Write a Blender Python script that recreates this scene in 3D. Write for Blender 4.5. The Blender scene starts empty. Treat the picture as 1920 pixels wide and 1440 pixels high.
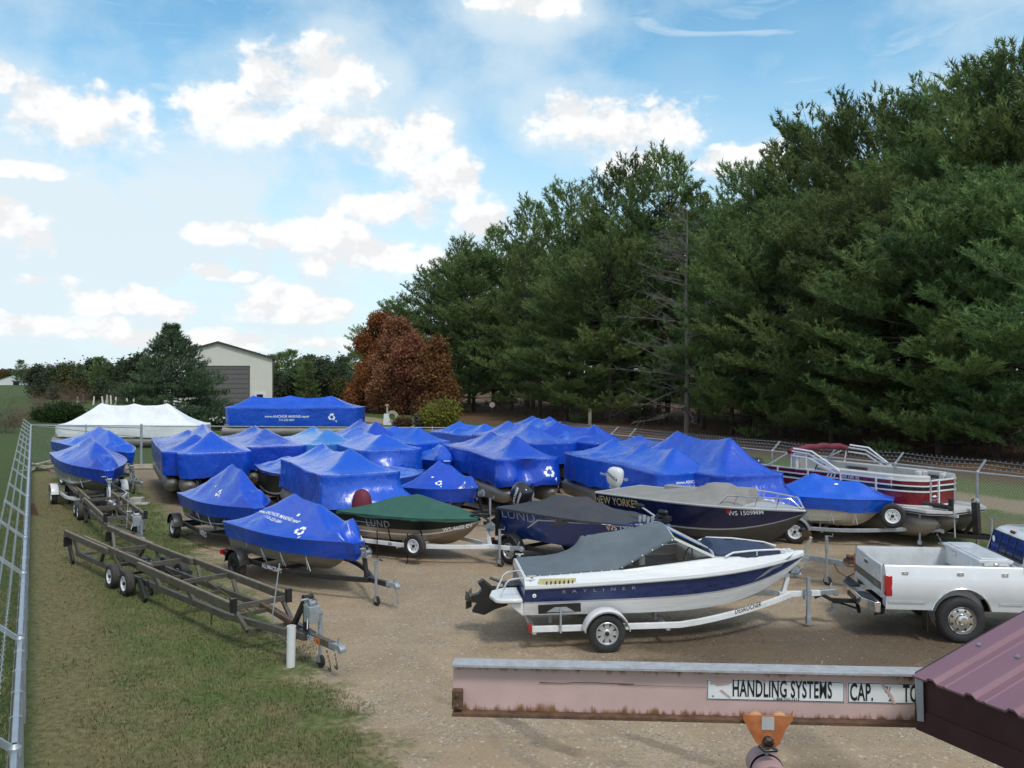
import bpy, bmesh, math, random
import numpy as np
from mathutils import Vector, Matrix, noise
from mathutils.bvhtree import BVHTree
S=bpy.context.scene; COL=S.collection
rnd=random.Random(7)
F,HOR,CZ=1650.0,702.0,4.7
def P(px,py,z=0.0):
    """world point at height z that lies on the sight line through a photo point"""
    y=(CZ-z)*F/(py-HOR); return Vector(((px-960)/F*y,y,z))
def Pd(px,py,y):
    return Vector(((px-960)/F*y,y,CZ-(py-HOR)*y/F))
R=math.radians
# fence frame: D runs along the lot away from the viewer, N across it
FA=math.atan(897/1650.0)
FD=Vector((-math.sin(FA),math.cos(FA),0)); FN=Vector((math.cos(FA),math.sin(FA),0))
def NF(n,d,z=0): 
    p=FN*n+FD*d; return Vector((p.x,p.y,z))
# ------------------------------------------------------------ materials
MATS={}
def nd(nt,t,loc=None,**kw):
    n=nt.nodes.new(t)
    for k,v in kw.items(): setattr(n,k,v)
    return n
def M(name,col,rough=.5,metal=0,var=.12,vs=4.0,bump=0,bs=60.0,spec=.5,coat=0,col2=None,stretch=None,dirt=0,dirtcol=(.12,.09,.06),rvar=.1,sheen=0,trans=0,detail=5):
    if name in MATS: return MATS[name]
    m=bpy.data.materials.new(name); m.use_nodes=True; nt=m.node_tree; nt.nodes.clear()
    out=nd(nt,'ShaderNodeOutputMaterial'); b=nd(nt,'ShaderNodeBsdfPrincipled'); L=nt.links
    L.new(b.outputs[0],out.inputs[0])
    b.inputs['Roughness'].default_value=rough; b.inputs['Metallic'].default_value=metal
    b.inputs['Specular IOR Level'].default_value=spec
    b.inputs['Coat Weight'].default_value=coat; b.inputs['Coat Roughness'].default_value=.08
    if trans: b.inputs['Transmission Weight'].default_value=trans
    tc=nd(nt,'ShaderNodeTexCoord'); mp=nd(nt,'ShaderNodeMapping'); L.new(tc.outputs['Object'],mp.inputs[0])
    if stretch: mp.inputs['Scale'].default_value=stretch
    n=nd(nt,'ShaderNodeTexNoise'); n.inputs['Scale'].default_value=vs; n.inputs['Detail'].default_value=detail; n.inputs['Roughness'].default_value=.62
    L.new(mp.outputs[0],n.inputs['Vector'])
    mr=nd(nt,'ShaderNodeMapRange'); mr.inputs[1].default_value=.3; mr.inputs[2].default_value=.7; L.new(n.outputs[0],mr.inputs[0])
    mx=nd(nt,'ShaderNodeMix',data_type='RGBA'); L.new(mr.outputs[0],mx.inputs[0])
    c=tuple(col)
    a=tuple(x*(1-var) for x in c); d=tuple(min(1,x*(1+var)) for x in c) if col2 is None else tuple(col2)
    mx.inputs[6].default_value=(*a,1); mx.inputs[7].default_value=(*d,1)
    res=mx.outputs[2]
    if dirt:
        n2=nd(nt,'ShaderNodeTexNoise'); n2.inputs['Scale'].default_value=vs*.55; n2.inputs['Detail'].default_value=8; n2.inputs['Roughness'].default_value=.7
        L.new(mp.outputs[0],n2.inputs['Vector'])
        r2=nd(nt,'ShaderNodeMapRange'); r2.inputs[1].default_value=.48; r2.inputs[2].default_value=.75; r2.inputs[4].default_value=dirt; L.new(n2.outputs[0],r2.inputs[0])
        m2=nd(nt,'ShaderNodeMix',data_type='RGBA'); L.new(r2.outputs[0],m2.inputs[0]); L.new(res,m2.inputs[6]); m2.inputs[7].default_value=(*dirtcol,1); res=m2.outputs[2]
    L.new(res,b.inputs['Base Color'])
    if rvar:
        r3=nd(nt,'ShaderNodeMapRange'); r3.inputs[1].default_value=.3; r3.inputs[2].default_value=.7
        r3.inputs[3].default_value=max(.02,rough-rvar); r3.inputs[4].default_value=min(1,rough+rvar); L.new(n.outputs[0],r3.inputs[0]); L.new(r3.outputs[0],b.inputs['Roughness'])
    if bump:
        n3=nd(nt,'ShaderNodeTexNoise'); n3.inputs['Scale'].default_value=bs; n3.inputs['Detail'].default_value=4
        L.new(mp.outputs[0],n3.inputs['Vector'])
        bp=nd(nt,'ShaderNodeBump'); bp.inputs['Strength'].default_value=bump; bp.inputs['Distance'].default_value=.02
        L.new(n3.outputs[0],bp.inputs['Height']); L.new(bp.outputs[0],b.inputs['Normal'])
    MATS[name]=m; return m
def shrink_mat(name,col,rough=.27,col2=None):
    m=M(name,col,rough,var=.1,vs=1.2,rvar=.07,spec=.55,col2=col2,coat=.35)
    [n for n in m.node_tree.nodes if n.type=='BSDF_PRINCIPLED'][0].inputs['Coat Roughness'].default_value=.2
    nt=m.node_tree; b=[n for n in nt.nodes if n.type=='BSDF_PRINCIPLED'][0]; L=nt.links
    bc=b.inputs['Base Color'].links[0].from_socket; hs=nd(nt,'ShaderNodeHueSaturation'); oi=nd(nt,'ShaderNodeObjectInfo'); mr=nd(nt,'ShaderNodeMapRange'); L.new(oi.outputs['Random'],mr.inputs[0]); mr.inputs[3].default_value=.84; mr.inputs[4].default_value=1.10; L.new(mr.outputs[0],hs.inputs['Value']); L.new(bc,hs.inputs['Color']); L.new(hs.outputs[0],b.inputs['Base Color'])
    mr2=nd(nt,'ShaderNodeMapRange'); L.new(oi.outputs['Random'],mr2.inputs[0]); mr2.inputs[3].default_value=.506; mr2.inputs[4].default_value=.496; L.new(mr2.outputs[0],hs.inputs['Hue'])
    tc=nd(nt,'ShaderNodeTexCoord')
    mp=nd(nt,'ShaderNodeMapping'); mp.inputs['Scale'].default_value=(1,2.6,1.6); L.new(tc.outputs['Object'],mp.inputs[0])
    n1=nd(nt,'ShaderNodeTexNoise'); n1.inputs['Scale'].default_value=1.5; n1.inputs['Detail'].default_value=5; n1.inputs['Roughness'].default_value=.5; n1.inputs['Distortion'].default_value=.6
    L.new(mp.outputs[0],n1.inputs['Vector'])
    n2=nd(nt,'ShaderNodeTexNoise'); n2.inputs['Scale'].default_value=9; n2.inputs['Detail'].default_value=4; n2.inputs['Distortion'].default_value=1.2
    L.new(mp.outputs[0],n2.inputs['Vector'])
    ma=nd(nt,'ShaderNodeMath',operation='MULTIPLY_ADD'); L.new(n2.outputs[0],ma.inputs[0]); ma.inputs[1].default_value=.13; L.new(n1.outputs[0],ma.inputs[2])
    bp=nd(nt,'ShaderNodeBump'); bp.inputs['Strength'].default_value=.42; bp.inputs['Distance'].default_value=.11
    L.new(ma.outputs[0],bp.inputs['Height']); L.new(bp.outputs[0],b.inputs['Normal'])
    return m
BLUE=shrink_mat('blue_shrink_wrap',(.005,.072,.52))
BLUE2=shrink_mat('pale_blue_shrink_wrap',(.03,.16,.52))
WHITEWRAP=shrink_mat('white_shrink_wrap',(.74,.76,.78),.4)
ALU=M('hull_aluminium',(.36,.35,.32),.42,.75,vs=2,dirt=.35,stretch=(1,1,5))
ALUD=M('dull_aluminium',(.30,.28,.25),.5,.55,vs=2,dirt=.5,stretch=(.6,1,5))
TANALU=M('tan_hull_aluminium',(.30,.235,.17),.4,.45,vs=2,dirt=.3,stretch=(.6,1,5))
CREAM=M('cream_gelcoat',(.66,.63,.54),.3,var=.06,coat=.3,dirt=.12,stretch=(.4,1,4))
WHITEG=M('white_gelcoat',(.66,.67,.67),.28,var=.05,coat=.35,dirt=.07,dirtcol=(.4,.36,.28),stretch=(.4,1,4))
NAVY=M('navy_gelcoat',(.008,.014,.06),.22,var=.25,coat=.5,vs=3)
NAVYF=M('faded_navy_band',(.02,.035,.12),.35,var=.35,coat=.2,vs=5,stretch=(1,1,3))
BLUEP=M('blue_hull_paint',(.010,.032,.145),.22,var=.2,coat=.5)
BLACKG=M('black_green_paint',(.010,.014,.012),.38,var=.25,spec=.35)
BLACKP=M('black_gloss_paint',(.012,.012,.014),.22,coat=.5)
DGREY=M('hull_bottom_grey',(.075,.068,.058),.55,var=.25,dirt=.3)
GREYS=M('grey_pinstripe',(.4,.41,.42),.4)
RUB=M('tyre_rubber',(.02,.02,.021),.75,var=.3,vs=9,dirt=.35,dirtcol=(.08,.065,.05),bump=.15,bs=80)
TREAD=M('dusty_tread',(.06,.053,.045),.9,var=.3,vs=20,bump=.8,bs=45)
WRIM=M('white_rim_paint',(.72,.74,.76),.35,var=.05,dirt=.12)
GRIM=M('galvanised_rim',(.5,.51,.52),.4,.6)
CHROME=M('chrome',(.7,.7,.7),.15,.95,rvar=.06)
GALV=M('galvanised_steel',(.42,.46,.50),.42,.75,var=.12,vs=7,dirt=.15,dirtcol=(.2,.2,.2))
GALVD=M('dull_galvanised',(.36,.39,.42),.5,.55,var=.15,vs=7)
BSTEEL=M('black_steel',(.016,.016,.017),.45,var=.3,dirt=.25)
BRSTEEL=M('weathered_brown_steel',(.070,.060,.048),.5,var=.3,vs=6,dirt=.4,dirtcol=(.15,.12,.085),bump=.15,bs=90,col2=(.115,.10,.078))
BRTOP=M('worn_carpet_bunk',(.19,.155,.115),.85,var=.25,vs=8)
WSTEEL=M('white_painted_steel',(.7,.71,.72),.35,var=.06,dirt=.2,dirtcol=(.25,.17,.1))
RUST=M('rusty_steel',(.11,.06,.035),.8,var=.5,vs=14,bump=.3)
BLACK=M('black_plastic',(.014,.014,.015),.4,var=.2)
DARK=M('dark_cavity',(.006,.006,.006),.9)
SLATE=M('slate_canvas',(.115,.140,.160),.8,var=.12,vs=3,bump=.12,bs=7,dirt=.12,dirtcol=(.2,.2,.2),spec=.25)
DGCAN=M('dark_grey_canvas',(.058,.060,.070),.8,var=.15,vs=4,bump=.25,bs=6,spec=.25)
TCAN=M('tan_grey_canvas',(.25,.24,.225),.85,var=.1,vs=3,bump=.2,bs=5,spec=.2)
GCAN=M('green_canvas',(.035,.105,.080),.75,var=.15,vs=3,bump=.25,bs=5,spec=.3)
BCAN=M('blue_bow_canvas',(.04,.055,.10),.8,var=.15,vs=4,bump=.15,bs=8,spec=.25)
BURG=M('burgundy_canvas',(.13,.012,.028),.7,var=.15,bump=.15,bs=9)
BURGP=M('burgundy_panel',(.15,.008,.014),.25,var=.15,coat=.4)
VINYL=M('grey_vinyl',(.50,.50,.49),.5,var=.05)
VINYLD=M('taupe_vinyl',(.27,.26,.25),.55,var=.08)
WMARK=M('white_lettering',(.8,.82,.85),.5,var=.02)
GOLD=M('gold_lettering',(.55,.42,.16),.4,var=.1)
KMARK=M('black_lettering',(.012,.012,.012),.5)
SMARK=M('silver_lettering',(.32,.33,.36),.35,.3)
REDM=M('red_sticker',(.4,.02,.03),.5)
AMBER=M('amber_lens',(.45,.12,.03),.25,coat=.4)
REDL=M('red_lens',(.38,.006,.012),.15,coat=.6,var=.15)
TRUCKW=M('white_truck_paint',(.62,.635,.655),.22,var=.03,coat=.5,dirt=.05,dirtcol=(.3,.27,.22))
BEDW=M('worn_bed_paint',(.5,.51,.52),.5,var=.12,dirt=.25,dirtcol=(.2,.18,.15))
DIAM=M('diamond_plate',(.66,.68,.70),.42,.35,bump=.5,bs=70)
GLASSD=M('dark_tinted_glass',(.008,.012,.03),.06,spec=.8,rvar=0)
YELV=M('yellowed_vent',(.58,.52,.28),.5)
CONC=M('concrete',(.42,.41,.38),.85,bump=.3)
PVC=M('white_pipe',(.68,.70,.70),.4,var=.08,dirt=.3,stretch=(1,1,.6))
def glass():
    m=bpy.data.materials.new('windshield_glass'); m.use_nodes=True; nt=m.node_tree; nt.nodes.clear()
    o=nd(nt,'ShaderNodeOutputMaterial'); a=nd(nt,'ShaderNodeBsdfTransparent'); g=nd(nt,'ShaderNodeBsdfGlossy'); x=nd(nt,'ShaderNodeMixShader')
    a.inputs[0].default_value=(.80,.84,.85,1); g.inputs['Roughness'].default_value=.04; g.inputs[0].default_value=(.8,.85,.9,1)
    fr=nd(nt,'ShaderNodeFresnel'); ma=nd(nt,'ShaderNodeMath',operation='MULTIPLY_ADD'); ma.inputs[1].default_value=1; ma.inputs[2].default_value=.04
    nt.links.new(fr.outputs[0],ma.inputs[0]); nt.links.new(ma.outputs[0],x.inputs[0]); nt.links.new(a.outputs[0],x.inputs[1]); nt.links.new(g.outputs[0],x.inputs[2]); nt.links.new(x.outputs[0],o.inputs[0])
    return m
GLASS=glass()
# ------------------------------------------------------------ mesh builder
class MB:
    def __init__(s): s.v=[]; s.f=[]; s.m=[]
    def add(s,vs,fs,mi=0):
        o=len(s.v); s.v+= [tuple(p) for p in vs]; s.f+=[tuple(i+o for i in f) for f in fs]
        s.m+= mi if isinstance(mi,list) else [mi]*len(fs)
    def box(s,c,d,mi=0,rz=0,ry=0,taper=1.0):
        x,y,z=d[0]/2,d[1]/2,d[2]/2; mt=Matrix.Rotation(rz,3,'Z')@Matrix.Rotation(ry,3,'Y'); c=Vector(c)
        vs=[c+mt@Vector((a*x*(taper if e>0 else 1),b*y*(taper if e>0 else 1),e*z)) for e in(-1,1) for b in(-1,1) for a in(-1,1)]
        s.add(vs,[(0,2,3,1),(4,5,7,6),(0,1,5,4),(2,6,7,3),(0,4,6,2),(1,3,7,5)],mi)
    def bar(s,a,b,w,h,mi=0,up=(0,0,1)):
        a,b=Vector(a),Vector(b); t=(b-a).normalized(); u=Vector(up)
        if abs(t.dot(u))>.98: u=Vector((1,0,0))
        r=t.cross(u).normalized()*w/2; u=r.cross(t).normalized()*h/2
        vs=[p+i*r+j*u for p in(a,b) for j in(-1,1) for i in(-1,1)]
        s.add(vs,[(0,2,3,1),(4,5,7,6),(0,1,5,4),(2,6,7,3),(0,4,6,2),(1,3,7,5)],mi)
    def tube(s,pts,r,n=8,mi=0,cap=True):
        pts=[Vector(p) for p in pts]; k=len(pts); rs=[float(q) for q in r] if isinstance(r,(list,tuple)) else [float(r)]*k
        T=[(pts[min(i+1,k-1)]-pts[max(i-1,0)]).normalized() for i in range(k)]
        u=T[0].orthogonal().normalized(); vs=[]
        for i in range(k):
            u=(u-T[i]*u.dot(T[i])); u=u.normalized() if u.length>1e-6 else T[i].orthogonal().normalized()
            w=T[i].cross(u)
            vs+=[pts[i]+rs[i]*(math.cos(2*math.pi*j/n)*u+math.sin(2*math.pi*j/n)*w) for j in range(n)]
        fs=[(i*n+j,i*n+(j+1)%n,(i+1)*n+(j+1)%n,(i+1)*n+j) for i in range(k-1) for j in range(n)]
        if cap: fs+=[tuple(range(n-1,-1,-1)),tuple(range((k-1)*n,k*n))]
        s.add(vs,fs,mi)
    def lathe(s,prof,axis='y',c=(0,0,0),n=28,mi=0):
        c=Vector(c); vs=[]
        for a,r in prof:
            for j in range(n):
                q=2*math.pi*j/n; x,z=r*math.cos(q),r*math.sin(q)
                vs.append(c+(Vector((x,a,z)) if axis=='y' else Vector((a,x,z)) if axis=='x' else Vector((x,z,a))))
        k=len(prof); fs=[(i*n+j,i*n+(j+1)%n,(i+1)*n+(j+1)%n,(i+1)*n+j) for i in range(k-1) for j in range(n)]
        ml=[]
        for i in range(k-1): ml+=[mi[i] if isinstance(mi,list) else mi]*n
        s.add(vs,fs,ml)
    def prism(s,poly,a,b,plane='xz',mi=0):
        f={'xz':lambda p,t:(p[0],t,p[1]),'xy':lambda p,t:(p[0],p[1],t),'yz':lambda p,t:(t,p[0],p[1])}[plane]
        n=len(poly); vs=[f(p,a) for p in poly]+[f(p,b) for p in poly]
        s.add(vs,[tuple(range(n)),tuple(range(2*n-1,n-1,-1))]+[(i,i+n,(i+1)%n+n,(i+1)%n) for i in range(n)],mi)
    def grid(s,A,mi=0,loop=False):
        n,m=A.shape[:2]; vs=[tuple(p) for p in A.reshape(-1,3)]; mm=m if loop else m-1
        fs=[(i*m+j,i*m+(j+1)%m,(i+1)*m+(j+1)%m,(i+1)*m+j) for i in range(n-1) for j in range(mm)]
        if callable(mi): ml=[mi(i,j) for i in range(n-1) for j in range(mm)]
        else: ml=[mi]*len(fs)
        s.add(vs,fs,ml)
    def mesh(s,name,mats,ang=38,recalc=True):
        me=bpy.data.meshes.new(name); me.from_pydata(s.v,[],s.f)
        for m in (mats if isinstance(mats,(list,tuple)) else [mats]): me.materials.append(m)
        if any(s.m): me.polygons.foreach_set('material_index',s.m)
        if recalc:
            bm=bmesh.new(); bm.from_mesh(me); bmesh.ops.recalc_face_normals(bm,faces=bm.faces); bm.to_mesh(me); bm.free()
        me.polygons.foreach_set('use_smooth',[True]*len(me.polygons))
        me.set_sharp_from_angle(angle=R(ang)); me.update(); return me
    def build(s,name,mats,parent=None,ang=38,bevel=0,recalc=True,loc=None):
        o=bpy.data.objects.new(name,s.mesh(name,mats,ang,recalc)); COL.objects.link(o); o.parent=parent
        if loc is not None: o.location=loc
        if bevel:
            b=o.modifiers.new('bevel','BEVEL'); b.width=bevel; b.segments=2; b.limit_method='ANGLE'; b.angle_limit=R(40)
        return o
def inst(name,me,parent,loc=(0,0,0),rz=0,sc=None):
    o=bpy.data.objects.new(name,me); COL.objects.link(o); o.parent=parent; o.location=loc; o.rotation_euler=(0,0,rz)
    if sc: o.scale=sc
    return o
def tag(o,label,cat=None,group=None):
    o['label']=label
    if cat: o['category']=cat
    if group: o['group']=group
    return o
def thing(name,label,cat,loc=(0,0,0),rz=0,group=None):
    o=bpy.data.objects.new(name,None); COL.objects.link(o); o.location=loc; o.rotation_euler=(0,0,rz); o.empty_display_size=.2
    return tag(o,label,cat,group)
def struct(o): o['kind']='structure'; return o
# ------------------------------------------------------------ text and decals
def text2d(body,size=1,bold=.0,shear=0,space=1,align='CENTER',sx=1):
    cu=bpy.data.curves.new('t','FONT'); cu.body=body; cu.size=size; cu.offset=bold*size; cu.shear=shear; cu.space_character=space
    cu.align_x=align; cu.align_y='CENTER'; cu.resolution_u=3
    ob=bpy.data.objects.new('t',cu); COL.objects.link(ob); dg=bpy.context.evaluated_depsgraph_get()
    me=bpy.data.meshes.new_from_object(ob.evaluated_get(dg)); bpy.data.objects.remove(ob); bpy.data.curves.remove(cu)
    v=[(p.co.x*sx,p.co.y) for p in me.vertices]; f=[tuple(p.vertices) for p in me.polygons]; bpy.data.meshes.remove(me); return v,f
def join2d(*parts):
    V=[];Fs=[]
    for (v,f),dx,dy in parts:
        o=len(V); V+=[(x+dx,y+dy) for x,y in v]; Fs+=[tuple(i+o for i in t) for t in f]
    return V,Fs
def rect2d(w,h): return [(-w/2,-h/2),(w/2,-h/2),(w/2,h/2),(-w/2,h/2)],[(0,1,2,3)]
def recycle2d(s=1):
    parts=[]
    for k in range(3):
        a=R(90+120*k); c,sn=math.cos(a),math.sin(a)
        pl=[(-.30,.20),(-.16,.44),(.10,.44),(.10,.52),(.30,.33),(.16,.12),(.08,.20),(-.02,.26),(-.14,.10)]
        pl=[(x,y) for x,y in pl]
        v=[((x*math.cos(R(120*k))-y*math.sin(R(120*k)))*s,(x*math.sin(R(120*k))+y*math.cos(R(120*k)))*s) for x,y in pl]
        parts.append(((v,[(0,1,8),(1,7,8),(1,2,6,7),(2,3,4,5,6)]),0,0))
    parts.append((text2d('4',.42*s,.02),.55*s,-.55*s))
    return join2d(*parts)
def bvh_of(o): 
    dg=None; me=o.data
    return BVHTree.FromPolygons([v.co.copy() for v in me.vertices],[tuple(p.vertices) for p in me.polygons])
def local_ray(o,px,py):
    mw=o.matrix_world.inverted(); c=mw@Vector((0,0,CZ)); d=(mw.to_3x3()@Vector(((px-960)/F,1,-(py-HOR)/F))).normalized()
    return c,d
def wm(o):
    m=o.matrix_basis.copy(); p=o.parent
    while p: m=p.matrix_basis@m; p=p.parent
    return m
def decal(name,o,d2,mat,rdir,hit=None,px=None,off=.006,bv=None,reach=.35,maxedge=.06,parent=None,flat=False):
    """lay a flat outline onto the surface of o, along rdir, at a local point or where a sight line meets it"""
    bv=bv or bvh_of(o)
    if px is not None:
        mw=wm(o).inverted(); c=mw@Vector((0,0,CZ)); d=(mw.to_3x3()@Vector(((px[0]-960)/F,1,-(px[1]-HOR)/F))).normalized()
        h=bv.ray_cast(c,d)
        if h[0] is None: print('DECAL MISS',name,px); return None
        loc,nr=h[0],h[1]
        if nr.dot(d)>0: nr=-nr
    else: loc,nr=Vector(hit[0]),Vector(hit[1]).normalized()
    r=Vector(rdir); r=(r-nr*r.dot(nr)).normalized(); u=nr.cross(r)
    bm=bmesh.new(); V,Fs=d2; bvs=[bm.verts.new((x,y,0)) for x,y in V]
    for f in Fs:
        try: bm.faces.new([bvs[i] for i in f])
        except ValueError: pass
    for _ in range(4):
        es=[e for e in bm.edges if e.calc_length()>maxedge]
        if not es or flat: break
        bmesh.ops.triangulate(bm,faces=bm.faces[:]); es=[e for e in bm.edges if e.calc_length()>maxedge]
        bmesh.ops.subdivide_edges(bm,edges=es,cuts=1)
    for v in bm.verts:
        b=loc+r*v.co.x+u*v.co.y; q=None if flat else bv.ray_cast(b+nr*reach,-nr,reach*2)
        if q is not None and q[0] is not None:
            n2=q[1] if q[1].dot(nr)>0 else -q[1]; v.co=q[0]+n2*off
        else: v.co=b+nr*off
    me=bpy.data.meshes.new(name); bm.to_mesh(me); bm.free(); me.materials.append(mat)
    ob=bpy.data.objects.new(name,me); COL.objects.link(ob); ob.parent=parent or o
    return ob
# ------------------------------------------------------------ small shared pieces
WH={}
def wheel_mesh(r,w,rimr,style):
    k=(r,w,rimr,style)
    if k in WH: return WH[k]
    t=MB(); h=w/2; s=r-rimr
    t.lathe([(-h*.8,rimr),(-h*.98,rimr+s*.25),(-h,rimr+s*.6),(-h*.86,r*.965),(-h*.62,r*.995),(-h*.3,r),(-h*.3,r*.985),(-h*.2,r*.985),(-h*.2,r),(h*.2,r),(h*.2,r*.985),(h*.3,r*.985),(h*.3,r),(h*.62,r*.995),(h*.86,r*.965),(h,rimr+s*.6),(h*.98,rimr+s*.25),(h*.8,rimr)],mi=[0,0,0,0]+[1]*9+[0]*4,n=36)
    tm=t.mesh('tyre',[RUB,TREAD],50)
    m=MB(); q=rimr
    rimm={'white':WRIM,'galv':GRIM,'spoke':GRIM,'steel8':CHROME,'dark':BLACK}[style]
    for sg in(1,-1):
        f=sg*h
        if style=='spoke':
            m.lathe([(f*.86,q*1.03),(f*.92,q*.98),(f*.75,q*.9),(f*.55,q*.86)],n=32)
            for k2 in range(8):
                a=2*math.pi*k2/8; 
                p0=Vector((math.cos(a)*q*.25,f*.62,math.sin(a)*q*.25)); p1=Vector((math.cos(a)*q*.9,f*.6,math.sin(a)*q*.9))
                tv=Vector((-math.sin(a),0,math.cos(a))); w0,w1=q*.16,q*.24
                m.add([p0-tv*w0,p0+tv*w0,p1+tv*w1,p1-tv*w1],[(0,1,2,3)])
            m.lathe([(f*.60,q*.36),(f*.7,q*.30),(f*.72,q*.2)],n=20); m.lathe([(f*.72,q*.2),(f*1.0,q*.17),(f*1.02,.0005)],n=14,mi=1)
            m.lathe([(f*.3,q*.93),(f*.3,.001)],n=20,mi=1)  # black disc standing in for the shade behind the spokes
        elif style=='steel8':
            m.lathe([(f*.86,q*1.03),(f*.94,q*.99),(f*.7,q*.93),(f*.55,q*.82),(f*.62,q*.62),(f*.62,q*.5),(f*.95,q*.47),(f*1.15,q*.42),(f*1.2,q*.3),(f*1.35,q*.24),(f*1.36,.0005)],n=36)
            for k2 in range(8):
                a=2*math.pi*(k2+.5)/8; m.lathe([(f*.64,q*.085),(f*.645,.0005)],c=(math.cos(a)*q*.72,0,math.sin(a)*q*.72),n=10,mi=1)  # black discs standing in for the shade inside the rim holes
        else:
            m.lathe([(f*.86,q*1.03),(f*.93,q*.97),(f*.7,q*.9),(f*.5,q*.8),(f*.58,q*.55),(f*.55,q*.3),(f*.55,.0005)],n=30)
            for k2 in range(5):
                a=2*math.pi*k2/5+.3; m.lathe([(f*.60,q*.09),(f*.605,.0005)],c=(math.cos(a)*q*.5,0,math.sin(a)*q*.5),n=8,mi=1)
            m.lathe([(f*.5,q*.24),(f*.95,q*.2),(f*1.0,.0005)],n=14,mi=1)
    rm=m.mesh('rim',[rimm,BLACK],40); WH[k]=(tm,rm); return WH[k]
def wheel(parent,x,y,r=.32,w=.2,rimr=None,style='white',z=None,lab=None):
    tm,rm=wheel_mesh(r,w,rimr or r*.58,style)
    o=inst('wheel',tm,parent,(x,y,r if z is None else z)); inst('rim',rm,o); 
    if lab: o['label']=lab
    return o
FEN={}
def fender(parent,x,y,r,w,mat,style='round',z=None,two=False):
    k=(r,w,mat.name,style,two)
    if k not in FEN:
        m=MB(); R0=r+.07; A=[]; sp=.0
        n=14; angs=[R(8+164*i/n) for i in range(n+1)]
        row=[(math.cos(a)*R0,math.sin(a)*R0) for a in angs]
        if two: row=[(c+( .42 if c>0.02 else -.42 if c<-.02 else 0),s) for c,s in row]
        A=np.array([[(c*.96,-w/2,s*.96-.02),(c,-w/2,s),(c,-w/2+.02,s+.012),(c,w/2-.02,s+.012),(c,w/2,s),(c*.96,w/2,s*.96-.02)] for c,s in row])
        m.grid(A); A2=A.copy(); A2[:,1:5,2]-=.012; m.grid(A2)
        FEN[k]=m.mesh('fender',[mat],35)
    return inst('fender',FEN[k],parent,(x,y,r if z is None else z))
def jack(parent,x,y,zt,mat,wheelz=.0,name='jack'):
    m=MB(); m.tube([(x,y,.14),(x,y,zt)],.03,10); m.tube([(x,y,zt-.35),(x,y,zt+.02)],.038,10); m.tube([(x,y,zt),(x+.05,y-.02,zt+.03),(x+.16,y-.06,zt+.03),(x+.17,y-.06,zt+.1)],.011,6)
    m.box((x,y,.13),(.1,.06,.1)); m.lathe([(-.025,.095),(-.03,.06),(.03,.06),(.025,.095),(-.025,.095)],c=(x+.02,y,.1),n=18,mi=1)
    return m.build(name,[mat,RUB],parent)
def coupler(parent,x,z,mat):
    m=MB(); m.prism([(x-.3,z-.05),(x-.3,z+.045),(x-.05,z+.06),(x+.02,z+.05),(x+.06,z),(x+.05,z-.06),(x-.02,z-.06),(x-.04,z-.03)],-.05,.05)
    m.bar((x-.1,0,z+.06),(x-.06,0,z+.17),.02,.03)
    return m.build('coupler',[mat],parent,bevel=.008)
def chains(parent,x,z,drop=.28,mat=None):
    for sg in(-1,1):
        m=MB(); n=9
        for i in range(n):
            t=i/n; c=Vector((x-.12+.1*math.sin(t*3.1),sg*.06,z-.05-drop*math.sin(math.pi*min(1,t*.62+.05))))
            a=Vector((.35,0,-1)).normalized(); b=Vector((0,1,0)) if i%2 else Vector((1,0,.3)).normalized()
            m.tube([c+a*.022+b*.01,c+a*.022-b*.01,c-a*.022-b*.01,c-a*.022+b*.01,c+a*.022+b*.01],.0045,5,cap=False)
        m.build('safety_chain',[mat or GALVD],parent)
def winch(parent,x,y,z,post,mat,mat2=GALVD):
    """post: list of points of the winch stand"""
    m=MB()
    for a,b in zip(post[:-1],post[1:]): m.bar(a,b,.075,.075)
    o=m.build('winch_stand',[mat],parent,bevel=.006)
    w=MB(); w.lathe([(-.06,.085),(-.055,.04),(.055,.04),(.06,.085)],c=(x,y,z),n=18); w.lathe([(-.08,.1),(-.07,.1),(-.07,.001)],c=(x,y,z),n=18); w.box((x-.02,y,z-.08),(.16,.14,.06)); w.tube([(x,y-.08,z),(x,y-.14,z),(x+.14,y-.14,z+.12),(x+.14,y-.24,z+.12)],.011,6); w.tube([(x,y-.2,z) if 0 else (x+.14,y-.17,z+.12),(x+.14,y-.27,z+.12)],.018,8)
    w.build('winch',[mat2],o)
    rl=MB(); rl.lathe([(-.09,.02),(-.085,.05),(-.03,.036),(.03,.036),(.085,.05),(.09,.02)],c=(x-.12,y,z+.08),n=16); rl.build('bow_stop',[RUB],o)
    return o
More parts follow.
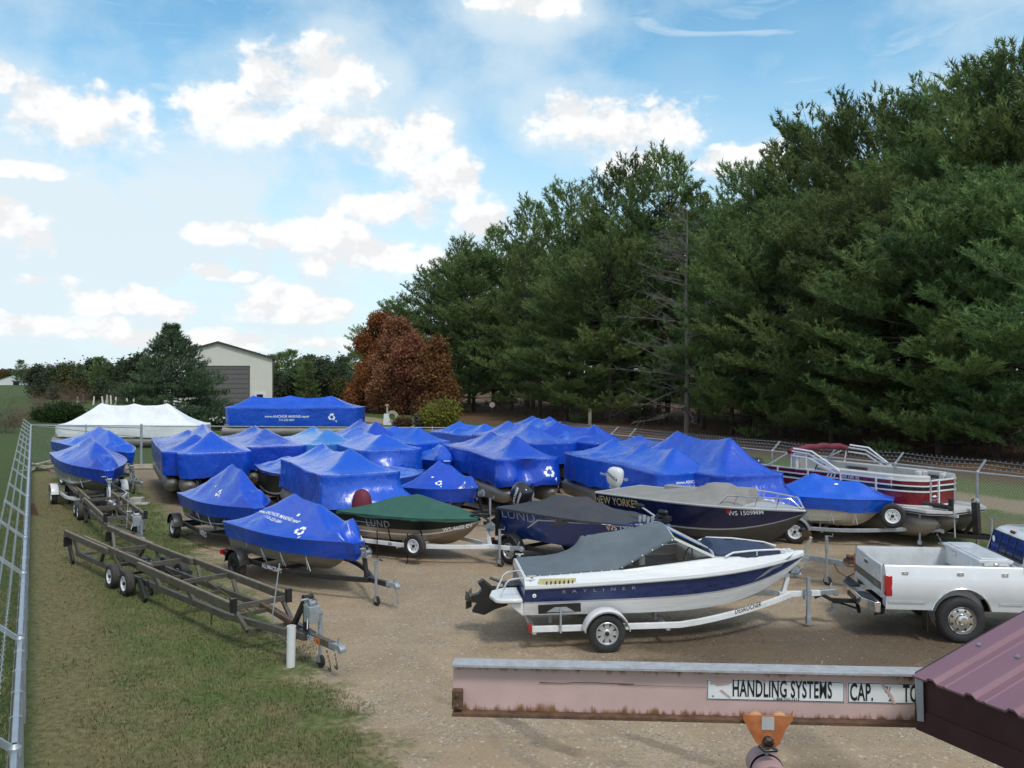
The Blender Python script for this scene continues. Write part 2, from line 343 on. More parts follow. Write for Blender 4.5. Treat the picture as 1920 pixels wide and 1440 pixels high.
def boat_trailer(label,loc,rz,mat=BSTEEL,xr=-1.9,xf=3.2,hw=.95,zf=.42,wx=(-.7,),r=.31,tw=.19,style='white',fstyle='round',fmat=None,group='boat trailers under the stored boats',bend=1.3,text=None,tmat=WMARK,stand=True,spare=None,winchx=None,wz=1.05,jk=True,bunkz=None,curved=True,zt=.45,tsize=.16,textx=.9,jmat=GALVD,wmark=None,twist=0):
    t=thing('boat_trailer',label,'trailer',loc,rz,group)
    m=MB()
    for sg in(-1,1):
        pts=[(xr,sg*hw,zf),(bend,sg*hw,zf)]
        ns=7 if curved else 1
        for i in range(1,ns+1):
            q=i/ns; x=bend+(xf-.9-bend)*q; y=hw*(1-(q**1.6 if curved else q))+.05*q; pts.append((x,sg*y,zf+(zt-zf)*q))
        for a,b in zip(pts[:-1],pts[1:]):
            d=(Vector(b)-Vector(a)).normalized()*.004; m.bar(Vector(a)-d,Vector(b)+d,.06,.10)
    m.bar((xf-1.1,0,zt),(xf-.2,0,zt+.01),.085,.1)
    for x in (xr+.06,wx[0],bend-.2): m.bar((x,-hw,zf-.06),(x,hw,zf-.06),.07,.07)
    fr=m.build('frame',[mat],t,bevel=.006)
    if text:
        h=Vector((textx,-hw-.03,zf)); decal('frame_lettering',fr,text2d(text,tsize,.012),tmat,(1,0,0),hit=(h,(0,-1,0)),flat=True,off=.004)
    bz=bunkz or zf+.22
    for sg in(-1,1):
        b=MB(); b.bar((xr+.1,sg*hw*.5,bz),(bend+.3,sg*hw*.42,bz+.04),.1,.07); b.build('bunk',[BRTOP],t)
        for x in(xr+.4,bend-.3): b=MB(); b.bar((x,sg*hw*.5,zf-.04),(x,sg*hw*.5,bz-.03),.05,.05); b.build('bunk_bracket',[GALVD],t)
    for x in wx:
        m=MB(); m.tube([(x,-hw-.14,r),(x,hw+.14,r)],.03,8); m.build('axle',[BSTEEL],t)
        for sg in(-1,1): wheel(t,x,sg*(hw+.19),r,tw,style=style)
    for sg in(-1,1): fender(t,sum(wx)/len(wx),sg*(hw+.19),r,tw+.06,fmat or mat,two=len(wx)>1)
    for sg in(-1,1):
        m=MB(); m.box((xr-.02,sg*(hw-.02),zf+.02),(.06,.2,.1)); m.build('tail_light',[REDL],t)
        m=MB(); m.box((bend+.35,sg*(hw-.02)*.93,zf+.02),(.09,.05,.06)); m.build('marker_light',[AMBER],t)
    if stand:
        wx_=winchx if winchx is not None else xf-1.0
        winch(t,wx_,0,wz,[(wx_-.02,0,zt+.04),(wx_-.1,0,wz-.1),(wx_,0,wz-.06)],mat)
    coupler(t,xf,zt+.02,jmat); chains(t,xf,zt)
    if jk: jack(t,xf-.55,-.11,zt+.45,jmat)
    if spare:
        x,y,z=spare; o=wheel(t,x,y,r,tw,style=style,z=z,lab='spare wheel bolted upright on the tongue'); 
        m=MB(); m.bar((x,y+.1,z),(x,0,zt+.05),.05,.05); m.build('spare_bracket',[mat],t)
    return t
SKYK,SKYT,CLOUD,VEIL,SUNE,EXPO=.15,(.68,1.07,1.02),(5.15,5.22,5.3),(4.1,4.72,5.1),1.65,0.36
# ------------------------------------------------------------ hulls
def hull(L,W,zk,zc,zs0,zs1,bc,bands,name='hull',parent=None,a=.38,p=2.3,stern=.94,ns=40,top=0,sheerp=1.6,lift=1.9,strakes=False,bowblunt=0,rakestern=0):
    """V hull from transom x=0 to stem x=L. bands: list of (fraction from chine to sheer, material) from the bottom up"""
    mats=[];
    for _,m in bands:
        if m not in mats: mats.append(m)
    s=np.concatenate([np.linspace(0,.6,ns//2),np.linspace(.6,1,ns//2+1)[1:]])
    taper=stern+(1-stern)*np.minimum(1,s/.35)
    bs=W/2*taper*(1-np.maximum(0,(s-a)/(1-a))**p); bs=np.maximum(bs,bowblunt)
    zs=zs0+(zs1-zs0)*s**sheerp
    b=bc*taper*(1-np.maximum(0,(s-.28)/.72)**lift)
    zch=zc+(zs-zc)*np.maximum(0,(s-.45)/.55)**2.7*.93
    zke=zk+(zs-zk)*np.maximum(0,(s-.66)/.34)**2.3*.985
    rows=[]; mi=[]
    fr=[0]
    for q,_ in bands[1:]: fr.append(q)
    def pt(y,z,sg): 
        x=s*L-rakestern*(zs-z)*np.maximum(0,1-s*6) 
        return np.stack([x*1.0,sg*y,z],1)
    bott=[(0,0),(.33,.30),(.36,.36) if strakes else (.4,.38),(.66,.62),(.69,.70) if strakes else (.72,.7),(1,1)]
    half=[]
    for fb,fz in bott: half.append((b*fb,zke+(zch-zke)*fz))
    nb=len(half)-1; half_m=[mats.index(bands[0][1])]*nb
    lo=0
    for q,m in bands[1:]:
        n=max(1,int(round((q-lo)*6)))
        for i in range(1,n+1):
            f=lo+(q-lo)*i/n; ff=f**.85
            half.append((b+(bs-b)*ff,zch+(zs-zch)*f)); half_m.append(mats.index(m))
        lo=q
    rows=[pt(y,z,-1) for y,z in half[::-1]]+[pt(y,z,1) for y,z in half[1:]]
    rm=half_m[::-1]+half_m
    A=np.array(rows)          # (lines, stations, 3)
    m=MB(); m.grid(A,mi=lambda i,j: rm[i])
    n=len(half); 
    for i in range(n-1):      # transom
        q=[A[i,0],A[i+1,0],A[2*n-3-i,0],A[2*n-2-i,0]]
        if i==n-2: m.add([q[0],q[1],q[3]],[(0,1,2)],rm[i])
        else: m.add(q,[(0,1,2,3)],rm[i])
    o=m.build(name,mats,parent,ang=28)
    sh=lambda x:(float(np.interp(x/L,s,bs)),float(np.interp(x/L,s,zs)))
    ch=lambda x:(float(np.interp(x/L,s,b)),float(np.interp(x/L,s,zch)))
    return o,sh,ch
def gunwale(parent,sh,L,r,mat,x0=0,name='gunwale',transom=True,out=.0):
    xs=np.concatenate([np.linspace(x0,L*.6,14),np.linspace(L*.62,L*.995,16)])
    pts=[(x,-sh(x)[0]-out,sh(x)[1]) for x in xs]; pts2=[(x,sh(x)[0]+out,sh(x)[1]) for x in xs[::-1]]
    m=MB(); m.tube(pts+pts2[1:],r,6)
    if transom: m.tube([pts[0],pts2[-1]],r,6)
    return m.build(name,[mat],parent)
# ------------------------------------------------------------ covers
def membrane(hb,rz,x0,L,posts,nu=44,nv=26,ridge=True,bowridge=None,sternridge=None,seed=0,pr=.13,lumps=(),wr=.02,sag=.16,vc=0.0,iters=700,endz=None):
    u=np.linspace(0,1,nu+1); v=np.linspace(-1,1,nv+1)
    X=np.repeat((x0+u*L)[:,None],nv+1,1); HB=np.array([max(.02,hb(a)) for a in u]); Y=HB[:,None]*v[None,:]
    RZ=np.array([rz(a) for a in u]); Z=np.repeat(RZ[:,None],nv+1,1).copy(); fix=np.zeros_like(Z,bool); fix[0,:]=fix[-1,:]=True; fix[:,0]=fix[:,-1]=True
    if endz is not None: Z[-1,:]=[endz(b) for b in v]
    Z[1:-1,1:-1]+=.2
    c=nv//2
    for (px,pz) in posts:
        d=np.sqrt((X-(x0+px))**2+(Y-vc)**2); k=d<pr; k|=(d==d.min())
        k[0,:]=k[-1,:]=False; k[:,0]=k[:,-1]=False
        Z[k]=np.maximum(Z[k]*0,pz-(d[k]/pr)**2*.035); fix|=k
    def line(xa,za,xb,zb,sg):
        for i in range(1,nu):
            x=u[i]*L
            if xa<x<xb and not fix[i,c]:
                t=(x-xa)/(xb-xa); Z[i,c]=za+(zb-za)*t-sg*4*t*(1-t); fix[i,c]=True
    ps=sorted(posts)
    if ridge:
        for (a,za),(b,zb) in zip(ps[:-1],ps[1:]): line(a,za,b,zb,sag*min(1,(b-a)/2.5))
    if bowridge is not None: line(ps[-1][0],ps[-1][1],L,RZ[-1],bowridge)
    if sternridge is not None: line(0,RZ[0],ps[0][0],ps[0][1],sternridge)
    dx=L/nu; dy=np.maximum(HB*2/nv,.02)[:,None]; wx=1/dx**2; wy=1/dy**2
    par=(np.add.outer(np.arange(nu+1),np.arange(nv+1))%2).astype(bool)
    for it in range(iters):
        for q in (par,~par):
            N=np.zeros_like(Z); N[1:-1,1:-1]=(wx*(Z[2:,1:-1]+Z[:-2,1:-1])+wy[1:-1]*(Z[1:-1,2:]+Z[1:-1,:-2]))/(2*wx+2*wy[1:-1])
            k=q&~fix; Z[k]+=1.55*(N[k]-Z[k])
    rr=random.Random(seed)
    edge=1-np.maximum(abs(v)[None,:],0*u[:,None]); 
    for i in range(nu+1):
        for j in range(nv+1):
            if fix[i,j] and (i in(0,nu) or j in(0,nv)): continue
            e=min(1,min(i,nu-i)*dx/.25)*min(1,edge[0,j]*4)
            Z[i,j]+=e*wr*(noise.noise((X[i,j]*1.6+seed,Y[i,j]*2.2,seed*.7))+.5*noise.noise((X[i,j]*4+seed,Y[i,j]*5,3)))
    for (lx,ly,la,lr) in lumps:
        d2=(X-(x0+lx))**2+(Y-ly)**2; Z+=np.where(fix&((abs(v)[None,:]>.99)|(u[:,None]<.001)|(u[:,None]>.999)),0,1)*la*np.exp(-d2/lr**2)
    return np.stack([X,Y,Z],2)
def cover_mesh(A,depth,inset,seed=0,rows=7,hem=.05,billow=.0,bulges=(),flare=0,rag=.0,lip=.018):
    """tent grid plus a skirt hung from its rim; depth(t01 round the rim, x, y)->m, inset likewise per metre of drop"""
    nu,nv=A.shape[0]-1,A.shape[1]-1
    loop=[(0,j) for j in range(nv)]+[(i,nv) for i in range(nu)]+[(nu,j) for j in range(nv,0,-1)]+[(i,0) for i in range(nu,0,-1)]
    rim=np.array([A[i,j] for i,j in loop]); n=len(rim)
    t=np.roll(rim,-1,0)-np.roll(rim,1,0); t[:,2]=0; ln=np.linalg.norm(t,axis=1)[:,None]; t/=np.maximum(ln,1e-6)
    nr=np.stack([-t[:,1],t[:,0],0*t[:,0]],1)   # outward for this winding?
    cen=rim.mean(0); 
    if ((rim-cen)*nr).sum()<0: nr=-nr
    for _ in range(3): nr=(np.roll(nr,1,0)+2*nr+np.roll(nr,-1,0))/4
    nr/=np.linalg.norm(nr,axis=1)[:,None]
    out=[]
    for k in range(rows+1):
        q=(0,.03,.1,.25,.42,.6,.78,.9,1.0)[k] if rows==8 else k/rows
        ring=rim.copy()
        for i in range(n):
            x,y,z=rim[i]; d=depth(x,y)+hem*noise.noise((x*1.3+seed,y*1.3,5))+rag*abs(noise.noise((x*5+seed,y*5,2)))
            off=-inset(x,y)*q*d+billow*math.sin(math.pi*q)*(.4+noise.noise((x*.9+seed,y*.9,9)))
            off+=flare*q**2+.024*q*noise.noise((x*7+seed,y*7,q*1.2))+.03*q*(1-q)*noise.noise((x*2.2+y*2.2+seed,q*2.5,1))
            if k: off+=lip*(1-min(1,q*6))
            for (bx,by,bq,ba,br) in bulges:
                off+=ba*math.exp(-((x-bx)**2+(y-by)**2)/br**2-((q-bq)/.33)**2)
            ring[i]=(x+nr[i,0]*off,y+nr[i,1]*off,z-q*d)
        out.append(ring)
    m=MB(); m.grid(A); B=np.array(out); m.grid(B,loop=True)
    # weld
    me=m.mesh('cover',BLUE,60,recalc=False)
    bm=bmesh.new(); bm.from_mesh(me); bmesh.ops.remove_doubles(bm,verts=bm.verts,dist=.002); bmesh.ops.recalc_face_normals(bm,faces=bm.faces); bm.to_mesh(me); bm.free()
    me.polygons.foreach_set('use_smooth',[True]*len(me.polygons)); me.set_sharp_from_angle(angle=R(50)); me.update()
    return me
def cover_obj(me,parent,mat=BLUE,name='shrink_wrap_cover'):
    me.name=name; me.materials.clear(); me.materials.append(mat); o=bpy.data.objects.new(name,me); COL.objects.link(o); o.parent=parent; return o
def subset_decal_fix(o): return o
def tent(hb,rz,x0,L,posts,nu=44,nv=26,seed=0,wr=.03,sag=.22,pw=1.32,lumps=(),endsag=.0,vpk=0.0):
    """film stretched over posts: ridges and hips between the posts and the rim, sagging between them"""
    u=np.linspace(0,1,nu+1); v=np.linspace(-1,1,nv+1); ps=sorted(posts)
    X=np.repeat((x0+u*L)[:,None],nv+1,1); HB=np.array([max(.02,hb(a)) for a in u]); Y=HB[:,None]*v[None,:]
    RZ=np.array([rz(a) for a in u])[:,None]; x=(X-x0); hmax=max(z for _,z in ps)-RZ.min()
    xa,za=ps[0]; xb,zb=ps[-1]; rid=np.zeros_like(x[:,0])
    for i,a in enumerate(x[:,0]):
        if a<=xa: rid[i]=za
        elif a>=xb: rid[i]=zb
        else:
            for (p,zp),(q,zq) in zip(ps[:-1],ps[1:]):
                if p<=a<=q: t=(a-p)/(q-p); rid[i]=zp+(zq-zp)*t-sag*min(1,(q-p)/2.4)*(4*t*(1-t))**.6; break
    rid=rid[:,None]-RZ
    side=rid*(1-np.abs(v)[None,:]); H=side
    e0=(za-RZ)*np.clip(x/max(xa,.05),0,9); e1=(zb-RZ)*np.clip((L-x)/max(L-xb,.05),0,9)
    for e in (e0,e1):
        k=.05; d=np.clip(.5+.5*(e-H)/k,0,1); H=e*(1-d)+H*d-k*d*(1-d)
    H=np.maximum(H,0); base=np.maximum(rid,.05); H=base*(np.clip(H/base,0,1.2))**pw
    for _ in range(1):
        S_=H.copy(); S_[1:-1,1:-1]=(H[2:,1:-1]+H[:-2,1:-1]+H[1:-1,2:]+H[1:-1,:-2])/4; H=.5*H+.5*S_; 
    Z=RZ+H; edge=np.minimum(1,(1-np.abs(v))*4)[None,:]*np.minimum(1,np.minimum(u,1-u)*L/.3)[:,None]
    N=np.array([[noise.noise((X[i,j]*1.5+seed,Y[i,j]*2.0,seed*.7))+.5*noise.noise((X[i,j]*3.6+seed,Y[i,j]*4.5,3)) for j in range(nv+1)] for i in range(nu+1)]); Z=Z+wr*N*edge
    inn=(edge>0)
    for (lx,ly,la,lr) in lumps: Z+=inn*la*np.exp(-((x-lx)**2+(Y-ly)**2)/lr**2)
    return np.stack([X,Y,Z],2)
# ------------------------------------------------------------ wrapped pontoon boats
TOON={}
def toon_mesh(L,r):
    k=(round(L,1),r)
    if k not in TOON:
        m=MB(); n=20; rows=[]
        prof=[(0,.001,0),(0,r,0),(.02,r,0),(L-1.0,r,0),(L-.7,r*.97,.01),(L-.4,r*.8,.0),(L-.18,r*.52,.04),(L-.04,r*.2,.08),(L,.01,.09)]
        A=np.array([[(x,rr*math.cos(2*math.pi*j/n),zz+rr*math.sin(2*math.pi*j/n)) for j in range(n)] for x,rr,zz in prof]); m.grid(A,loop=True)
        m.bar((.1,0,r+.03),(L-.6,0,r+.03),.12,.06)
        TOON[k]=m.mesh('pontoon_tube',[ALUD],40)
    return TOON[k]
def pontoon(label,nl=None,zr=1.95,hd=-66,L=7.0,W=2.3,posts=((1.3,2.55),(4.2,2.5)),hem=1.08,seed=0,mat=BLUE,toons=True,pos=None,trailer=True,bulges=(),lumps=(),group='boats shrink-wrapped in blue for winter',stern_in=0,rag=.05,tz=.73,ntoon=2,round_r=.28,flare=.0,tlabel=None,nu=44,pw=1.75):
    """near end is the bow end at local x=L, facing the viewer along heading hd"""
    h=R(hd); d=Vector((math.cos(h),math.sin(h),0)); n=Vector((-d.y,d.x,0))
    if pos is None:
        p=P(nl[0],nl[1],zr); c=p+n*W/2; pos=c-d*L; pos.z=0
    t=thing('wrapped_pontoon_boat',label,'boat',pos,h,group)
    def hb(u):
        x=u*L; e=min(x,L-x); w=W/2
        if e<round_r: w=W/2-round_r+math.sqrt(max(0,round_r**2-(round_r-e)**2))
        return w
    rz=lambda u: zr+.02*math.sin(u*9+seed)
    A=tent(hb,rz,0,L,[(L-s,z+.06) for s,z in posts],nu=nu,seed=seed,lumps=[(L-a,b,c_,d_) for a,b,c_,d_ in lumps],pw=pw)
    dep=lambda x,y: (zr-hem)+.10*max(0,1-(L-x)/.5)*0
    me=cover_mesh(A,dep,lambda x,y:.05,seed=seed,rows=8,hem=.07,billow=.04,bulges=[(L-a,b,q,am,r) for a,b,q,am,r in bulges],rag=rag,flare=flare)
    cv=cover_obj(me,t,mat)
    if toons:
        dk=MB(); dk.box((L/2,0,tz+.42),(L-.3,W-.25,.1)); 
        for i in range(int(L/.8)): dk.box((.4+i*.8,0,tz+.34),(.06,W-.3,.07))
        dk.build('deck',[ALUD],t)
        r=.31
        for y in ([-.84,.84] if ntoon==2 else [-.86,0,.86]):
            inst('pontoon_tube',toon_mesh(L+.12,r),t,(.0,y*W/2.4,tz))
    if trailer and toons:
        tr=thing('pontoon_trailer',tlabel or ('dark steel trailer under '+label),'trailer',pos,h,'trailers under the wrapped pontoon boats')
        m=MB()
        for sg in(-1,1):
            m.bar((.5,sg*.42,.42),(L-1.2,sg*.42,.42),.07,.1); m.bar((L-1.2,sg*.42,.42),(L+.9,sg*.03,.42),.07,.1)
        for x in(.6,2.4,4.2,L-1.2): m.bar((x,-.5,.36),(x,.5,.36),.07,.07)
        m.bar((L+.2,0,.45),(L+.2,0,1.15),.08,.08)
        m.build('frame',[BSTEEL],tr)
        for sg in(-1,1):
            b=MB(); b.bar((.4,sg*.42,.50),(L-1.0,sg*.42,.50),.12,.06); b.build('bunk',[BRTOP],tr)
            for x in(L*.40,L*.40+.7): wheel(tr,x,sg*.62,.27,.17,style='white')
        coupler(tr,L+.95,.44,GALVD); jack(tr,L+.5,-.1,.85,GALVD)
    return t,cv,A
# ------------------------------------------------------------ wrapped V-hull boats
def vplace(s_px,zs,b_px,zb,W):
    a=P(*s_px,zs); b=P(*b_px,zb); a.z=b.z=0; q=(b-a); dd=q.length; L=math.sqrt(max(1,dd*dd-W*W/4)); 
    h=math.atan2(q.y,q.x)-math.atan2(W/2,L); d=Vector((math.cos(h),math.sin(h),0)); n=Vector((-d.y,d.x,0))
    return a+n*W/2,h,L
def vboat(label,pos,h,L,W,zs,zb,posts,seed=0,mat=BLUE,hullm=None,skirt=.34,zk=.38,zc=.56,bowlumps=True,lumps=(),group='boats shrink-wrapped in blue for winter',bluntness=.3,bandf=((.55,None),(1,None)),fl=.24,bowridge=.1,stripe=None,bowp=2.4,name='wrapped_fishing_boat'):
    t=thing(name,label,'boat',(pos.x,pos.y,0),h,group)
    hm=hullm or ALU
    bands=[(0,hm),(.09,hm),(.16,stripe or GREYS),(1,hm)]
    ho,sh,ch=hull(L-.17,W-.12,zk,zc,zs-.08,zb-.10,W*.40,bands,parent=t,a=.34,p=bowp)
    def hb(u): return max(bluntness*.5,W/2*(.95+.05*min(1,u/.3))*(1-max(0,(u-.36)/.64)**bowp)+.015)
    rz=lambda u: zs+(zb-zs)*u**1.6
    rr=random.Random(seed+5)
    lp=list(lumps)
    if bowlumps:
        for k in range(3): lp.append((L*(.80+.16*rr.random()),(rr.random()-.5)*.9,(.10+.09*rr.random())*(1 if rr.random()<.7 else -.7),.12+.08*rr.random()))
        lp.append((L*.35,-W*.33,.06,.16)); lp.append((L*.9,-.28,.12,.16)); lp.append((L*.88,.26,.12,.15))
    A=tent(hb,rz,0,L,posts,seed=seed,lumps=lp,wr=.04,pw=1.5,sag=.15)
    dep=lambda x,y: skirt+.06*max(0,(x-L*.78)/(L*.22))
    me=cover_mesh(A,dep,lambda x,y: fl+.12*max(0,(x/L-.75)/.25),seed=seed,rows=8,hem=.05,rag=.03,billow=.01,bulges=[(L,0,.5,.05,.3)])
    cv=cover_obj(me,t,mat)
    for k in range(4):   # cords tied under the hem
        m=MB(); x=L*(.22+.17*k); b,z=sh(x); m.tube([(x,-b*.93,z-skirt+.04),(x+.06,-b*.80,z-skirt-.28)],.008,5); m.tube([(x,-b*.93,z-skirt+.04),(x-.05,-b*.80,z-skirt-.26)],.008,5); m.build('tie_cord',[WMARK],t)
    return t,cv,ho,sh
def vent(cv,px,s=.09):
    v,f=rect2d(s,s*.8); v=[(a+ (b*.3),b) for a,b in v]
    return decal('vent_patch',cv,(v,f),WMARK,(1,0,0),px=px,off=.008)
# ------------------------------------------------------------ outboard motor
OBM={}
def outboard(parent,x,y,z,tilt,cowl,leg,text=None,tm=None,scale=1,label=None,rz=0,tdir=(0,0,1)):
    o=bpy.data.objects.new('outboard_motor',None); COL.objects.link(o); o.parent=parent; o.location=(x,y,z); o.rotation_euler=(0,R(tilt),R(rz)); o.scale=(scale,)*3
    if label: o['label']=label
    m=MB(); n=28; A=[]
    for zz,hx,hy,ox in [(.02,.16,.13,-.16),(.10,.24,.17,-.19),(.22,.285,.195,-.2),(.38,.29,.20,-.2),(.50,.27,.19,-.19),(.58,.23,.165,-.18),(.63,.15,.11,-.165),(.645,.01,.01,-.16)]:
        A.append([(ox+hx*math.copysign(abs(math.cos(a))**.65,math.cos(a)),hy*math.copysign(abs(math.sin(a))**.65,math.sin(a)),zz) for a in [2*math.pi*i/n for i in range(n)]])
    m.grid(np.array(A),loop=True); c=m.build('cowling',[cowl],o,ang=55)
    g=MB(); g.box((-.17,0,-.03),(.3,.2,.12)); g.prism([(-.28,-.1),(-.05,-.1),(-.1,-.75),(-.09,-.95),(-.3,-.95),(-.29,-.75)],-.05,.05); g.box((-.22,0,-.62),(.42,.16,.02)); g.lathe([(-.42,.02),(-.36,.055),(-.1,.06),(.03,.03),(.06,.002)],axis='x',c=(-.06,0,-.83),n=12); g.prism([(-.25,-.88),(-.1,-.88),(-.2,-1.08),(-.28,-1.08)],-.012,.012)
    g.bar((-.02,0,.02),(-.02,0,-.35),.14,.06)
    for k in range(3):
        a=2*math.pi*k/3; cc=Vector((-.46,math.cos(a)*.1,-.83+math.sin(a)*.1)); tv=Vector((.04,-math.sin(a)*.07,math.cos(a)*.07)); rv=Vector((0,math.cos(a)*.07,math.sin(a)*.07))
        g.add([cc-tv-rv,cc+tv-rv,cc+tv*1.2+rv,cc-tv*1.2+rv],[(0,1,2,3)])
    g.build('lower_unit',[leg],o)
    return o,c
# ============================================================ wrapped boats
GB='boats shrink-wrapped in blue for winter'
wrap={}
TLAB=dict(P1='pontoon behind the tall near-left one',P2='tall near-left pontoon, one wheel showing',M2='back-row pontoon below the lettered one',M3='paler ragged boat',P3='flat-ended pontoon behind the red motor hood',P4='pontoon with the dented end flap',P14='small two-knobbed boat',P5='three-peaked boat by the tyre stack',P6='pontoon with the recycling mark on its end',P7='pontoon behind the recycling-marked one',P8='back-row boat below the pine trunk',P13='most distant wrapped boat',P8c='narrow boat in the back rows',P9='two-peaked boat against the right fence',P10='three-peaked pontoon with web lettering',P11='low boat behind the three-peaked one',P12='tallest wrapped boat',P15='crumpled boat right of the bush')
def PT(key,label,**k): wrap[key]=pontoon(label,tlabel='dark steel trailer under the '+TLAB[key],**k)
PT('P1','blue wrapped pontoon behind the near-left tall pontoon, beside the fence post',nl=(304,847),hd=-65,L=7.6,W=2.5,posts=((1.5,2.46),(4.5,2.42)),seed=1)
PT('P2','tall blue wrapped pontoon with flat blue end, nearest the left grass strip',nl=(335,850),hd=-65,L=7.9,W=2.5,posts=((1.5,2.60),(4.4,2.72)),seed=2)
PT('M2','blue wrapped pontoon in the back row under the far lettered blue pontoon\'s left end',nl=(457,838),hd=-64,L=6.6,W=2.5,posts=((2.6,2.48),(5.0,2.45)),seed=3)
PT('M3','paler blue tarped boat with a ragged hem below the far lettered pontoon',nl=(572,834),hd=-66,L=5.4,W=2.4,posts=((1.5,2.44),(4.3,2.40)),seed=4,mat=BLUE2,rag=.16,hem=1.2)
PT('P3','big blue wrapped pontoon with a bare flat end behind the red motor hood',nl=(606,893),hd=-64,L=5.9,W=2.25,posts=((1.45,2.57),(4.6,2.45)),seed=5,bulges=((0,.9,1.0,.55,.7),(0,.2,.9,.2,.6),(0,-.5,1.0,.15,.5)),flare=.12,nu=50)
PT('P4','blue wrapped pontoon with a dented end flap directly behind the big flat-ended one',nl=(677,846),hd=-66,L=6.6,W=2.35,posts=((1.1,2.48),(5.2,2.55)),seed=6,bulges=((0,-.2,.75,.32,.5),),flare=.08)
PT('P14','small blue wrapped boat showing two knobs above the dented pontoon',nl=(672,830),hd=-64,L=5.5,W=2.3,posts=((1.4,2.72),(3.6,2.72)),seed=7)
PT('P5','three-peaked blue wrapped boat in front of the tyre stack and the yellow-green bush',nl=(776,832),hd=-40,L=5.2,W=2.3,posts=((.9,2.52),(2.4,2.52),(4.0,2.5)),seed=8,hem=1.2)
PT('P6','big blue wrapped pontoon with a white recycling mark on its end, behind the black outboard',nl=(935,861),hd=-70,L=7.1,W=2.2,posts=((1.3,2.60),(4.0,2.57)),seed=9,bulges=((0,-.15,.45,-.22,.32),(0,-.75,.75,.22,.4),(0,.55,.8,.18,.5)),flare=.06,nu=50)
PT('P7','blue wrapped pontoon directly behind the recycling-marked one',nl=(994,832),hd=-67,L=6.8,W=2.2,posts=((2.6,2.58),(4.8,2.62)),seed=10,flare=.05)
PT('P8','blue wrapped boat in the back row below the tall pine trunk',nl=(1040,815),hd=-66,L=6.0,W=2.2,posts=((2.3,2.48),(4.0,2.52)),seed=11)
PT('P13','most distant blue wrapped boat, one small peak under the pine trunk',nl=(1020,806),hd=-66,L=5.0,W=2.2,posts=((1.6,2.52),(3.6,2.46)),seed=12)
PT('P8c','narrow blue wrapped boat between the pine-trunk boats and the two-peaked one by the fence',nl=(1062,829),hd=-67,L=6.3,W=2.0,posts=((2.1,2.43),(4.3,2.40)),seed=13)
PT('P9','two-peaked blue wrapped boat against the right fence with lumps along its near edge',nl=(1120,831),hd=-45,L=4.6,W=2.3,posts=((1.1,2.58),(3.2,2.62)),seed=14,lumps=((2.2,-.85,.14,.22),(1.0,-.9,.1,.2)))
PT('P10','long blue wrapped pontoon with three peaks and web lettering, behind the gold-lettered boat',nl=(1235,887),hd=-71,L=7.1,W=2.15,posts=((1.0,2.57),(3.0,2.52),(5.2,2.49)),seed=15,bulges=((0,.2,.8,.3,.7),),flare=.1,rag=.1,lumps=((5.0,-.8,.10,.2),(3.6,-.7,.08,.15)),ntoon=3,nu=54)
PT('P11','low blue wrapped boat showing only its ridge behind the three-peaked lettered pontoon',nl=(1290,858),hd=-68,L=6.6,W=2.1,posts=((2.8,2.36),(4.9,2.36)),seed=16)
PT('P12','tallest blue wrapped boat at the right end of the row, next to the burgundy pontoon',nl=(1345,893),hd=-72,L=6.4,W=2.2,posts=((1.1,2.93),(4.2,2.92)),seed=17,bulges=((0,.1,.8,.35,.7),(0,.9,.9,.5,.6)),flare=.14,hem=1.05)
PT('P15','small crumpled blue wrapped boat in the far row right of the bush',nl=(905,818),hd=-50,L=4.6,W=2.1,posts=((1.2,2.30),(3.2,2.34)),seed=18,zr=1.8,lumps=((.6,.5,.2,.25),(2.6,-.6,.15,.2)))
# side-on pontoons beyond the far fence
yb=56.0
def sideon(label,x0,x1,y,zr,posts,mat,seed,hem,tz,group,W=2.5):
    L=(x1-x0)/F*y; pos=Vector(((x0-960)/F*y,y+W/2,0))
    return pontoon(label,pos=pos,hd=0,L=L,W=W,zr=zr,posts=posts,seed=seed,mat=mat,hem=hem,tz=tz,trailer=False,group=group,round_r=.7,nu=54)
WP,wpc,_=sideon('long white shrink-wrapped pontoon boat outside the far fence, next to the spruce',95,376,56.0,1.45,((2.6,2.85),(4.75,2.83),(6.9,2.88)),WHITEWRAP,31,.70,.42,'pontoon boats stored beyond the far fence',W=2.6)
BP,bpc,_=sideon('long blue wrapped pontoon boat with white web lettering, raised beyond the far fence',415,676,57.0,2.55,((2.2,3.30),(4.9,3.33),(7.3,3.30)),BLUE,32,1.35,1.0,'pontoon boats stored beyond the far fence',W=2.6)
st=thing('boat_stand','low dark steel stand under the lettered blue pontoon beyond the fence','stand',BP.location,0)
m=MB()
for x in (1.2,4.0,7.2):
    m.bar((x,-1.1,.62),(x,1.1,.62),.15,.12)
m.bar((.5,-.8,.56),(8.2,-.8,.56),.1,.1); m.bar((.5,.8,.56),(8.2,.8,.56),.1,.1); m.build('frame',[BSTEEL],st)
m=MB()
for x in (1.2,7.2):
    for y in(-1,1): m.box((x,y,.28),(.3,.3,.56))
m.build('block',[CONC],st)
bl=thing('boat_blocking','concrete blocks and timbers under the white wrapped pontoon','blocks',WP.location,0)
m=MB()
for x in (1.5,4.4,7.4):
    m.box((x,0,.05),(.2,2.4,.1))
m.build('timber',[BRTOP],bl)
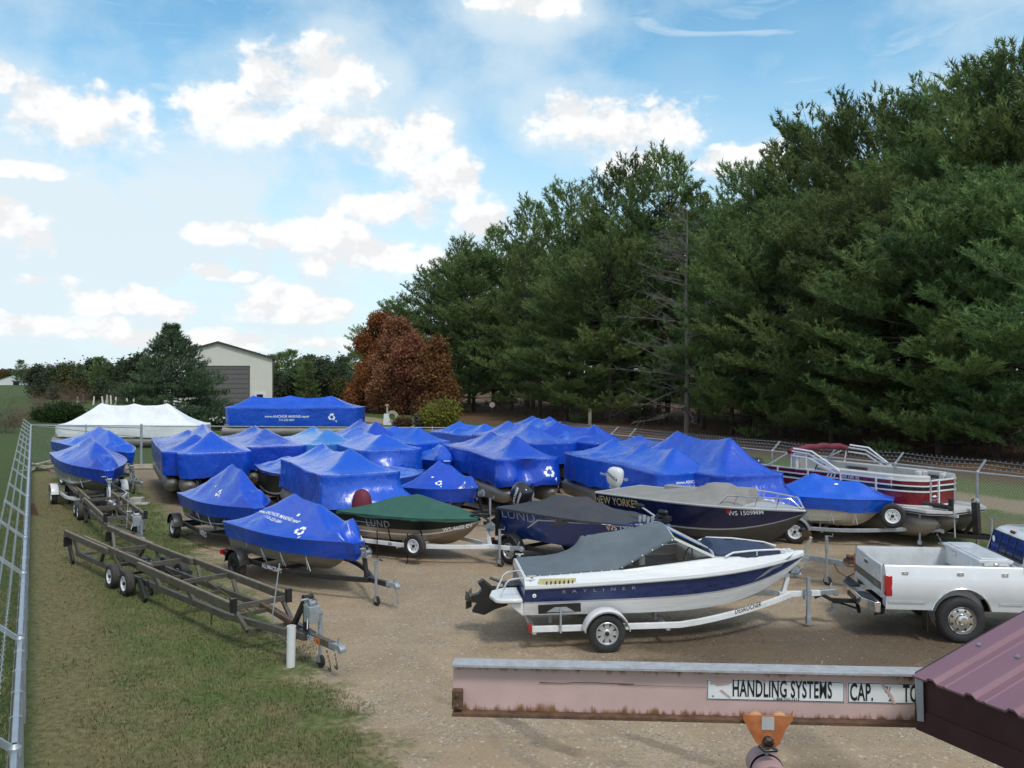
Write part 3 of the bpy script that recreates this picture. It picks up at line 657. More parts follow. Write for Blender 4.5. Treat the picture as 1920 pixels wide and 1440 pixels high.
# ------------------------------------------------------------ V hulls
def VB(key,label,s,zs,b,zb,W,posts,pos=None,**k):
    if pos is None: p,h,L=vplace(s,zs,b,zb,W)
    else: p,h,L=pos
    t=vboat(label,p,h,L,W,zs,zb,[(q*L,z) for q,z in posts],**k); wrap[key]=t; return p,h,L
p,h,L=VB('V4','blue wrapped fishing boat with web lettering and a recycling mark, nearest in the left row',(415,977),1.2,(672,1016),1.17,1.95,((.40,2.0),(.63,1.86)),seed=41,hullm=ALUD,skirt=.36,stripe=ALU)
V4=wrap['V4']; print('V4',p,h,L)
boat_trailer('black trailer with white lettering and jack under the nearest lettered blue boat',(p.x,p.y,0),h,xr=-.1,xf=L+1.35,hw=.86,wx=(L*.22,),bend=L*.55,r=.31,style='dark',text='ALUMACRAFT',textx=L*.55-.1,tsize=.14,winchx=L+.32,wz=1.0)
p,h,L=VB('V3','peaked blue wrapped boat with a slanting recycling mark, between two pontoons and the lettered boat',(330,923),1.25,(487,952),1.25,1.9,((.50,2.24),(.66,2.14)),seed=42,hullm=NAVY,skirt=.36,zk=.42)
boat_trailer('black trailer with white brand lettering under the peaked recycling-marked blue boat',(p.x,p.y,0),h,xr=-.1,xf=L+1.2,hw=.9,wx=(L*.10,),bend=L*.55,r=.32,style='white',text='NITRO',textx=L*.60,tsize=.2,winchx=L+.35,wz=1.05)
p,h,L=VB('V2','blue wrapped aluminium boat with crumpled bow, in front of the empty tandem trailer',(90,848),1.72,(205,882),1.5,2.2,((.40,2.46),(.56,2.34)),seed=43,hullm=ALU,skirt=.40,zk=.5,zc=.80,stripe=WHITEG)
boat_trailer('white trailer with white fenders under the crumpled-bow blue boat',(p.x,p.y,0),h,xr=-.2,xf=L+.9,hw=.98,wx=(L*.35,),bend=L*.6,r=.33,mat=WSTEEL,style='white',fmat=WSTEEL,winchx=L+.05,wz=1.2)
p2,h2,L2=vplace((68,825),1.8,(185,848),1.55,2.2)
VB('V1','farthest-left blue wrapped boat against the fence corner, dark hull side showing',None,1.78,None,1.6,2.2,((.46,2.5),(.62,2.42)),pos=(P(68,825,1.8)+Vector((1.5,.5,0))-Vector((0,0,0)),R(-45),6.2),seed=44,hullm=WHITEG,skirt=.42,zk=.5,zc=.85)
q=P(68,825,1.8)+Vector((1.5,.5,0))
boat_trailer('dull galvanised trailer under the farthest-left blue boat',(q.x,q.y,0),R(-45),xr=-.2,xf=7.2,hw=.98,wx=(2.0,),bend=3.6,r=.33,mat=GALVD,style='white')
p,h,L=VB('V5','small blue wrapped boat with an unwrapped black hull between two tall pontoons',(475,870),1.45,(570,892),1.45,1.9,((.38,1.92),(.66,1.88)),seed=45,hullm=BLACKG,skirt=.10,zk=.5)
boat_trailer('black trailer in deep shade under the small black-hulled boat',(p.x,p.y,0),h,xr=-.1,xf=L+1.2,hw=.86,wx=(L*.3,),bend=L*.55,style='dark')
p,h,L=VB('V6','blue wrapped boat with a square lump on its bow, beyond the green-covered boat',(742,912),1.2,(893,914),1.2,1.9,((.42,2.02),(.62,1.86)),seed=46,hullm=NAVY,skirt=.42,zk=.42,stripe=ALU)
boat_trailer('black trailer under the boat with the square bow lump',(p.x,p.y,0),h,xr=-.1,xf=L+1.1,hw=.86,wx=(L*.3,),bend=L*.55,style='dark',winchx=L+.2)
p,h,L=VB('V8','small rounded blue wrapped boat squeezed behind the white-post pontoon, vent patch on top',(771,852),1.45,(838,864),1.45,1.8,((.5,2.0),(.72,2.02)),seed=47,hullm=ALUD,skirt=.5)
p,h,L=VB('V9','blue wrapped boat hidden low behind the square-lumped boat, only its rounded shoulder showing',(716,902),1.35,(790,880),1.35,1.8,((.5,1.65),),seed=48,hullm=ALUD,skirt=.4,bowlumps=False)
p,h,L=VB('V7','blue wrapped boat on a cream hull, right of the gold-lettered boat\'s bow',(1420,925),1.32,(1676,934),1.28,2.0,((.40,1.92),(.72,1.72)),seed=49,hullm=CREAM,skirt=.36,zk=.42,zc=.62,bluntness=.9,lumps=((1.7,-.55,.14,.22),(2.3,-.7,.08,.15)),bowlumps=False,stripe=CREAM,bowp=3.2)
V7=wrap['V7']; print('V7',p,h,L)
boat_trailer('galvanised trailer with an upright white spare wheel under the cream-hulled blue boat',(p.x,p.y,0),h,xr=.0,xf=L+1.2,hw=.9,wx=(L*.30,),bend=L*.55,mat=GALVD,style='white',winchx=L+.1,wz=1.0,spare=(L+.0,-.50,.86),r=.33)
# print and vents
def web(s=.17): return join2d((text2d('www.ANCHOR MARINE.repair',s,.015,.15),0,0),(text2d('715-223-5891',s*.85,.012,.15),-.1*s,-s*1.05))
c=V4[1]; decal('web_lettering',c,web(.135),WMARK,(1,0,0),px=(522,1005-38)); decal('recycling_mark',c,recycle2d(.30),WMARK,(1,0,0),px=(563,996)); vent(c,(560,966))
c=wrap['V3'][1]; decal('recycling_mark',c,recycle2d(.26),WMARK,(.9,0,.5),px=(410,925)); vent(c,(405,912),.06)
c=wrap['V6'][1]; decal('recycling_mark',c,recycle2d(.25),WMARK,(1,0,0),px=(823,906)); vent(c,(811,895),.07)
c=wrap['P6'][1]; decal('recycling_mark',c,recycle2d(.42),WMARK,(0,1,0),px=(1030,885))
c=wrap['P10'][1]; decal('web_lettering',c,web(.125),WMARK,(0,1,0),px=(1316,903)); decal('web_lettering',c,web(.15),WMARK,(1,0,0),px=(1150,893))
decal('web_lettering',bpc,web(.22),WMARK,(1,0,0),px=(538,781)); decal('recycling_mark',bpc,recycle2d(.5),WMARK,(1,0,0),px=(622,782))
vent(V7[1],(1568,908),.09)
for k_,px_ in (('V8',(812,841)),('V2',(148,836)),('V1',(131,813)),('V5',(525,852))): vent(wrap[k_][1],px_,.08)
m=MB(); m.tube([(0,0,0),(0,0,.5)],.05,10); 
gp=thing('guide_post','grey upright guide post beside the recycling-marked pontoon','post',P(854,946,.55)); 
m=MB(); m.tube([(0,0,-.55),(0,0,.75)],.05,10); m.build('post',[GALVD],gp)
gp2=thing('guide_post','short grey guide post at the dented pontoon\'s end','post',P(725,905,.6))
m=MB(); m.box((0,0,.1),(.1,.08,1.4)); m.build('post',[GALVD],gp2,bevel=.01)
# ============================================================ canvas-covered boats
def canvas(parent,sh,L,posts,mat,x0=.02,x1=None,skirt=.10,seed=0,bowridge=.05,over=.03,name='canvas_cover',wr=.03,sternridge=None,nu=52,sag=.1,pr=.1,lumps=(),hip=None):
    x1=x1 or L*.985
    LL=x1-x0
    hb=lambda u: sh(x0+u*LL)[0]+over*(1 if u<.97 else .6)
    rz=lambda u: sh(x0+u*LL)[1]+.02
    A=membrane(hb,rz,x0,LL,[(a-x0,z) for a,z in posts],seed=seed,bowridge=bowridge,wr=wr,sternridge=sternridge,nu=nu,sag=sag,pr=pr,lumps=lumps)
    if hip: A=tent(hb,rz,x0,LL,[(a-x0,z) for a,z in posts],nu=nu,seed=seed,wr=wr,sag=sag,pw=hip)
    # tension folds running from the posts to the gunwale
    me=cover_mesh(A,lambda x,y:skirt,lambda x,y:.15,seed=seed,rows=5,hem=.03,rag=.02,lip=.008)
    return cover_obj(me,parent,mat,name)
# --- green covered boat
p,h,L=vplace((627,958),1.12,(902,972),1.12,1.75); print('LG',p,h,L)
t=thing('fishing_boat','black and tan fishing boat under a green canvas cover with a red motor hood','boat',(p.x,p.y,0),h,'fishing boats under canvas covers')
ho,sh,ch=hull(L,1.72,.36,.50,1.10,1.10,.72,[(0,TANALU),(.24,TANALU),(.30,CREAM),(.48,TANALU),(1,BLACKG)],parent=t)
cg=canvas(t,sh,L,[(L*.38,1.56),(L*.52,1.62)],GCAN,seed=51,skirt=.07,sag=.10,hip=1.25)
mh=MB(); A=[]
for zz,hx,hy in [(0,.30,.24),(.12,.29,.235),(.28,.26,.2),(.4,.19,.14),(.46,.09,.07),(.475,.01,.01)]: A.append([(hx*math.cos(2*math.pi*i/20),hy*math.sin(2*math.pi*i/20),zz) for i in range(20)])
mh.grid(np.array(A),loop=True); o=mh.build('motor_hood',[BURG],t,loc=(.12,.1,1.12)); o['label']='dark red fabric motor hood'
decal('name_lettering',ho,text2d('LUND',.26,.006,space=1.15),SMARK,(1,0,0),px=(708,982)); decal('registration_number',ho,text2d('WS 4602 EV',.145,.014),WMARK,(1,0,0),px=(858,990))
for k in range(3):
    s_=MB()
st_=[]
for px_ in ((730,1000),(790,1000),(664,985)):
    d=decal('strap',ho,rect2d(.035,.52),KMARK,(1,0,0),px=(px_[0],px_[1]),off=.01)
sw=[(-.55,-.06),(-.2,.02),(.1,.06),(.6,.05),(.6,.065),(.1,.08),(-.22,.045),(-.56,-.03)]
decal('pinstripe',ho,(sw,[tuple(range(8))]),SMARK,(1,0,0),px=(668,981))
m=MB(); m.tube([(L*.93,-.05,1.18),(L*1.0,-.05,1.22),(L*1.06,-.05,1.1)],.03,8); m.box((L*1.02,0,1.2),(.3,.12,.08)); m.build('bow_motor',[BLACK],t)
lt=boat_trailer('white painted trailer with a white spare wheel and dangling straps under the green-covered boat',(p.x,p.y,0),h,xr=-.1,xf=L+1.15,hw=.80,wx=(L*.16,),bend=L*.55,mat=WSTEEL,style='white',fmat=WSTEEL,r=.29,spare=(L*.66,-.92,.47),winchx=L+.28,wz=.95,text='SALMON TRAILERS' if 0 else 'SA',textx=L*.45,tmat=KMARK,tsize=.11)
for q in ((L*.36,.75),(L*.60,.75)):
    m=MB(); m.bar((q[0],-.9,.75),(q[0]+.02,-.92,.05),.035,.006); m.bar((q[0]+.02,-.92,.05),(q[0]+.25*(1 if q[0]<L*.5 else .1),-1.0,.012),.035,.006); m.build('loose_strap',[KMARK],lt)
# --- dark blue boat, grey cover, black outboard
p,h,L=vplace((929,951),1.32,(1262,985),1.32,2.0); print('LB',p,h,L)
t=thing('fishing_boat','dark blue fishing boat under a dark grey canvas cover with a black outboard','boat',(p.x,p.y,0),h,'fishing boats under canvas covers')
ho,sh,ch=hull(L,2.0,.42,.62,1.30,1.28,.85,[(0,BLUEP),(.10,BLUEP),(1,BLUEP)],parent=t,rakestern=.0)
canvas(t,sh,L,[(L*.24,1.68),(L*.46,1.70)],DGCAN,x1=L*.80,seed=52,skirt=.05,sag=.10,wr=.06,bowridge=.04,sternridge=None)
gunwale(t,sh,L,.025,BLUEP)
m=MB(); A=[]
for x in np.linspace(L*.78,L*.985,9): b,z=sh(x); A.append([(x,-b,z),(x,-b*.4,z+.01),(x,b*.4,z+.01),(x,b,z)])
m.grid(np.array(A)); m.build('bow_deck',[BLUEP],t)
decal('name_lettering',ho,text2d('LUND',.36,-.004,sx=1.25,space=1.05),SMARK,(1,0,0),px=(971,967)); decal('model_lettering',ho,text2d('ANGLER 16',.085,.005,.2,sx=1.2),SMARK,(1,0,0),px=(1037,972)); decal('registration_number',ho,text2d('WS 1500 RR',.17,.016),WMARK,(1,0,0),px=(1172,989)); decal('registration_sticker',ho,rect2d(.14,.12),REDM,(1,0,0),px=(1142,988))
decal('pinstripe',ho,([(-1.5,-.30),(-1.1,-.06),(-.5,.0),(1.6,.0),(1.6,.022),(-.5,.022),(-1.13,-.03),(-1.55,-.30)],[tuple(range(8))]),GREYS,(1,0,0),px=(1075,981)); decal('pinstripe',ho,([(-1.0,-.13),(-.72,.05),(-.30,.07),(-.40,-.0)],[(0,1,2,3)]),DGREY,(1,0,0),px=(1090,984))
ob,cw=outboard(t,-.12,.0,1.18,38,BLACKP,BLACK,scale=1.0,label='glossy black outboard tilted up with white lettering')
decal('lettering',cw,text2d('MERCURY',.11,.012,.2),WMARK,(.25,0,-1),hit=((-.2,-.2,.28),(0,-1,.05)),off=.006)
decal('pinstripe',cw,([(-.2,-.02),(.2,-.05),(.22,.0),(-.18,.05)],[(0,1,2,3)]),GREYS,(.3,0,-1),hit=((-.05,-.2,.30),(0,-1,.05)),off=.006)
tm=MB(); bx,bz=L*.93,sh(L*.93)[1]
tm.tube([(bx-.62,.05,bz+.36),(bx-.1,.0,bz+.16)],.022,8,mi=1); tm.lathe([(-.12,.02),(-.1,.05),(.05,.055),(.15,.02)],axis='x',c=(bx-.64,.05,bz+.37),n=10); tm.box((bx,0,bz+.08),(.35,.16,.07)); tm.tube([(bx-.15,0,bz+.15),(bx+.02,0,bz+.35)],.03,8); tm.lathe([(-.1,.05),(.1,.06),(.14,.02)],axis='x',c=(bx+.05,0,bz+.3),n=10); tm.box((bx+.16,0,bz+.16),(.14,.2,.1)); tm.box((bx+.02,.0,bz+.22),(.1,.36,.05)); 
for k in range(4): tm.box((bx-.5+.12*k,-.12,bz+.1+.03*(k%2)),(.05,.05,.14),1)
tm.build('bow_motor',[BLACK,GREYS],t)
m=MB(); m.box((.05,-.98,.95),(.09,.08,.7)); m.build('guide_pole',[BLACK],t)
boat_trailer('black trailer with a spoked steel wheel under the dark blue boat',(p.x,p.y,0),h,xr=-.25,xf=L+1.1,hw=.92,wx=(L*.14,),bend=L*.55,mat=BSTEEL,style='spoke',r=.33)
# --- navy boat with gold name
p,h,L=vplace((1114,921),1.62,(1512,958),1.58,2.1); print('NY',p,h,L)
t=thing('fishing_boat','navy runabout with gold lettering, white outboard and a tan-grey canvas cover','boat',(p.x,p.y,0),h,'fishing boats under canvas covers')
ho,sh,ch=hull(L,2.1,.55,.78,1.58,1.58,.88,[(0,DGREY),(.22,DGREY),(.27,GREYS),(1,NAVY)],parent=t,sheerp=2)
gunwale(t,sh,L,.03,GREYS,out=.01)
canvas(t,sh,L,[(L*.40,1.80),(L*.58,2.02),(L*.70,1.98)],TCAN,x1=L*.76,seed=53,skirt=.03,sag=.02,bowridge=None,sternridge=.02,over=-.05,pr=.35)
m=MB(); A=[]
for x in np.linspace(L*.72,L*.985,11): b,z=sh(x); A.append([(x,-b,z),(x,-b*.5,z+.05),(x,0,z+.07),(x,b*.5,z+.05),(x,b,z)])
m.grid(np.array(A)); m.build('bow_deck',[GREYS],t)
m=MB()
for sg in(-1,1):
    pts=[]
    for i,x in enumerate(np.linspace(L*.66,L*.985,9)): b,z=sh(x); pts.append((x,sg*b*.86,z+(.26 if 0<i<8 else .03)))
    m.tube(pts,.018,8)
    for i in (2,4,6): b,z=sh(pts[i][0]); m.tube([(pts[i][0]-.08,pts[i][1],z),pts[i]],.012,6)
m.build('bow_rail',[CHROME],t)
ob,cw=outboard(t,-.05,.05,1.62,8,M('silver_white_cowl',(.62,.63,.64),.3,coat=.3,var=.03),GREYS,scale=.82,label='white outboard motor with black lettering')
decal('lettering',cw,text2d('HONDA',.13,.018,.2),KMARK,(1,0,-.45),hit=((-.2,-.2,.34),(0,-1,.05)),off=.006)
d=decal('name_lettering',ho,text2d('NEW YORKER',.28,.012,sx=.82),GOLD,(1,0,0),px=(1156,941)); decal('registration_number',ho,text2d('WS 1509MM',.155,.014),WMARK,(1,0,0),px=(1398,962)); decal('registration_sticker',ho,rect2d(.14,.1),REDM,(1,0,0),px=(1367,959))
m=MB(); m.box((L*.30,.78,1.64),(1.2,.3,.18)); m.build('side_locker',[VINYLD],t,bevel=.02)
ny=thing('boat_trailer','weathered galvanised trailer with a rusty coupler and jack wheel under the navy boat','trailer',(p.x,p.y,0),h,'boat trailers under the stored boats')
m=MB()
for sg in(-1,1): m.bar((.2,sg*.8,.42),(L*.6,sg*.8,.42),.07,.1); m.bar((L*.6,sg*.8,.42),(L+.1,sg*.05,.5),.07,.1)
m.bar((L-.6,0,.52),(L+1.0,0,.52),.1,.12); m.build('frame',[GALVD],ny,bevel=.006)
m=MB(); m.lathe([(0,.001),(0,.05),(.28,.05),(.28,.001)],axis='x',c=(L+.95,0,.68),n=12); m.box((L+1.1,0,.58),(.42,.1,.1)); m.tube([(L+.9,-.05,.56),(L+1.0,-.06,.48),(L+1.2,-.05,.5)],.02,6); m.build('surge_coupler',[RUST],ny)
coupler(ny,L+1.42,.55,GALVD); jack(ny,L+.55,-.14,1.08,GALVD)
m=MB(); m.tube([(L+.7,-.1,.5),(L+.8,-.1,.33),(L+1.0,-.1,.25),(L+1.15,-.08,.35),(L+1.2,-.05,.5)],.016,6); m.build('safety_chain',[RUST],ny)
winch(ny,L+.02,0,1.05,[(L-.05,0,.55),(L+.1,0,1.0)],M('cream_steel',(.45,.42,.33),.5,dirt=.4),RUST)
for x in (L*.32,L*.32+.8):
    for sg in(-1,1): wheel(ny,x,sg*1.0,.33,.2,style='white')
for sg in(-1,1):
    b=MB(); b.bar((.3,sg*.42,.62),(L*.75,sg*.36,.66),.12,.08); b.build('bunk',[BRTOP],ny)
# ============================================================ runabout on its white trailer
bh=R(6); BL=5.4; BWd=2.05
t=thing('runabout','white and navy runabout with a slate canvas cover on the white hitched trailer','boat',(.12,15.97,0),bh)
ho,sh,ch=hull(BL,BWd,.43,.56,1.06,1.335,.90,[(0,WHITEG),(.42,WHITEG),(.475,GREYS),(.96,NAVYF),(1,WHITEG)],parent=t,a=.42,p=2.5,strakes=True,sheerp=1.25,lift=2.3,rakestern=.04)
def dk(x): return float(np.interp(x,[0,1.7,2.7,3.4,4.2,5.0,5.4],[.135,.17,.21,.24,.18,.08,.03]))
# deck moulding
xs=np.concatenate([np.linspace(0,4.5,26),np.linspace(4.6,5.38,14)])
rows=[]
for x in xs:
    b,z=sh(x); d=dk(x); k=lambda i:max(0,b-i)
    hw=[b,b+.015,b+.012,max(.004,b-.03),max(.003,b-.10),max(.002,b-.17),max(.001,b-.30)]; zz=[z-.02,z-.015,z+.03,z+.055,z+.05+d*.5,z+d,z+d+.004]
    rows.append([(x,-a,c) for a,c in zip(hw,zz)]+[(x,a,c) for a,c in zip(hw[::-1],zz[::-1])])
m=MB(); A=np.array(rows); n=7
m.grid(A[:,:n]); m.grid(A[:,n:])
i0=int(np.argmin(abs(xs-3.45))); m.grid(A[i0:,n-1:n+1]); m.grid(A[:3,n-1:n+1])
m.add([A[0,j] for j in range(14)],[tuple(range(14))])
m.build('deck',[WHITEG],t,ang=30)
m=MB(); pts=[(x,-sh(x)[0]-.012,sh(x)[1]-.02) for x in xs]; m.tube(pts,.018,6); m.tube([(a,-b,c) for a,b,c in pts],.018,6); m.build('rub_rail',[GREYS],t)
# cockpit floor and bulkheads, dash, seats
m=MB(); m.box((1.8,0,.75),(3.0,1.5,.04)); m.build('cockpit_floor',[VINYLD],t)
m=MB(); m.box((3.25,0,1.3),(.25,1.45,.34)); m.build('dashboard',[VINYLD],t,bevel=.05)
for y in(-.42,.42):
    m=MB(); m.box((2.35,y,1.0),(.5,.5,.12)); m.box((2.12,y,1.25),(.12,.5,.5)); m.build('seat',[VINYL],t,bevel=.04)
m=MB(); a=[(3.02+.05*math.cos(q)*0+.06*math.sin(q),-.42+.19*math.cos(q),1.40+.18*math.sin(q)) for q in [2*math.pi*i/18 for i in range(19)]]; m.tube(a,.016,6); m.tube([(3.02,-.61,1.4),(3.02,-.23,1.4)],.012,5); m.tube([(3.02,-.42,1.4),(3.2,-.42,1.34)],.03,6); m.build('steering_wheel',[BLACK],t)
# canvas
def hbC(u):
    x=.05+u*2.62; b=sh(x)[0]-.20
    return b if x<1.65 else b+( .80-b)*((x-1.65)/1.02)**1.1
def rzC(u):
    x=.05+u*2.62; z=sh(x)[1]+dk(x)+.02
    return z if x<1.65 else z+(1.83-z)*min(1,(x-1.65)/1.0)
A=membrane(hbC,rzC,.05,2.62,[(1.12,1.76),(2.42,1.985)],seed=61,ridge=True,sag=.10,wr=.022,pr=.06,nu=56,nv=30,endz=lambda v:1.83+.13*(1-v*v))
me=cover_mesh(A,lambda x,y:.045 if x<2.55 else .03,lambda x,y:.1,seed=6,rows=3,hem=.004,lip=.006); cc=cover_obj(me,t,SLATE,'canvas_cover')
m=MB()
for u in np.linspace(.02,.98,15):
    for sg in(-1,1): m.lathe([(0,.016),(.012,.012),(.014,.0005)],c=(.05+u*2.62,sg*(hbC(u)+.022),rzC(u)-.012),axis='y' ,n=8); 
m.build('snap',[WMARK],t)
# windshield
def side(x): return sh(x)[0]-.19
for sg in(-1,1):
    m=MB(); p0=(1.68,sg*side(1.68),sh(1.68)[1]+dk(1.68)+.02); p1=(2.66,sg*.79,1.82); p2=(3.40,sg*side(3.4)*.97,sh(3.4)[1]+dk(3.4)+.015)
    m.add([p0,p1,p2],[(0,1,2)]); m.build('side_window',[GLASS],t,recalc=False)
    f=MB(); f.bar(p1,p2,.035,.045); f.bar(p0,p2,.02,.03,1); f.build('window_frame',[WHITEG,BLACK],t)
m=MB(); a=[(2.66,y,1.82+.12*(1-(y/.79)**2)) for y in np.linspace(-.79,.79,9)]; b=[(3.40+.10*(1-(y/.79)**2),y*side(3.4)*.97/.79,sh(3.4)[1]+dk(3.4)+.015+.04*(1-(y/.79)**2)) for y in np.linspace(-.79,.79,9)]
m.grid(np.array([a,b])); m.build('windshield',[GLASS],t,recalc=False)
m=MB(); m.tube(a,.018,6); m.tube(b,.02,6); m.bar(a[3],b[3],.02,.03); m.bar(a[5],b[5],.02,.03); m.build('windshield_frame',[GREYS],t)
# bow cover and rails
def hbB(u):
    x=3.47+u*1.35; return max(.10,min(.66,sh(x)[0]-.12))
A=membrane(hbB,lambda u: sh(3.47+u*1.35)[1]+dk(3.47+u*1.35)+.045,3.47,1.35,[(.12,1.66),(.7,1.60)],seed=62,bowridge=-.04,nu=30,nv=20,wr=.02,pr=.3)
me=cover_mesh(A,lambda x,y:.07,lambda x,y:.1,seed=3,rows=3,hem=.01,lip=.008); cover_obj(me,t,BCAN,'bow_cover')
for sg in(-1,1):
    m=MB(); P_=lambda x,o,z:(x,sg*(sh(x)[0]-o),sh(x)[1]+dk(x)+z)
    m.tube([P_(3.6,.14,.02),P_(3.75,.13,.085),P_(4.2,.12,.095),P_(4.75,.10,.09),P_(4.95,.09,.05)],.017,8); m.tube([P_(4.25,.12,0),P_(4.25,.12,.095)],.010,6); m.build('bow_rail',[WSTEEL],t)
# marks
decal('lettering',ho,text2d('BAYLINER',.085,.003,space=2.7,sx=1.45),SMARK,(1,0,.04),px=(1123,1106))
decal('model_lettering',ho,text2d('1700',.06,.003,.2),SMARK,(1,0,.04),px=(1197,1096)) if 0 else None
decal('bow_graphic',ho,([(-.55,-.09),(-.2,.02),(.0,.04),(.05,.0),(.3,.06),(.5,.08),(.15,-.05),(-.1,-.03),(-.3,-.07)],[tuple(range(9))]),SMARK,(1,0,.1),px=(1455,1062))
m=MB(); b0,z0=sh(.55)
for k in range(7):
    x=.34+.075*k; m.box((x,-sh(x)[0]+.008,sh(x)[1]+.075),(.055,.02,.075)); m.box((x+.03,-sh(x)[0]-.004,sh(x)[1]+.065),(.016,.014,.05),1)
m.box((.56,-b0+.02,z0+.075),(.64,.02,.11)); m.build('engine_vent',[YELV,DARK],t)
m=MB(); m.lathe([(0,.035),(-.012,.03),(-.014,.0005)],c=(.16,-sh(.16)[0]-.003,.92),n=14); m.lathe([(-.015,.012),(-.02,.0005)],c=(.16,-sh(.16)[0]-.003,.92),n=10,mi=1); m.build('fuel_cap',[WMARK,BLACK],t)
for x,y in ((.12,.93),(.12,-.93),(5.05,0)):
    m=MB(); z=sh(x)[1]+dk(x)+.012; m.box((x,y,z+.012),(.05,.03,.03)); m.tube([(x-.08,y,z+.035),(x+.08,y,z+.035)],.011,6); m.build('cleat',[CHROME],t)
m=MB(); m.lathe([(0,.03),(.03,.025),(.045,.005)],axis='z',c=(5.22,0,sh(5.2)[1]+.05),n=12); m.build('bow_light',[CHROME],t)
# swim platform, rails, drive
m=MB(); m.prism([(-.04,-.98),(-.04,-.12),(-.30,-.12),(-.52,-.30),(-.58,-.62),(-.50,-.92),(-.40,-.98)],.80,.87,'xy'); m.prism([(-.02,.78),(-.02,.55),(-.3,.78)],-.9,-.86); m.prism([(-.02,.78),(-.02,.55),(-.3,.78)],-.3,-.26); m.build('swim_platform',[WHITEG],t,bevel=.02)
for y in(-.82,-.25):
    m=MB(); m.tube([(-.42,y,.87),(-.30,y,1.12),(-.22,y,1.18),(.02,y,1.20)],.016,8); m.build('hand_rail',[CHROME],t)
g=MB(); g.box((-.12,.12,.72),(.28,.36,.34)); g.prism([(-.2,.50),(-.16,.78),(-.48,.84),(-.64,.98),(-.74,.92),(-.66,.80),(-.74,.72),(-.86,.69),(-.86,.58),(-.74,.56),(-.84,.40),(-.62,.34),(-.42,.44)],.03,.19); g.lathe([(-.14,.03),(-.10,.07),(.16,.08),(.2,.04)],axis='x',c=(-.82,.11,.635),n=14,mi=1)
for k in range(3):
    a=2*math.pi*k/3+.5; c=Vector((-.90,.11+math.cos(a)*.11,.635+math.sin(a)*.11)); tv=Vector((.06,-math.sin(a)*.09,math.cos(a)*.09)); rv=Vector((0,math.cos(a)*.07,math.sin(a)*.07)); g.add([c-tv-rv,c+tv-rv,c+tv+rv,c-tv+rv],[(0,1,2,3)],1)
g.tube([(-.1,.3,.8),(-.5,.32,.95)],.03,8,1); g.tube([(-.05,-.02,.6),(-.3,.0,.55),(-.4,.1,.62)],.02,6); g.build('stern_drive',[BLACK,DGREY],t,bevel=.012)
# trailer
tr=boat_trailer('white single-axle trailer lettered on its frame, hitched to the white pickup','' and 0 or (.12,15.97,0),bh,mat=WSTEEL,xr=.10,xf=6.0,hw=1.0,zf=.36,zt=.58,wx=(1.36,),r=.325,tw=.22,style='spoke',fmat=WSTEEL,bend=2.7,text='DESROCHER',textx=4.15,tmat=KMARK,tsize=.13,winchx=5.12,wz=1.0,jk=False,group='boat trailers under the stored boats',stand=False) if 0 else boat_trailer('white single-axle trailer lettered on its frame, hitched to the white pickup',(.12,15.97,0),bh,mat=WSTEEL,xr=.10,xf=6.0,hw=1.0,zf=.36,zt=.58,wx=(1.36,),r=.325,tw=.22,style='spoke',fmat=WSTEEL,bend=2.7,winchx=5.12,wz=1.0,jk=False,stand=False)
winch(tr,5.2,0,1.04,[(4.98,0,.6),(5.08,0,.93),(4.86,0,.95)],WSTEEL)
m=MB(); m.bar((4.86,0,.95),(5.32,0,.97),.09,.05); m.build('winch_arm',[WSTEEL],tr)
m=MB(); m.bar((5.42,-.13,.14),(5.42,-.13,.92),.06,.06); m.box((5.42,-.09,.58),(.13,.1,.16)); m.box((5.42,-.13,.12),(.08,.09,.14)); m.build('jack',[GALVD],tr)
tf=[c for c in tr.children if c.name.startswith('frame')][0]
decal('frame_lettering',tf,text2d('DESROCHER',.125,.006,space=1.1,sx=.85),KMARK,(1,.3,.1),px=(1403,1140))
for sg in(-1,1):
    m=MB(); m.bar((.22,sg*1.03,.70),(.95,sg*1.03,.72),.05,.14); o=m.build('guide_board',[BLACK],tr)
    m=MB(); m.bar((.6,sg*1.06,.30),(.6,sg*1.06,.74),.05,.03); m.prism([(.36,.66),(.84,.66),(.7,.74),(.5,.74)],sg*1.06-.008,sg*1.06+.008); m.build('guide_bracket',[GALVD],tr)
for a_,b_ in(((.15,-.6,.5),(1.3,-.6,.52)),((2.0,-.5,.5),(3.2,-.35,.56))): m=MB(); m.bar(a_,b_,.1,.05); m.build('bunk_rail',[GALVD],tr)
# ============================================================ pickup
th=R(-6); tk=thing('pickup_truck','white older pickup truck with a diamond-plate toolbox across its bed','pickup truck',(7.96,16.33,0),th)
RA=.50; ZT=1.31
def zb_(x):
    z=.56
    if abs(x)<RA: z=max(z,.46+math.sqrt(RA*RA-x*x))
    return z
def ybody(z): return float(np.interp(z,[.5,.62,.72,.76,.95,1.10,1.13,1.25,1.31],[.93,.955,.965,.985,1.0,.985,.972,.93,.90]))
def panel(x0,x1,sg,arch):
    xs=list(np.linspace(x0,x1,10))
    if arch: xs=sorted(xs+[RA*math.cos(a) for a in np.linspace(0,math.pi,25)]+[-RA-.001,RA+.001])
    zl=[.5,.62,.72,.76,.95,1.10,1.13,1.25,1.31]; A=[]
    for x in xs:
        z0=zb_(x) if arch else .5
        fr=[z0+(ZT-z0)*k/10 for k in range(11)]
        zz=sorted(set([max(z0,q) for q in zl]+[z0])); 
        zz=[z0+(q-.5)/(ZT-.5)*(ZT-z0) if False else max(z0,q) for q in zl]; zz[0]=z0
        A.append([(x,sg*ybody(q),q) for q in zz])
    return np.array(A)
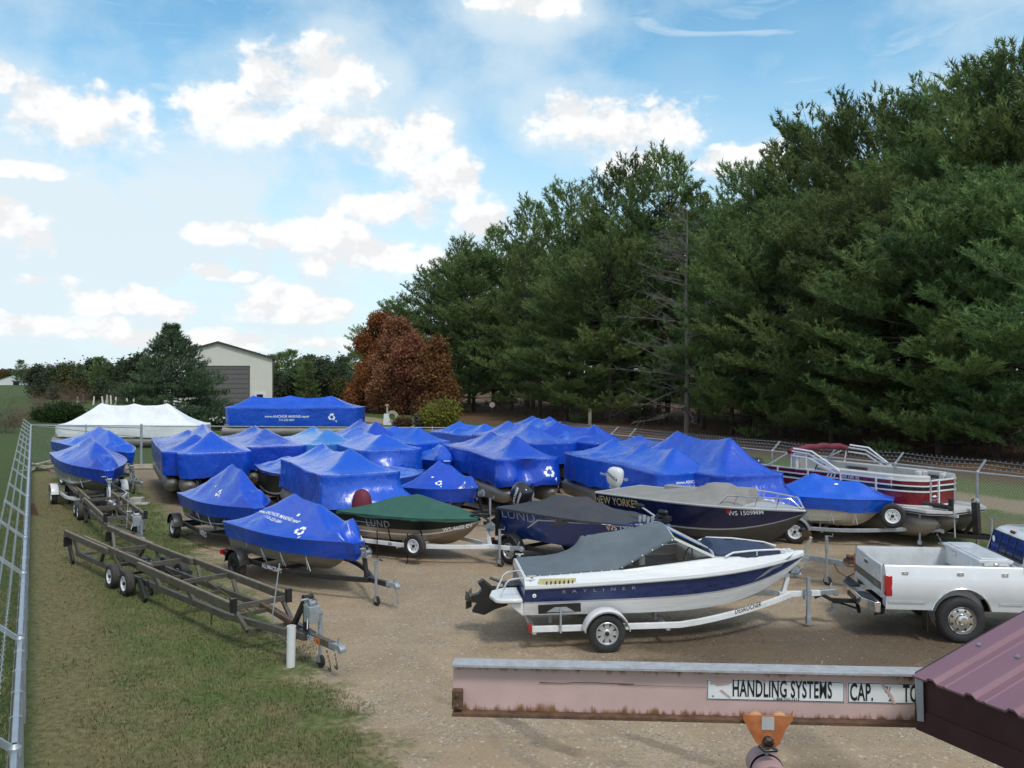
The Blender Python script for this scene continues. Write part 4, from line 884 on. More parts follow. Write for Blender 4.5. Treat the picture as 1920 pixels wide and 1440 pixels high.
for sg in(-1,1):
    m=MB(); A=panel(-1.28,1.05,sg,True); m.grid(A)
    B=np.array([[(r[0][0],sg*(abs(r[0][1])-.05),r[0][2]),tuple(r[0])] for r in A]); m.grid(B)
    C_=np.array([[(x,sg*.90,ZT),(x,sg*.885,ZT+.018),(x,sg*.80,ZT+.018),(x,sg*.79,ZT),(x,sg*.78,.78)] for x in np.linspace(-1.28,1.05,8)]); m.grid(C_,mi=lambda i,j:0 if j<2 else 1)
    m.add([(-1.28,sg*y,z) for y,z in [(.78,.6),(.78,ZT),(.9,ZT),(1.0,.95),(.96,.6)]],[(0,1,2,3,4)])
    m.build('bed_side',[TRUCKW,BEDW],tk,ang=40)
    m=MB(); pts=[(x,sg*(ybody(max(.62,z))+.004),z) for x,z in [(RA*1.0*math.cos(a),max(.56,.46+RA*math.sin(a))) for a in np.linspace(0.15,math.pi-.15,22)]]; m.tube(pts,.016,6); m.build('arch_trim',[CHROME],tk)
    m=MB(); m.lathe([(-.05,.42),(.2,.44)],c=(0,sg*.80,.5),n=24); n_=[(.43*math.cos(a),.5+.46*math.sin(a)) for a in np.linspace(0,math.pi,14)]; m.prism(n_,sg*.50,sg*.79); m.build('wheel_housing',[BEDW],tk)
    for x in (-.95,-.02,.72):
        m=MB(); m.box((x,sg*.962,1.205),(.10,.012,.055)); m.prism([(x-.03,1.19),(x+.03,1.19),(x+.015,1.22),(x-.015,1.22)],sg*.968,sg*.972,mi=1); m.build('tie_hook',[CHROME,BEDW],tk)
    m=MB(); m.box((-1.235,sg*.935,.98),(.12,.13,.36)); m.build('tail_light',[REDL],tk,bevel=.015)
    m=MB(); m.box((-.58,sg*.86,.36),(.02,.24,.36)); m.build('mud_flap',[BLACK],tk)
    m=MB(); m.box((1.075,sg*.93,.95),(.03,.08,.7)); m.build('cab_gap_shade',[DARK],tk)  # near-black strip painting the shade in the open gap behind the cab
    # lower side stripe
    m=MB(); m.box((-.92,sg*.972,.70),(.62,.01,.035)); m.box((.82,sg*.972,.70),(.4,.01,.035)); m.build('side_moulding',[GREYS],tk)
    for x,z in((0,.4),(3.35,.4)): wheel(tk,x,sg*.87,.40,.26,rimr=.235,style='steel8')
m=MB(); m.box((-.1,0,.76),(2.3,1.56,.05)); 
for k in range(9): m.box((-.1,-.64+.16*k,.79),(2.28,.06,.02))
m.box((1.03,0,1.03),(.05,1.72,.54)); m.build('bed_floor',[BEDW],tk)
tg=MB(); tg.box((-1.285,0,1.02),(.06,1.62,.60)); o=tg.build('tailgate',[TRUCKW],tk,bevel=.02)
m=MB(); m.box((-1.32,0,.93),(.012,1.60,.13)); p_=m.build('tailgate_panel',[M('olive_grey_trim',(.10,.095,.075),.5)],o)
decal('lettering',p_,text2d('FORD',.085,.006,space=1.3),GREYS,(0,-1,0),hit=((-1.326,-.55,.93),(-1,0,0)),flat=True,off=.002)
m=MB(); m.box((-1.325,.05,1.20),(.014,.22,.06)); m.box((-1.335,.05,1.195),(.01,.12,.03),1); m.build('tailgate_handle',[CHROME,BLACK],o)
m=MB(); m.prism([(-1.36,-.95),(-1.36,.95),(-1.46,.95),(-1.60,.62),(-1.60,-.62),(-1.46,-.95)],.50,.68,'xy'); m.prism([(-1.38,-.92),(-1.38,-.25),(-1.57,-.25),(-1.57,-.60),(-1.46,-.92)],.68,.705,'xy',1); m.prism([(-1.38,.92),(-1.38,.25),(-1.57,.25),(-1.57,.60),(-1.46,.92)],.68,.705,'xy',1); m.box((-1.61,0,.56),(.02,.5,.09),1); m.build('rear_bumper',[CHROME,BLACK],tk,bevel=.012)
m=MB(); m.bar((-1.3,0,.45),(-1.95,0,.46),.07,.07); m.bar((-1.95,0,.46),(-2.15,0,.56),.06,.06); m.bar((-2.15,0,.56),(-2.28,0,.50),.05,.05); m.tube([(-1.45,.0,.30),(-1.8,.05,.40),(-1.95,0,.42)],.02,6); m.bar((-1.2,-.5,.42),(-1.2,.5,.42),.09,.09); m.bar((-1.5,-.12,.28),(-1.5,.12,.52),.06,.05); m.tube([(-1.2,-.3,.4),(-1.32,-.45,.33),(-1.2,-.6,.4)],.012,5); m.build('tow_hitch',[BSTEEL],tk)
m=MB(); m.box((1.1,0,.50),(5.0,.8,.16)); m.lathe([(-.9,.05),(.9,.05)],c=(0,0,.4),n=8); m.box((.1,.1,.42),(.3,.35,.3)); m.box((-.75,.3,.45),(.6,.4,.2)); m.build('chassis',[DARK],tk)
# toolbox, lies across the bed
bx=MB(); bx.box((.62,0,1.22),(.50,1.60,.34)); o=bx.build('toolbox',[DIAM],tk,bevel=.008)
m=MB(); m.box((.62,0,1.41),(.58,1.70,.05)); m.box((.62,0,1.445),(.46,1.56,.02),1); m.build('lid',[DIAM,DIAM],o,bevel=.008)
for c_,s_ in (((.62,-.82,1.36),(.40,.06,.05)),((.62,.82,1.36),(.40,.06,.05))): m=MB(); m.box(c_,s_); m.build('side_wing',[DIAM],o,bevel=.006)
for c_,s_ in (((.36,.35,1.31),(.02,.17,.07)),((.62,-.855,1.365),(.1,.012,.035))): m=MB(); m.box(c_,s_); m.build('latch',[CHROME],o,bevel=.006)
# cab
m=MB(); prof=[(-.0,.5,.955),(0,.95,.985),(0,1.25,.93),(0,1.33,.90)]
A=np.array([[(x,-y,z) for _,z,y in prof]+[(x,y,z) for _,z,y in prof[::-1]] for x in np.linspace(1.10,2.9,6)]); m.grid(A); m.add([A[0,j] for j in range(8)],[tuple(range(8))])
def ring(x,w,z): return (x,w,z)
roof=[]
for z,xa,xb,w in [(1.31,1.12,2.85,.90),(1.45,1.15,2.75,.87),(1.72,1.22,2.50,.79),(1.80,1.28,2.42,.75),(1.84,1.38,2.30,.66),(1.85,1.6,2.0,.2)]:
    r=.14 if z<1.8 else .2; pts=[]
    for cx,cy,a0 in ((xb-r,w-r,0),(xa+r,w-r,90),(xa+r,-w+r,180),(xb-r,-w+r,270)):
        for k in range(5): a=R(a0+22.5*k); pts.append((cx+r*math.cos(a),cy+r*math.sin(a),z))
    roof.append(pts)
m.grid(np.array(roof),loop=True); m.add(roof[-1],[tuple(range(20))])
# bonnet and front beyond the picture edge
A=np.array([[(x,-w,zl) for zl,w in((.5,.95),(.95,.98),(1.2,.92),(1.25,.8))]+[(x,w,zl) for zl,w in((1.25,.8),(1.2,.92),(.95,.98),(.5,.95))] for x in (2.9,3.6,4.2,4.35)]); m.grid(A); m.add([A[-1,j] for j in range(8)],[tuple(range(8))]); m.add([A[0,j] for j in range(8)],[tuple(range(8))])
m.build('cab',[TRUCKW],tk,ang=35)
def onrear(y,z): # back wall slopes with height
    return float(np.interp(z,[1.31,1.45,1.72,1.80],[1.12,1.15,1.22,1.28]))-.006
W_=MB(); zz=[1.37,1.45,1.60,1.72]; A=np.array([[(onrear(y,z),y,z) for y in np.linspace(-.66,.66,9)] for z in zz]); W_.grid(A); rw=W_.build('rear_window',[GLASSD],tk)
f=MB(); co=[(onrear(0,z)-.006,y,z) for y,z in[(-.67,1.36),(.67,1.36),(.66,1.73),(-.66,1.73),(-.67,1.36)]]; f.tube(co,.014,6)
for y in(-.3,0.0,.3): f.tube([(onrear(0,1.37)-.006,y,1.37),(onrear(0,1.72)-.006,y,1.72)],.009,5)
f.build('window_frame',[BLACK],rw)
decal('sticker',rw,([(.06*math.cos(2*math.pi*i/16),.06*math.sin(2*math.pi*i/16)) for i in range(16)],[tuple(range(16))]),WMARK,(0,-1,0),hit=((onrear(0,1.55),.55,1.58),(-1,0,0)),flat=True,off=.008)
m=MB(); m.box((1.275,0,1.795),(.05,.18,.045)); m.build('brake_light',[M('dim_red_lens',(.12,.01,.012),.3)],tk,bevel=.01)
for sg in(-1,1):
    m=MB(); m.add([(1.45,sg*.868,1.45),(2.6,sg*.868,1.45),(2.38,sg*.795,1.70),(1.45,sg*.795,1.70)],[(0,1,2,3)]); o=m.build('side_window',[GLASSD],tk)
    m=MB(); m.box((1.75,sg*.99,1.02),(.16,.03,.035)); m.build('door_handle',[CHROME],tk)
m=MB(); m.add([(2.76,-.74,1.46),(2.76,.74,1.46),(2.47,.66,1.74),(2.47,-.66,1.74)],[(0,1,2,3)]); m.build('windscreen',[GLASSD],tk)
# ============================================================ burgundy pontoon
rh=R(-59); RL=7.3; RW=2.5; fc=P(1763,958,1.10); d=Vector((math.cos(rh),math.sin(rh),0)); n=Vector((-d.y,d.x,0)); rp=fc-d*RL+n*RW/2; rp.z=0
rb=thing('burgundy_pontoon_boat','open burgundy pontoon boat with grey seats and folded canopy by the right fence','boat',rp,rh)
m=MB(); pl=[(0,-1.25),(6.9,-1.25),(RL,-.85),(RL,.85),(6.9,1.25),(0,1.25)]; m.prism(pl,1.00,1.05,'xy',0); m.prism([(a*1.002,b*1.012) for a,b in pl],.93,1.0,'xy',1); m.prism([(a*1.003,b*1.02) for a,b in pl],1.0-.045,1.0-.02,'xy',2); m.build('deck',[VINYL,GREYS,BLACK],rb)
for y in(-.88,0,.88): 
    o=inst('pontoon_tube',toon_mesh(RL-.4,.37),rb,(.1,y*.97,.60)); o.data.materials[0]=ALUD
path=[(.5,-1.17),(5.3,-1.17)]+[(5.3+1.25*math.sin(a),-1.17+.62*(1-math.cos(a))) for a in np.linspace(.15,math.pi/2,8)]
front=[(6.55,-.55),(6.55,.55)]
pathR=path; pathL=[(x,-y) for x,y in path]
def panel_strip(mb,pts,z0,z1,mi,off=0,th=.03):
    A=[]
    for i,(x,y) in enumerate(pts):
        a=pts[max(0,i-1)]; b=pts[min(len(pts)-1,i+1)]; tx,ty=b[0]-a[0],b[1]-a[1]; l=math.hypot(tx,ty); nx,ny=ty/l,-tx/l
        if (nx*(x-3.2)+ny*y)<0: nx,ny=-nx,-ny
        A.append([(x+nx*off,y+ny*off,z0),(x+nx*off,y+ny*off,z1),(x+nx*(off-th),y+ny*(off-th),z1),(x+nx*(off-th),y+ny*(off-th),z0)])
    A=np.array(A); mb.grid(A,mi,loop=True); k=len(A)-1; mb.add(A[0],[(0,1,2,3)],mi); mb.add(A[k],[(0,1,2,3)],mi)
for pts in (pathR,pathL,front):
    m=MB(); panel_strip(m,pts,1.10,1.44,0); panel_strip(m,pts,1.50,1.60,1); panel_strip(m,pts,1.645,1.74,0)
    m.build('fence_panel',[BURGP,BLACKP],rb)
    m=MB()
    for z in (1.08,1.47,1.62,1.77): panel_strip(m,pts,z-.018,z+.018,0,off=.012,th=.05)
    for i in ([0,1,len(pts)-1] if len(pts)>2 else [0,1]): m.bar((*pts[i],1.06),(*pts[i],1.78),.05,.05)
    for x in ((1.7,2.9,4.1) if len(pts)>2 else ()): m.bar((x,pts[0][1]*1.012,1.06),(x,pts[0][1]*1.012,1.78),.04,.04)
    if len(pts)==2:
        for y in(-.2,): m.bar((6.57,y,1.06),(6.57,y,1.78),.045,.045)
    m.build('rail',[M('white_rail',(.68,.69,.70),.35,var=.03)],rb)
pn=[c for c in rb.children if c.name.startswith('fence_panel')]
decal('registration_number',pn[0],text2d('WS 1391 YZ',.115,.008),WMARK,(1,0,0),hit=((4.45,-1.17,1.692),(0,-1,0)),flat=True,off=.02)
for k in range(3): decal('stripe_mark',pn[0],([(-.05,-.045),(0,-.045),(.05,.045),(0,.045)],[(0,1,2,3)]),WMARK,(1,0,0),hit=((3.65+.12*k,-1.17,1.692),(0,-1,0)),flat=True,off=.02)
decal('emblem',pn[2],([(-.12,.02),(.02,.04),(.10,.0),(.05,-.02),(-.10,-.02),(.0,.0),(-.12,.0)],[(0,1,2,3,4,5,6)]),WMARK,(0,1,0),hit=((6.55,-.38,1.33),(1,0,0)),flat=True,off=.02)
decal('lettering',pn[2],text2d('BENNINGTON',.05,.003,.1),GREYS,(0,1,0),hit=((6.55,-.38,1.24),(1,0,0)),flat=True,off=.02)
def lounge(x0,x1,y0,y1,back):   # seat block with rounded back on one side
    m=MB(); m.box(((x0+x1)/2,(y0+y1)/2,1.26),(x1-x0,abs(y1-y0),.40),1); m.box(((x0+x1)/2,(y0+y1)/2,1.50),(x1-x0-.02,abs(y1-y0)-.02,.10))
    if back=='y': yy=y1-.09*(1 if y1>0 else -1); m.box(((x0+x1)/2,yy,1.68),(x1-x0,.20,.34))
    else: m.box((x1-.1 if back=='x1' else x0+.1,(y0+y1)/2,1.70),(.2,abs(y1-y0),.36))
    return m.build('lounge_seat',[VINYL,VINYLD],rb,bevel=.05)
lounge(3.4,5.4,.55,1.12,'y'); lounge(5.45,6.3,.5,.95,'x1'); lounge(3.9,5.8,-.58,-1.12,'y'); lounge(1.0,2.6,.5,1.12,'y'); lounge(5.0,5.5,.55,1.1,'x1')
m=MB(); pts=[(x,y*.985) for x,y in pathL]; panel_strip(m,pts,1.76,1.88,0,off=.0,th=.22); panel_strip(m,[(3.7,-1.15),(4.5,-1.15)]+[(x,y*.985) for x,y in pathR if x>4.6] ,1.76,1.90,0,off=0,th=.28); m.build('top_cushion',[VINYL],rb,bevel=.03)
m=MB(); m.box((3.3,-.72,1.42),(.5,.7,.74)); m.prism([(3.05,1.79),(3.55,1.72),(3.55,1.82),(3.15,1.92)],-1.05,-.4); m.build('helm_console',[VINYLD],rb,bevel=.04)
m=MB(); a=[(2.96+.08*math.sin(q),-.72+.19*math.cos(q),1.83+.19*math.sin(q)) for q in [2*math.pi*i/18 for i in range(19)]]; m.tube(a,.016,6); m.tube([(2.96,-.91,1.83),(2.96,-.53,1.83)],.012,5); m.tube([(2.96,-.72,1.83),(3.1,-.72,1.8)],.03,6); m.build('steering_wheel',[BLACK],rb)
m=MB(); m.box((2.4,-.7,1.45),(.5,.52,.14)); m.box((2.17,-.7,1.85),(.16,.52,.7)); m.box((2.26,-.7,1.9),(.05,.3,.5),1); m.lathe([(1.05,.2),(1.1,.05),(1.4,.05)],axis='z',c=(2.4,-.7,0),n=12); m.build('captain_chair',[VINYL,VINYLD],rb,bevel=.05)
# folded canopy
m=MB(); a=[(2.35,y,2.30+.05*(1-(y/1.35)**2)*2+.02*math.sin(y*9)) for y in np.linspace(-1.4,1.35,14)]; m.tube(a,[.07]+[.10]*12+[.08],12); o=m.build('canopy_boot',[BURG],rb)
for sg in(-1,1):
    m=MB(); b=Vector((2.35,sg*1.33,2.30))
    for dx,dz,q in((.0,.02,1.75),(.12,.10,1.6),(.05,-.12,1.55)): m.tube([b+Vector((dx,0,dz)),b+Vector((.7+dx,0,dz-.04)),(2.35+q+dx,sg*1.22,1.82+dz*.5)],.028,8)
    m.tube([(2.3,sg*1.25,1.78),(2.35,sg*1.30,2.25)],.02,6); m.tube([(1.3,sg*1.22,1.77),(2.2,sg*1.32,2.22)],.02,6); m.build('canopy_frame',[M('white_rail',(1,1,1))],rb)
ob,cw=outboard(rb,-.15,.0,1.1,0,BLACKP,BLACK,scale=1.15)
m=MB(); q=(6.95,-.75,1.12); m.tube([(6.6,-1.0,1.2),(7.0,-.8,1.18),(7.3,-.72,1.12)],[.05,.055,.05],10); m.box((7.0,-.75,1.14),(.4,.18,.1)); m.box((7.25,-.7,1.2),(.1,.1,.34)); m.tube([(7.32,-.68,1.05),(7.34,-.66,.35)],.018,6,1); m.box((7.3,-.68,.92),(.26,.1,.07),1); m.build('trolling_motor',[BLACK,GREYS],rb)
rt=thing('pontoon_trailer','black trailer with a tall bow stop and coupler under the burgundy pontoon boat','trailer',rp,rh,'trailers under the wrapped pontoon boats')
m=MB()
for sg in(-1,1): m.bar((.6,sg*.5,.30),(6.4,sg*.5,.30),.08,.1); m.bar((6.4,sg*.5,.30),(8.3,sg*.04,.40),.08,.1)
for x in(1,3,5,6.3): m.bar((x,-.6,.24),(x,.6,.24),.08,.07)
m.bar((7.55,0,.4),(7.50,0,1.25),.14,.16); m.bar((7.2,0,.38),(7.5,0,.8),.08,.08); m.build('frame',[BSTEEL],rt)
for x in(2.9,3.65):
    for sg in(-1,1): wheel(rt,x,sg*.72,.27,.18)
coupler(rt,8.4,.44,GALVD); jack(rt,8.0,-.1,.9,GALVD)
m=MB(); m.lathe([(-.06,.09),(.06,.09)],c=(7.5,0,1.28),n=14); m.build('winch',[GALVD],rt)
# ============================================================ empty scissor trailers
def empty_trailer(label,pos,h):
    t=thing('empty_trailer',label,'trailer',pos,h,'empty trailers parked on the grass')
    L0=12.05; zl=lambda x: .27+.022*x*.85
    m=MB()
    for sg in(-1,1):
        pts=[(.45,sg*.42),(2.6,sg*.44),(8.9,sg*.40),(11.1,sg*.07)]
        for a,b in zip(pts[:-1],pts[1:]): m.bar((*a,zl(a[0])),(*b,zl(b[0])),.08,.11)
    m.bar((10.8,0,zl(11)+.01),(11.85,0,zl(11.9)),.09,.11)
    for x in (.5,2.6,4.9,6.9,8.9): m.bar((x,-.44,zl(x)-.03),(x,.44,zl(x)-.03),.07,.07)
    fr=m.build('frame',[BRSTEEL],t,bevel=.004)
    for sg in(-1,1):
        for xa,xb,y in((-.2,2.95,.51),(4.9,9.4,.52),(1.0,5.4,.425)):
            z_=.70 if y>.5 else .715; m=MB(); m.bar((xa,sg*y,z_),(xb,sg*y,z_),.07,.13); o=m.build('bunk_rail',[BRSTEEL],t,bevel=.004)
            b=MB(); b.bar((xa,sg*y,z_+.071),(xb,sg*y,z_+.071),.058,.012); b.build('bunk_pad',[BRTOP],o)
    for x in (2.9,4.93,6.95,9.37): m=MB(); m.bar((x,-.49,.69),(x,.49,.69),.06,.09); m.build('cross_member',[BRSTEEL],t)
    for x,dx in ((.35,.25),(2.6,-.4),(3.3,.35),(5.6,.3),(7.3,.3),(9.3,.45)):
        for sg in(-1,1):
            l=MB(); l.bar((x,sg*.46,.66),(x+dx,sg*.42,zl(x+dx)-.1 if x>9 else zl(x+dx)-.02),.065,.065); l.build('scissor_leg',[BRSTEEL],t)
    m=MB(); m.bar((9.75,-.42,zl(9.6)-.12),(9.75,.42,zl(9.6)-.12),.06,.06); m.build('cross_member',[BRSTEEL],t)
    for x in(3.55,4.45):
        m=MB(); m.tube([(x,-.6,.255),(x,.6,.255)],.028,8); m.build('axle',[BSTEEL],t)
        for sg in(-1,1): wheel(t,x,sg*.58,.265,.2,style='white')
    for sg in(-1,1):
        m=MB(); m.box((-.02,sg*.50,.52),(.05,.2,.26)); m.build('tail_light_box',[BLACK],t,bevel=.01)
        m=MB(); m.bar((.12,sg*.50,.42),(.42,sg*.50,.05),.06,.16); m.build('rear_pad',[BLACK],t,bevel=.02)
        m=MB(); m.box((9.42,sg*.52,.74),(.08,.10,.24)); m.build('end_cap',[BLACK],t)
        m=MB(); m.bar((5.0,sg*.52,.42),(5.35,sg*.52,.06),.07,.14); m.bar((5.25,sg*.45,.4),(5.5,sg*.45,.2),.05,.1); m.build('skid_pad',[BSTEEL],t)
    m=MB(); m.bar((9.35,0,.68),(10.55,0,zl(10.5)+.12),.05,.05); m.bar((6.9,.1,.62),(9.2,-.1,.52),.02,.02); m.build('push_rod',[RUST],t)
    m=MB()
    for y in(-.25,0,.25): m.tube([(3.2,y,.55),(4.2,y*.8,.50),(5.2,y*.6,.42)],.015,5)
    for k in range(5): m.box((3.5+.22*k,.05*(-1)**k,.50),(.12,.34,.08))
    m.build('lift_linkage',[BSTEEL],t)
    w=winch(t,11.15,0,1.02,[(10.55,0,zl(10.5)+.05),(10.95,0,1.05),(10.98,0,zl(11))],BSTEEL)
    m=MB(); m.box((11.17,0,.86),(.2,.2,.26)); m.tube([(11.2,-.1,.8),(11.3,-.16,.66)],.012,6); m.build('brake_box',[GALVD],t,bevel=.02)
    m=MB(); m.tube([(9.9,-.05,.5),(10.15,-.04,1.5)],.012,6); m.build('guide_whip',[GREYS],t)
    jack(t,11.25,.1,.85,GALVD); coupler(t,12.05,zl(12),GALVD); chains(t,11.85,zl(11.8),.32,BSTEEL)
    m=MB(); m.box((11.42,-.055,zl(11.4)),(.13,.03,.085)); m.build('marker_light',[AMBER],t)
    decal('frame_lettering',fr,text2d('HOOSIER',.11,.012),WMARK,(1,0,0),hit=((11.15,-.049,zl(11.15)),(0,-1,0)),flat=True,off=.003)
    m=MB(); m.tube([(8.4,-.46,zl(8.4)-.05),(8.42,-.48,zl(8.4)-.18),(8.38,-.46,zl(8.4)-.25)],.012,5); m.build('hook',[BSTEEL],t)
    return t
dT=Vector((8.15,-8.91,0)).normalized(); hT=math.atan2(dT.y,dT.x); cT=P(640,1222,.45); cT.z=0
empty_trailer('long empty brown-black trailer nearest the viewer, its coupler beside the white pipe',cT-dT*12.05,hT)
h1=R(-57.5); d1=Vector((math.cos(h1),math.sin(h1),0)); c1=P(268,1016,.45); c1.z=0
empty_trailer('second empty dark trailer farther back on the grass, below the crumpled-bow boat',c1-d1*12.05,h1)
pp=thing('pipe_post','short white plastic pipe standing in the grass at the empty trailer\'s tongue','pipe post',P(545,1250,0))
m=MB(); m.lathe([(-.1,.068),(.66,.072),(.66,.060),(.60,.058),(.60,.001)],axis='z',mi=[0,0,0,1],n=24); m.build('pipe',[PVC,DGREY],pp); pp.rotation_euler=(R(1),R(1.5),0)
# ============================================================ foreground hoist beam, trolley, roof
bm0=P(850,1241,3.0); bm1=P(1735,1259,3.0); bd=(bm1-bm0); ang=math.atan2(bd.y,bd.x); bl_=bd.length+.5
bmx=thing('hoist_beam','rusty pink steel hoist beam with a torn black-and-white lettered strip','beam',(bm0.x,bm0.y,2.7),ang)
def beam_mat():
    m=M('faded_pink_paint',(.54,.375,.355),.55,var=.07,vs=5); nt=m.node_tree; b=[n for n in nt.nodes if n.type=='BSDF_PRINCIPLED'][0]; L=nt.links
    src=b.inputs['Base Color'].links[0].from_socket
    tc=nd(nt,'ShaderNodeTexCoord'); sx=nd(nt,'ShaderNodeSeparateXYZ'); L.new(tc.outputs['Object'],sx.inputs[0])
    mp=nd(nt,'ShaderNodeMapping'); mp.inputs['Scale'].default_value=(14,14,3.0); L.new(tc.outputs['Object'],mp.inputs[0])
    n=nd(nt,'ShaderNodeTexNoise'); n.inputs['Scale'].default_value=1.6; n.inputs['Detail'].default_value=7; n.inputs['Roughness'].default_value=.65; L.new(mp.outputs[0],n.inputs['Vector'])
    # distance from the flanges
    a=nd(nt,'ShaderNodeMath',operation='SUBTRACT'); L.new(sx.outputs[2],a.inputs[0]); a.inputs[1].default_value=.155
    c=nd(nt,'ShaderNodeMath',operation='ABSOLUTE'); L.new(a.outputs[0],c.inputs[0])
    e=nd(nt,'ShaderNodeMapRange'); L.new(c.outputs[0],e.inputs[0]); e.inputs[1].default_value=.055; e.inputs[2].default_value=.15; e.inputs[3].default_value=-.24; e.inputs[4].default_value=.30
    s=nd(nt,'ShaderNodeMath',operation='ADD'); L.new(n.outputs[0],s.inputs[0]); L.new(e.outputs[0],s.inputs[1])
    n4=nd(nt,'ShaderNodeTexNoise'); n4.inputs['Scale'].default_value=3.2; n4.inputs['Detail'].default_value=3; L.new(tc.outputs['Object'],n4.inputs['Vector']); q4=nd(nt,'ShaderNodeMath',operation='MULTIPLY_ADD'); L.new(n4.outputs[0],q4.inputs[0]); q4.inputs[1].default_value=.55; q4.inputs[2].default_value=-.30; s4=nd(nt,'ShaderNodeMath',operation='ADD'); L.new(s.outputs[0],s4.inputs[0]); L.new(q4.outputs[0],s4.inputs[1]); s=s4
    f=nd(nt,'ShaderNodeMapRange'); L.new(s.outputs[0],f.inputs[0]); f.inputs[1].default_value=.52; f.inputs[2].default_value=.70
    x=nd(nt,'ShaderNodeMix',data_type='RGBA'); L.new(f.outputs[0],x.inputs[0]); L.new(src,x.inputs[6])
    n2=nd(nt,'ShaderNodeTexNoise'); n2.inputs['Scale'].default_value=30; n2.inputs['Detail'].default_value=4; L.new(tc.outputs['Object'],n2.inputs['Vector'])
    y=nd(nt,'ShaderNodeMix',data_type='RGBA'); L.new(n2.outputs[0],y.inputs[0]); y.inputs[6].default_value=(.30,.14,.05,1); y.inputs[7].default_value=(.09,.04,.02,1); L.new(y.outputs[2],x.inputs[7]); 
    L.new(x.outputs[2],b.inputs['Base Color']); return m
PINK=beam_mat()
FL=M('weathered_flange',(.35,.36,.38),.6,var=.15,vs=20,dirt=.45,dirtcol=(.22,.13,.09),bump=.2,bs=40)
m=MB(); m.box((bl_/2,0,.155),(bl_,.012,.27)); m.box((bl_/2,0,.296),(bl_,.125,.016),1); m.box((bl_/2,0,.010),(bl_,.125,.02),2); 
m.build('steel_section',[PINK,FL,RUST],bmx,bevel=.002)
m=MB(); m.box((.03,-.035,.095),(.062,.05,.11)); 
for z in(.065,.125): m.lathe([(0,.014),(-.012,.013),(-.013,.0005)],c=(.03,-.06,z),n=6)
m.build('end_stop',[RUST],bmx,bevel=.004)
sg_=MB(); 
def strip(x0,x1,z0,z1): sg_.box(((x0+x1)/2,-.0085,(z0+z1)/2),(x1-x0,.003,z1-z0))
def bx_at(px): return (px-850)/(1735-850)*bd.length
strip(bx_at(1332),bx_at(1587),.115,.232); o1=sg_.build('sign_strip',[M('white_sign_film',(.75,.76,.78),.45,var=.03)],bmx)
sg_=MB(); strip(bx_at(1592),bx_at(1592)+.62,.115,.232); o2=sg_.build('sign_strip',[M('white_sign_film',(1,1,1))],bmx)
for o,x0,x1 in((o1,bx_at(1332),bx_at(1587)),(o2,bx_at(1592),bx_at(1592)+.62)):
    m=MB(); 
    for a,b,c,d_ in((x0+.003,x1-.003,.117,.121),(x0+.003,x1-.003,.226,.230)): m.box(((a+b)/2,-.0105,(c+d_)/2),(b-a,.001,d_-c))
    for a in(x0+.005,x1-.005): m.box((a,-.0105,.1735),(.004,.001,.113))
    m.build('border',[KMARK],o)
def lay(txt,px,z,size,sx=.62,bold=.02,o=o1,al='LEFT'): 
    return decal('lettering',o,text2d(txt,size,bold,sx=sx,align=al,space=1.05),KMARK,(1,0,0),hit=((bx_at(px),-.0115,z),(0,-1,0)),flat=True,off=.0006)
lay('HANDLING SYSTEMS',1379,.180,.136,sx=.43,bold=.019); lay('1-888-352-1213',1455,.128,.020,sx=1.1,bold=.01); lay('SK',1341,.135,.014,1,.01); lay('CAP.',1596,.172,.138,sx=.44,bold=.02,o=o2); lay('3/',1660,.195,.05,.8,.01,o=o2); lay('2',1666,.145,.05,.8,.01,o=o2); lay('TON',1693,.170,.138,sx=.44,bold=.02,o=o2)
def tear(name,o,pts,mat): return decal(name,o,(pts,[tuple(range(len(pts)))]),mat,(1,0,0),hit=((0,-.0118,0),(0,-1,0)),flat=True,off=.001)
tear('torn_patch',o1,[(bx_at(1338),.232),(bx_at(1378),.232),(bx_at(1381),.222),(bx_at(1372),.205),(bx_at(1352),.196),(bx_at(1345),.205),(bx_at(1339),.203)],PINK)
tear('torn_patch',o1,[(bx_at(1355),.17),(bx_at(1360),.175),(bx_at(1372),.145),(bx_at(1378),.13),(bx_at(1374),.128),(bx_at(1366),.145)],PINK)
tear('torn_patch',o1,[(bx_at(1428),.232),(bx_at(1450),.232),(bx_at(1444),.222),(bx_at(1436),.218)],PINK)
tear('torn_patch',o2,[(bx_at(1652),.232),(bx_at(1657),.232),(bx_at(1664),.20),(bx_at(1672),.17),(bx_at(1678),.13),(bx_at(1681),.115),(bx_at(1675),.115),(bx_at(1668),.16),(bx_at(1658),.20)],PINK)
cr=[(bx_at(1015),.190),(bx_at(1017),.196),(bx_at(1060),.193),(bx_at(1085),.200),(bx_at(1120),.201),(bx_at(1160),.199),(bx_at(1195),.198),(bx_at(1195),.194),(bx_at(1160),.194),(bx_at(1120),.196),(bx_at(1085),.195),(bx_at(1060),.189)]
tear('paint_crack',o1,cr,RUST)
tear('paint_crack',o1,[(bx_at(1165),.195),(bx_at(1230),.189),(bx_at(1332),.186),(bx_at(1332),.1845),(bx_at(1230),.187),(bx_at(1165),.191)],RUST)
ORN=M('rusty_orange_paint',(.42,.13,.045),.55,var=.25,vs=18,dirt=.4,dirtcol=(.45,.25,.12))
tx=bx_at(1440)
tp=Matrix.Rotation(ang,3,'Z')@Vector((tx,0,0)); tl=thing('beam_trolley','small orange trolley running on the lower flange of the pink beam','trolley',(bm0.x+tp.x,bm0.y+tp.y,2.7),ang)
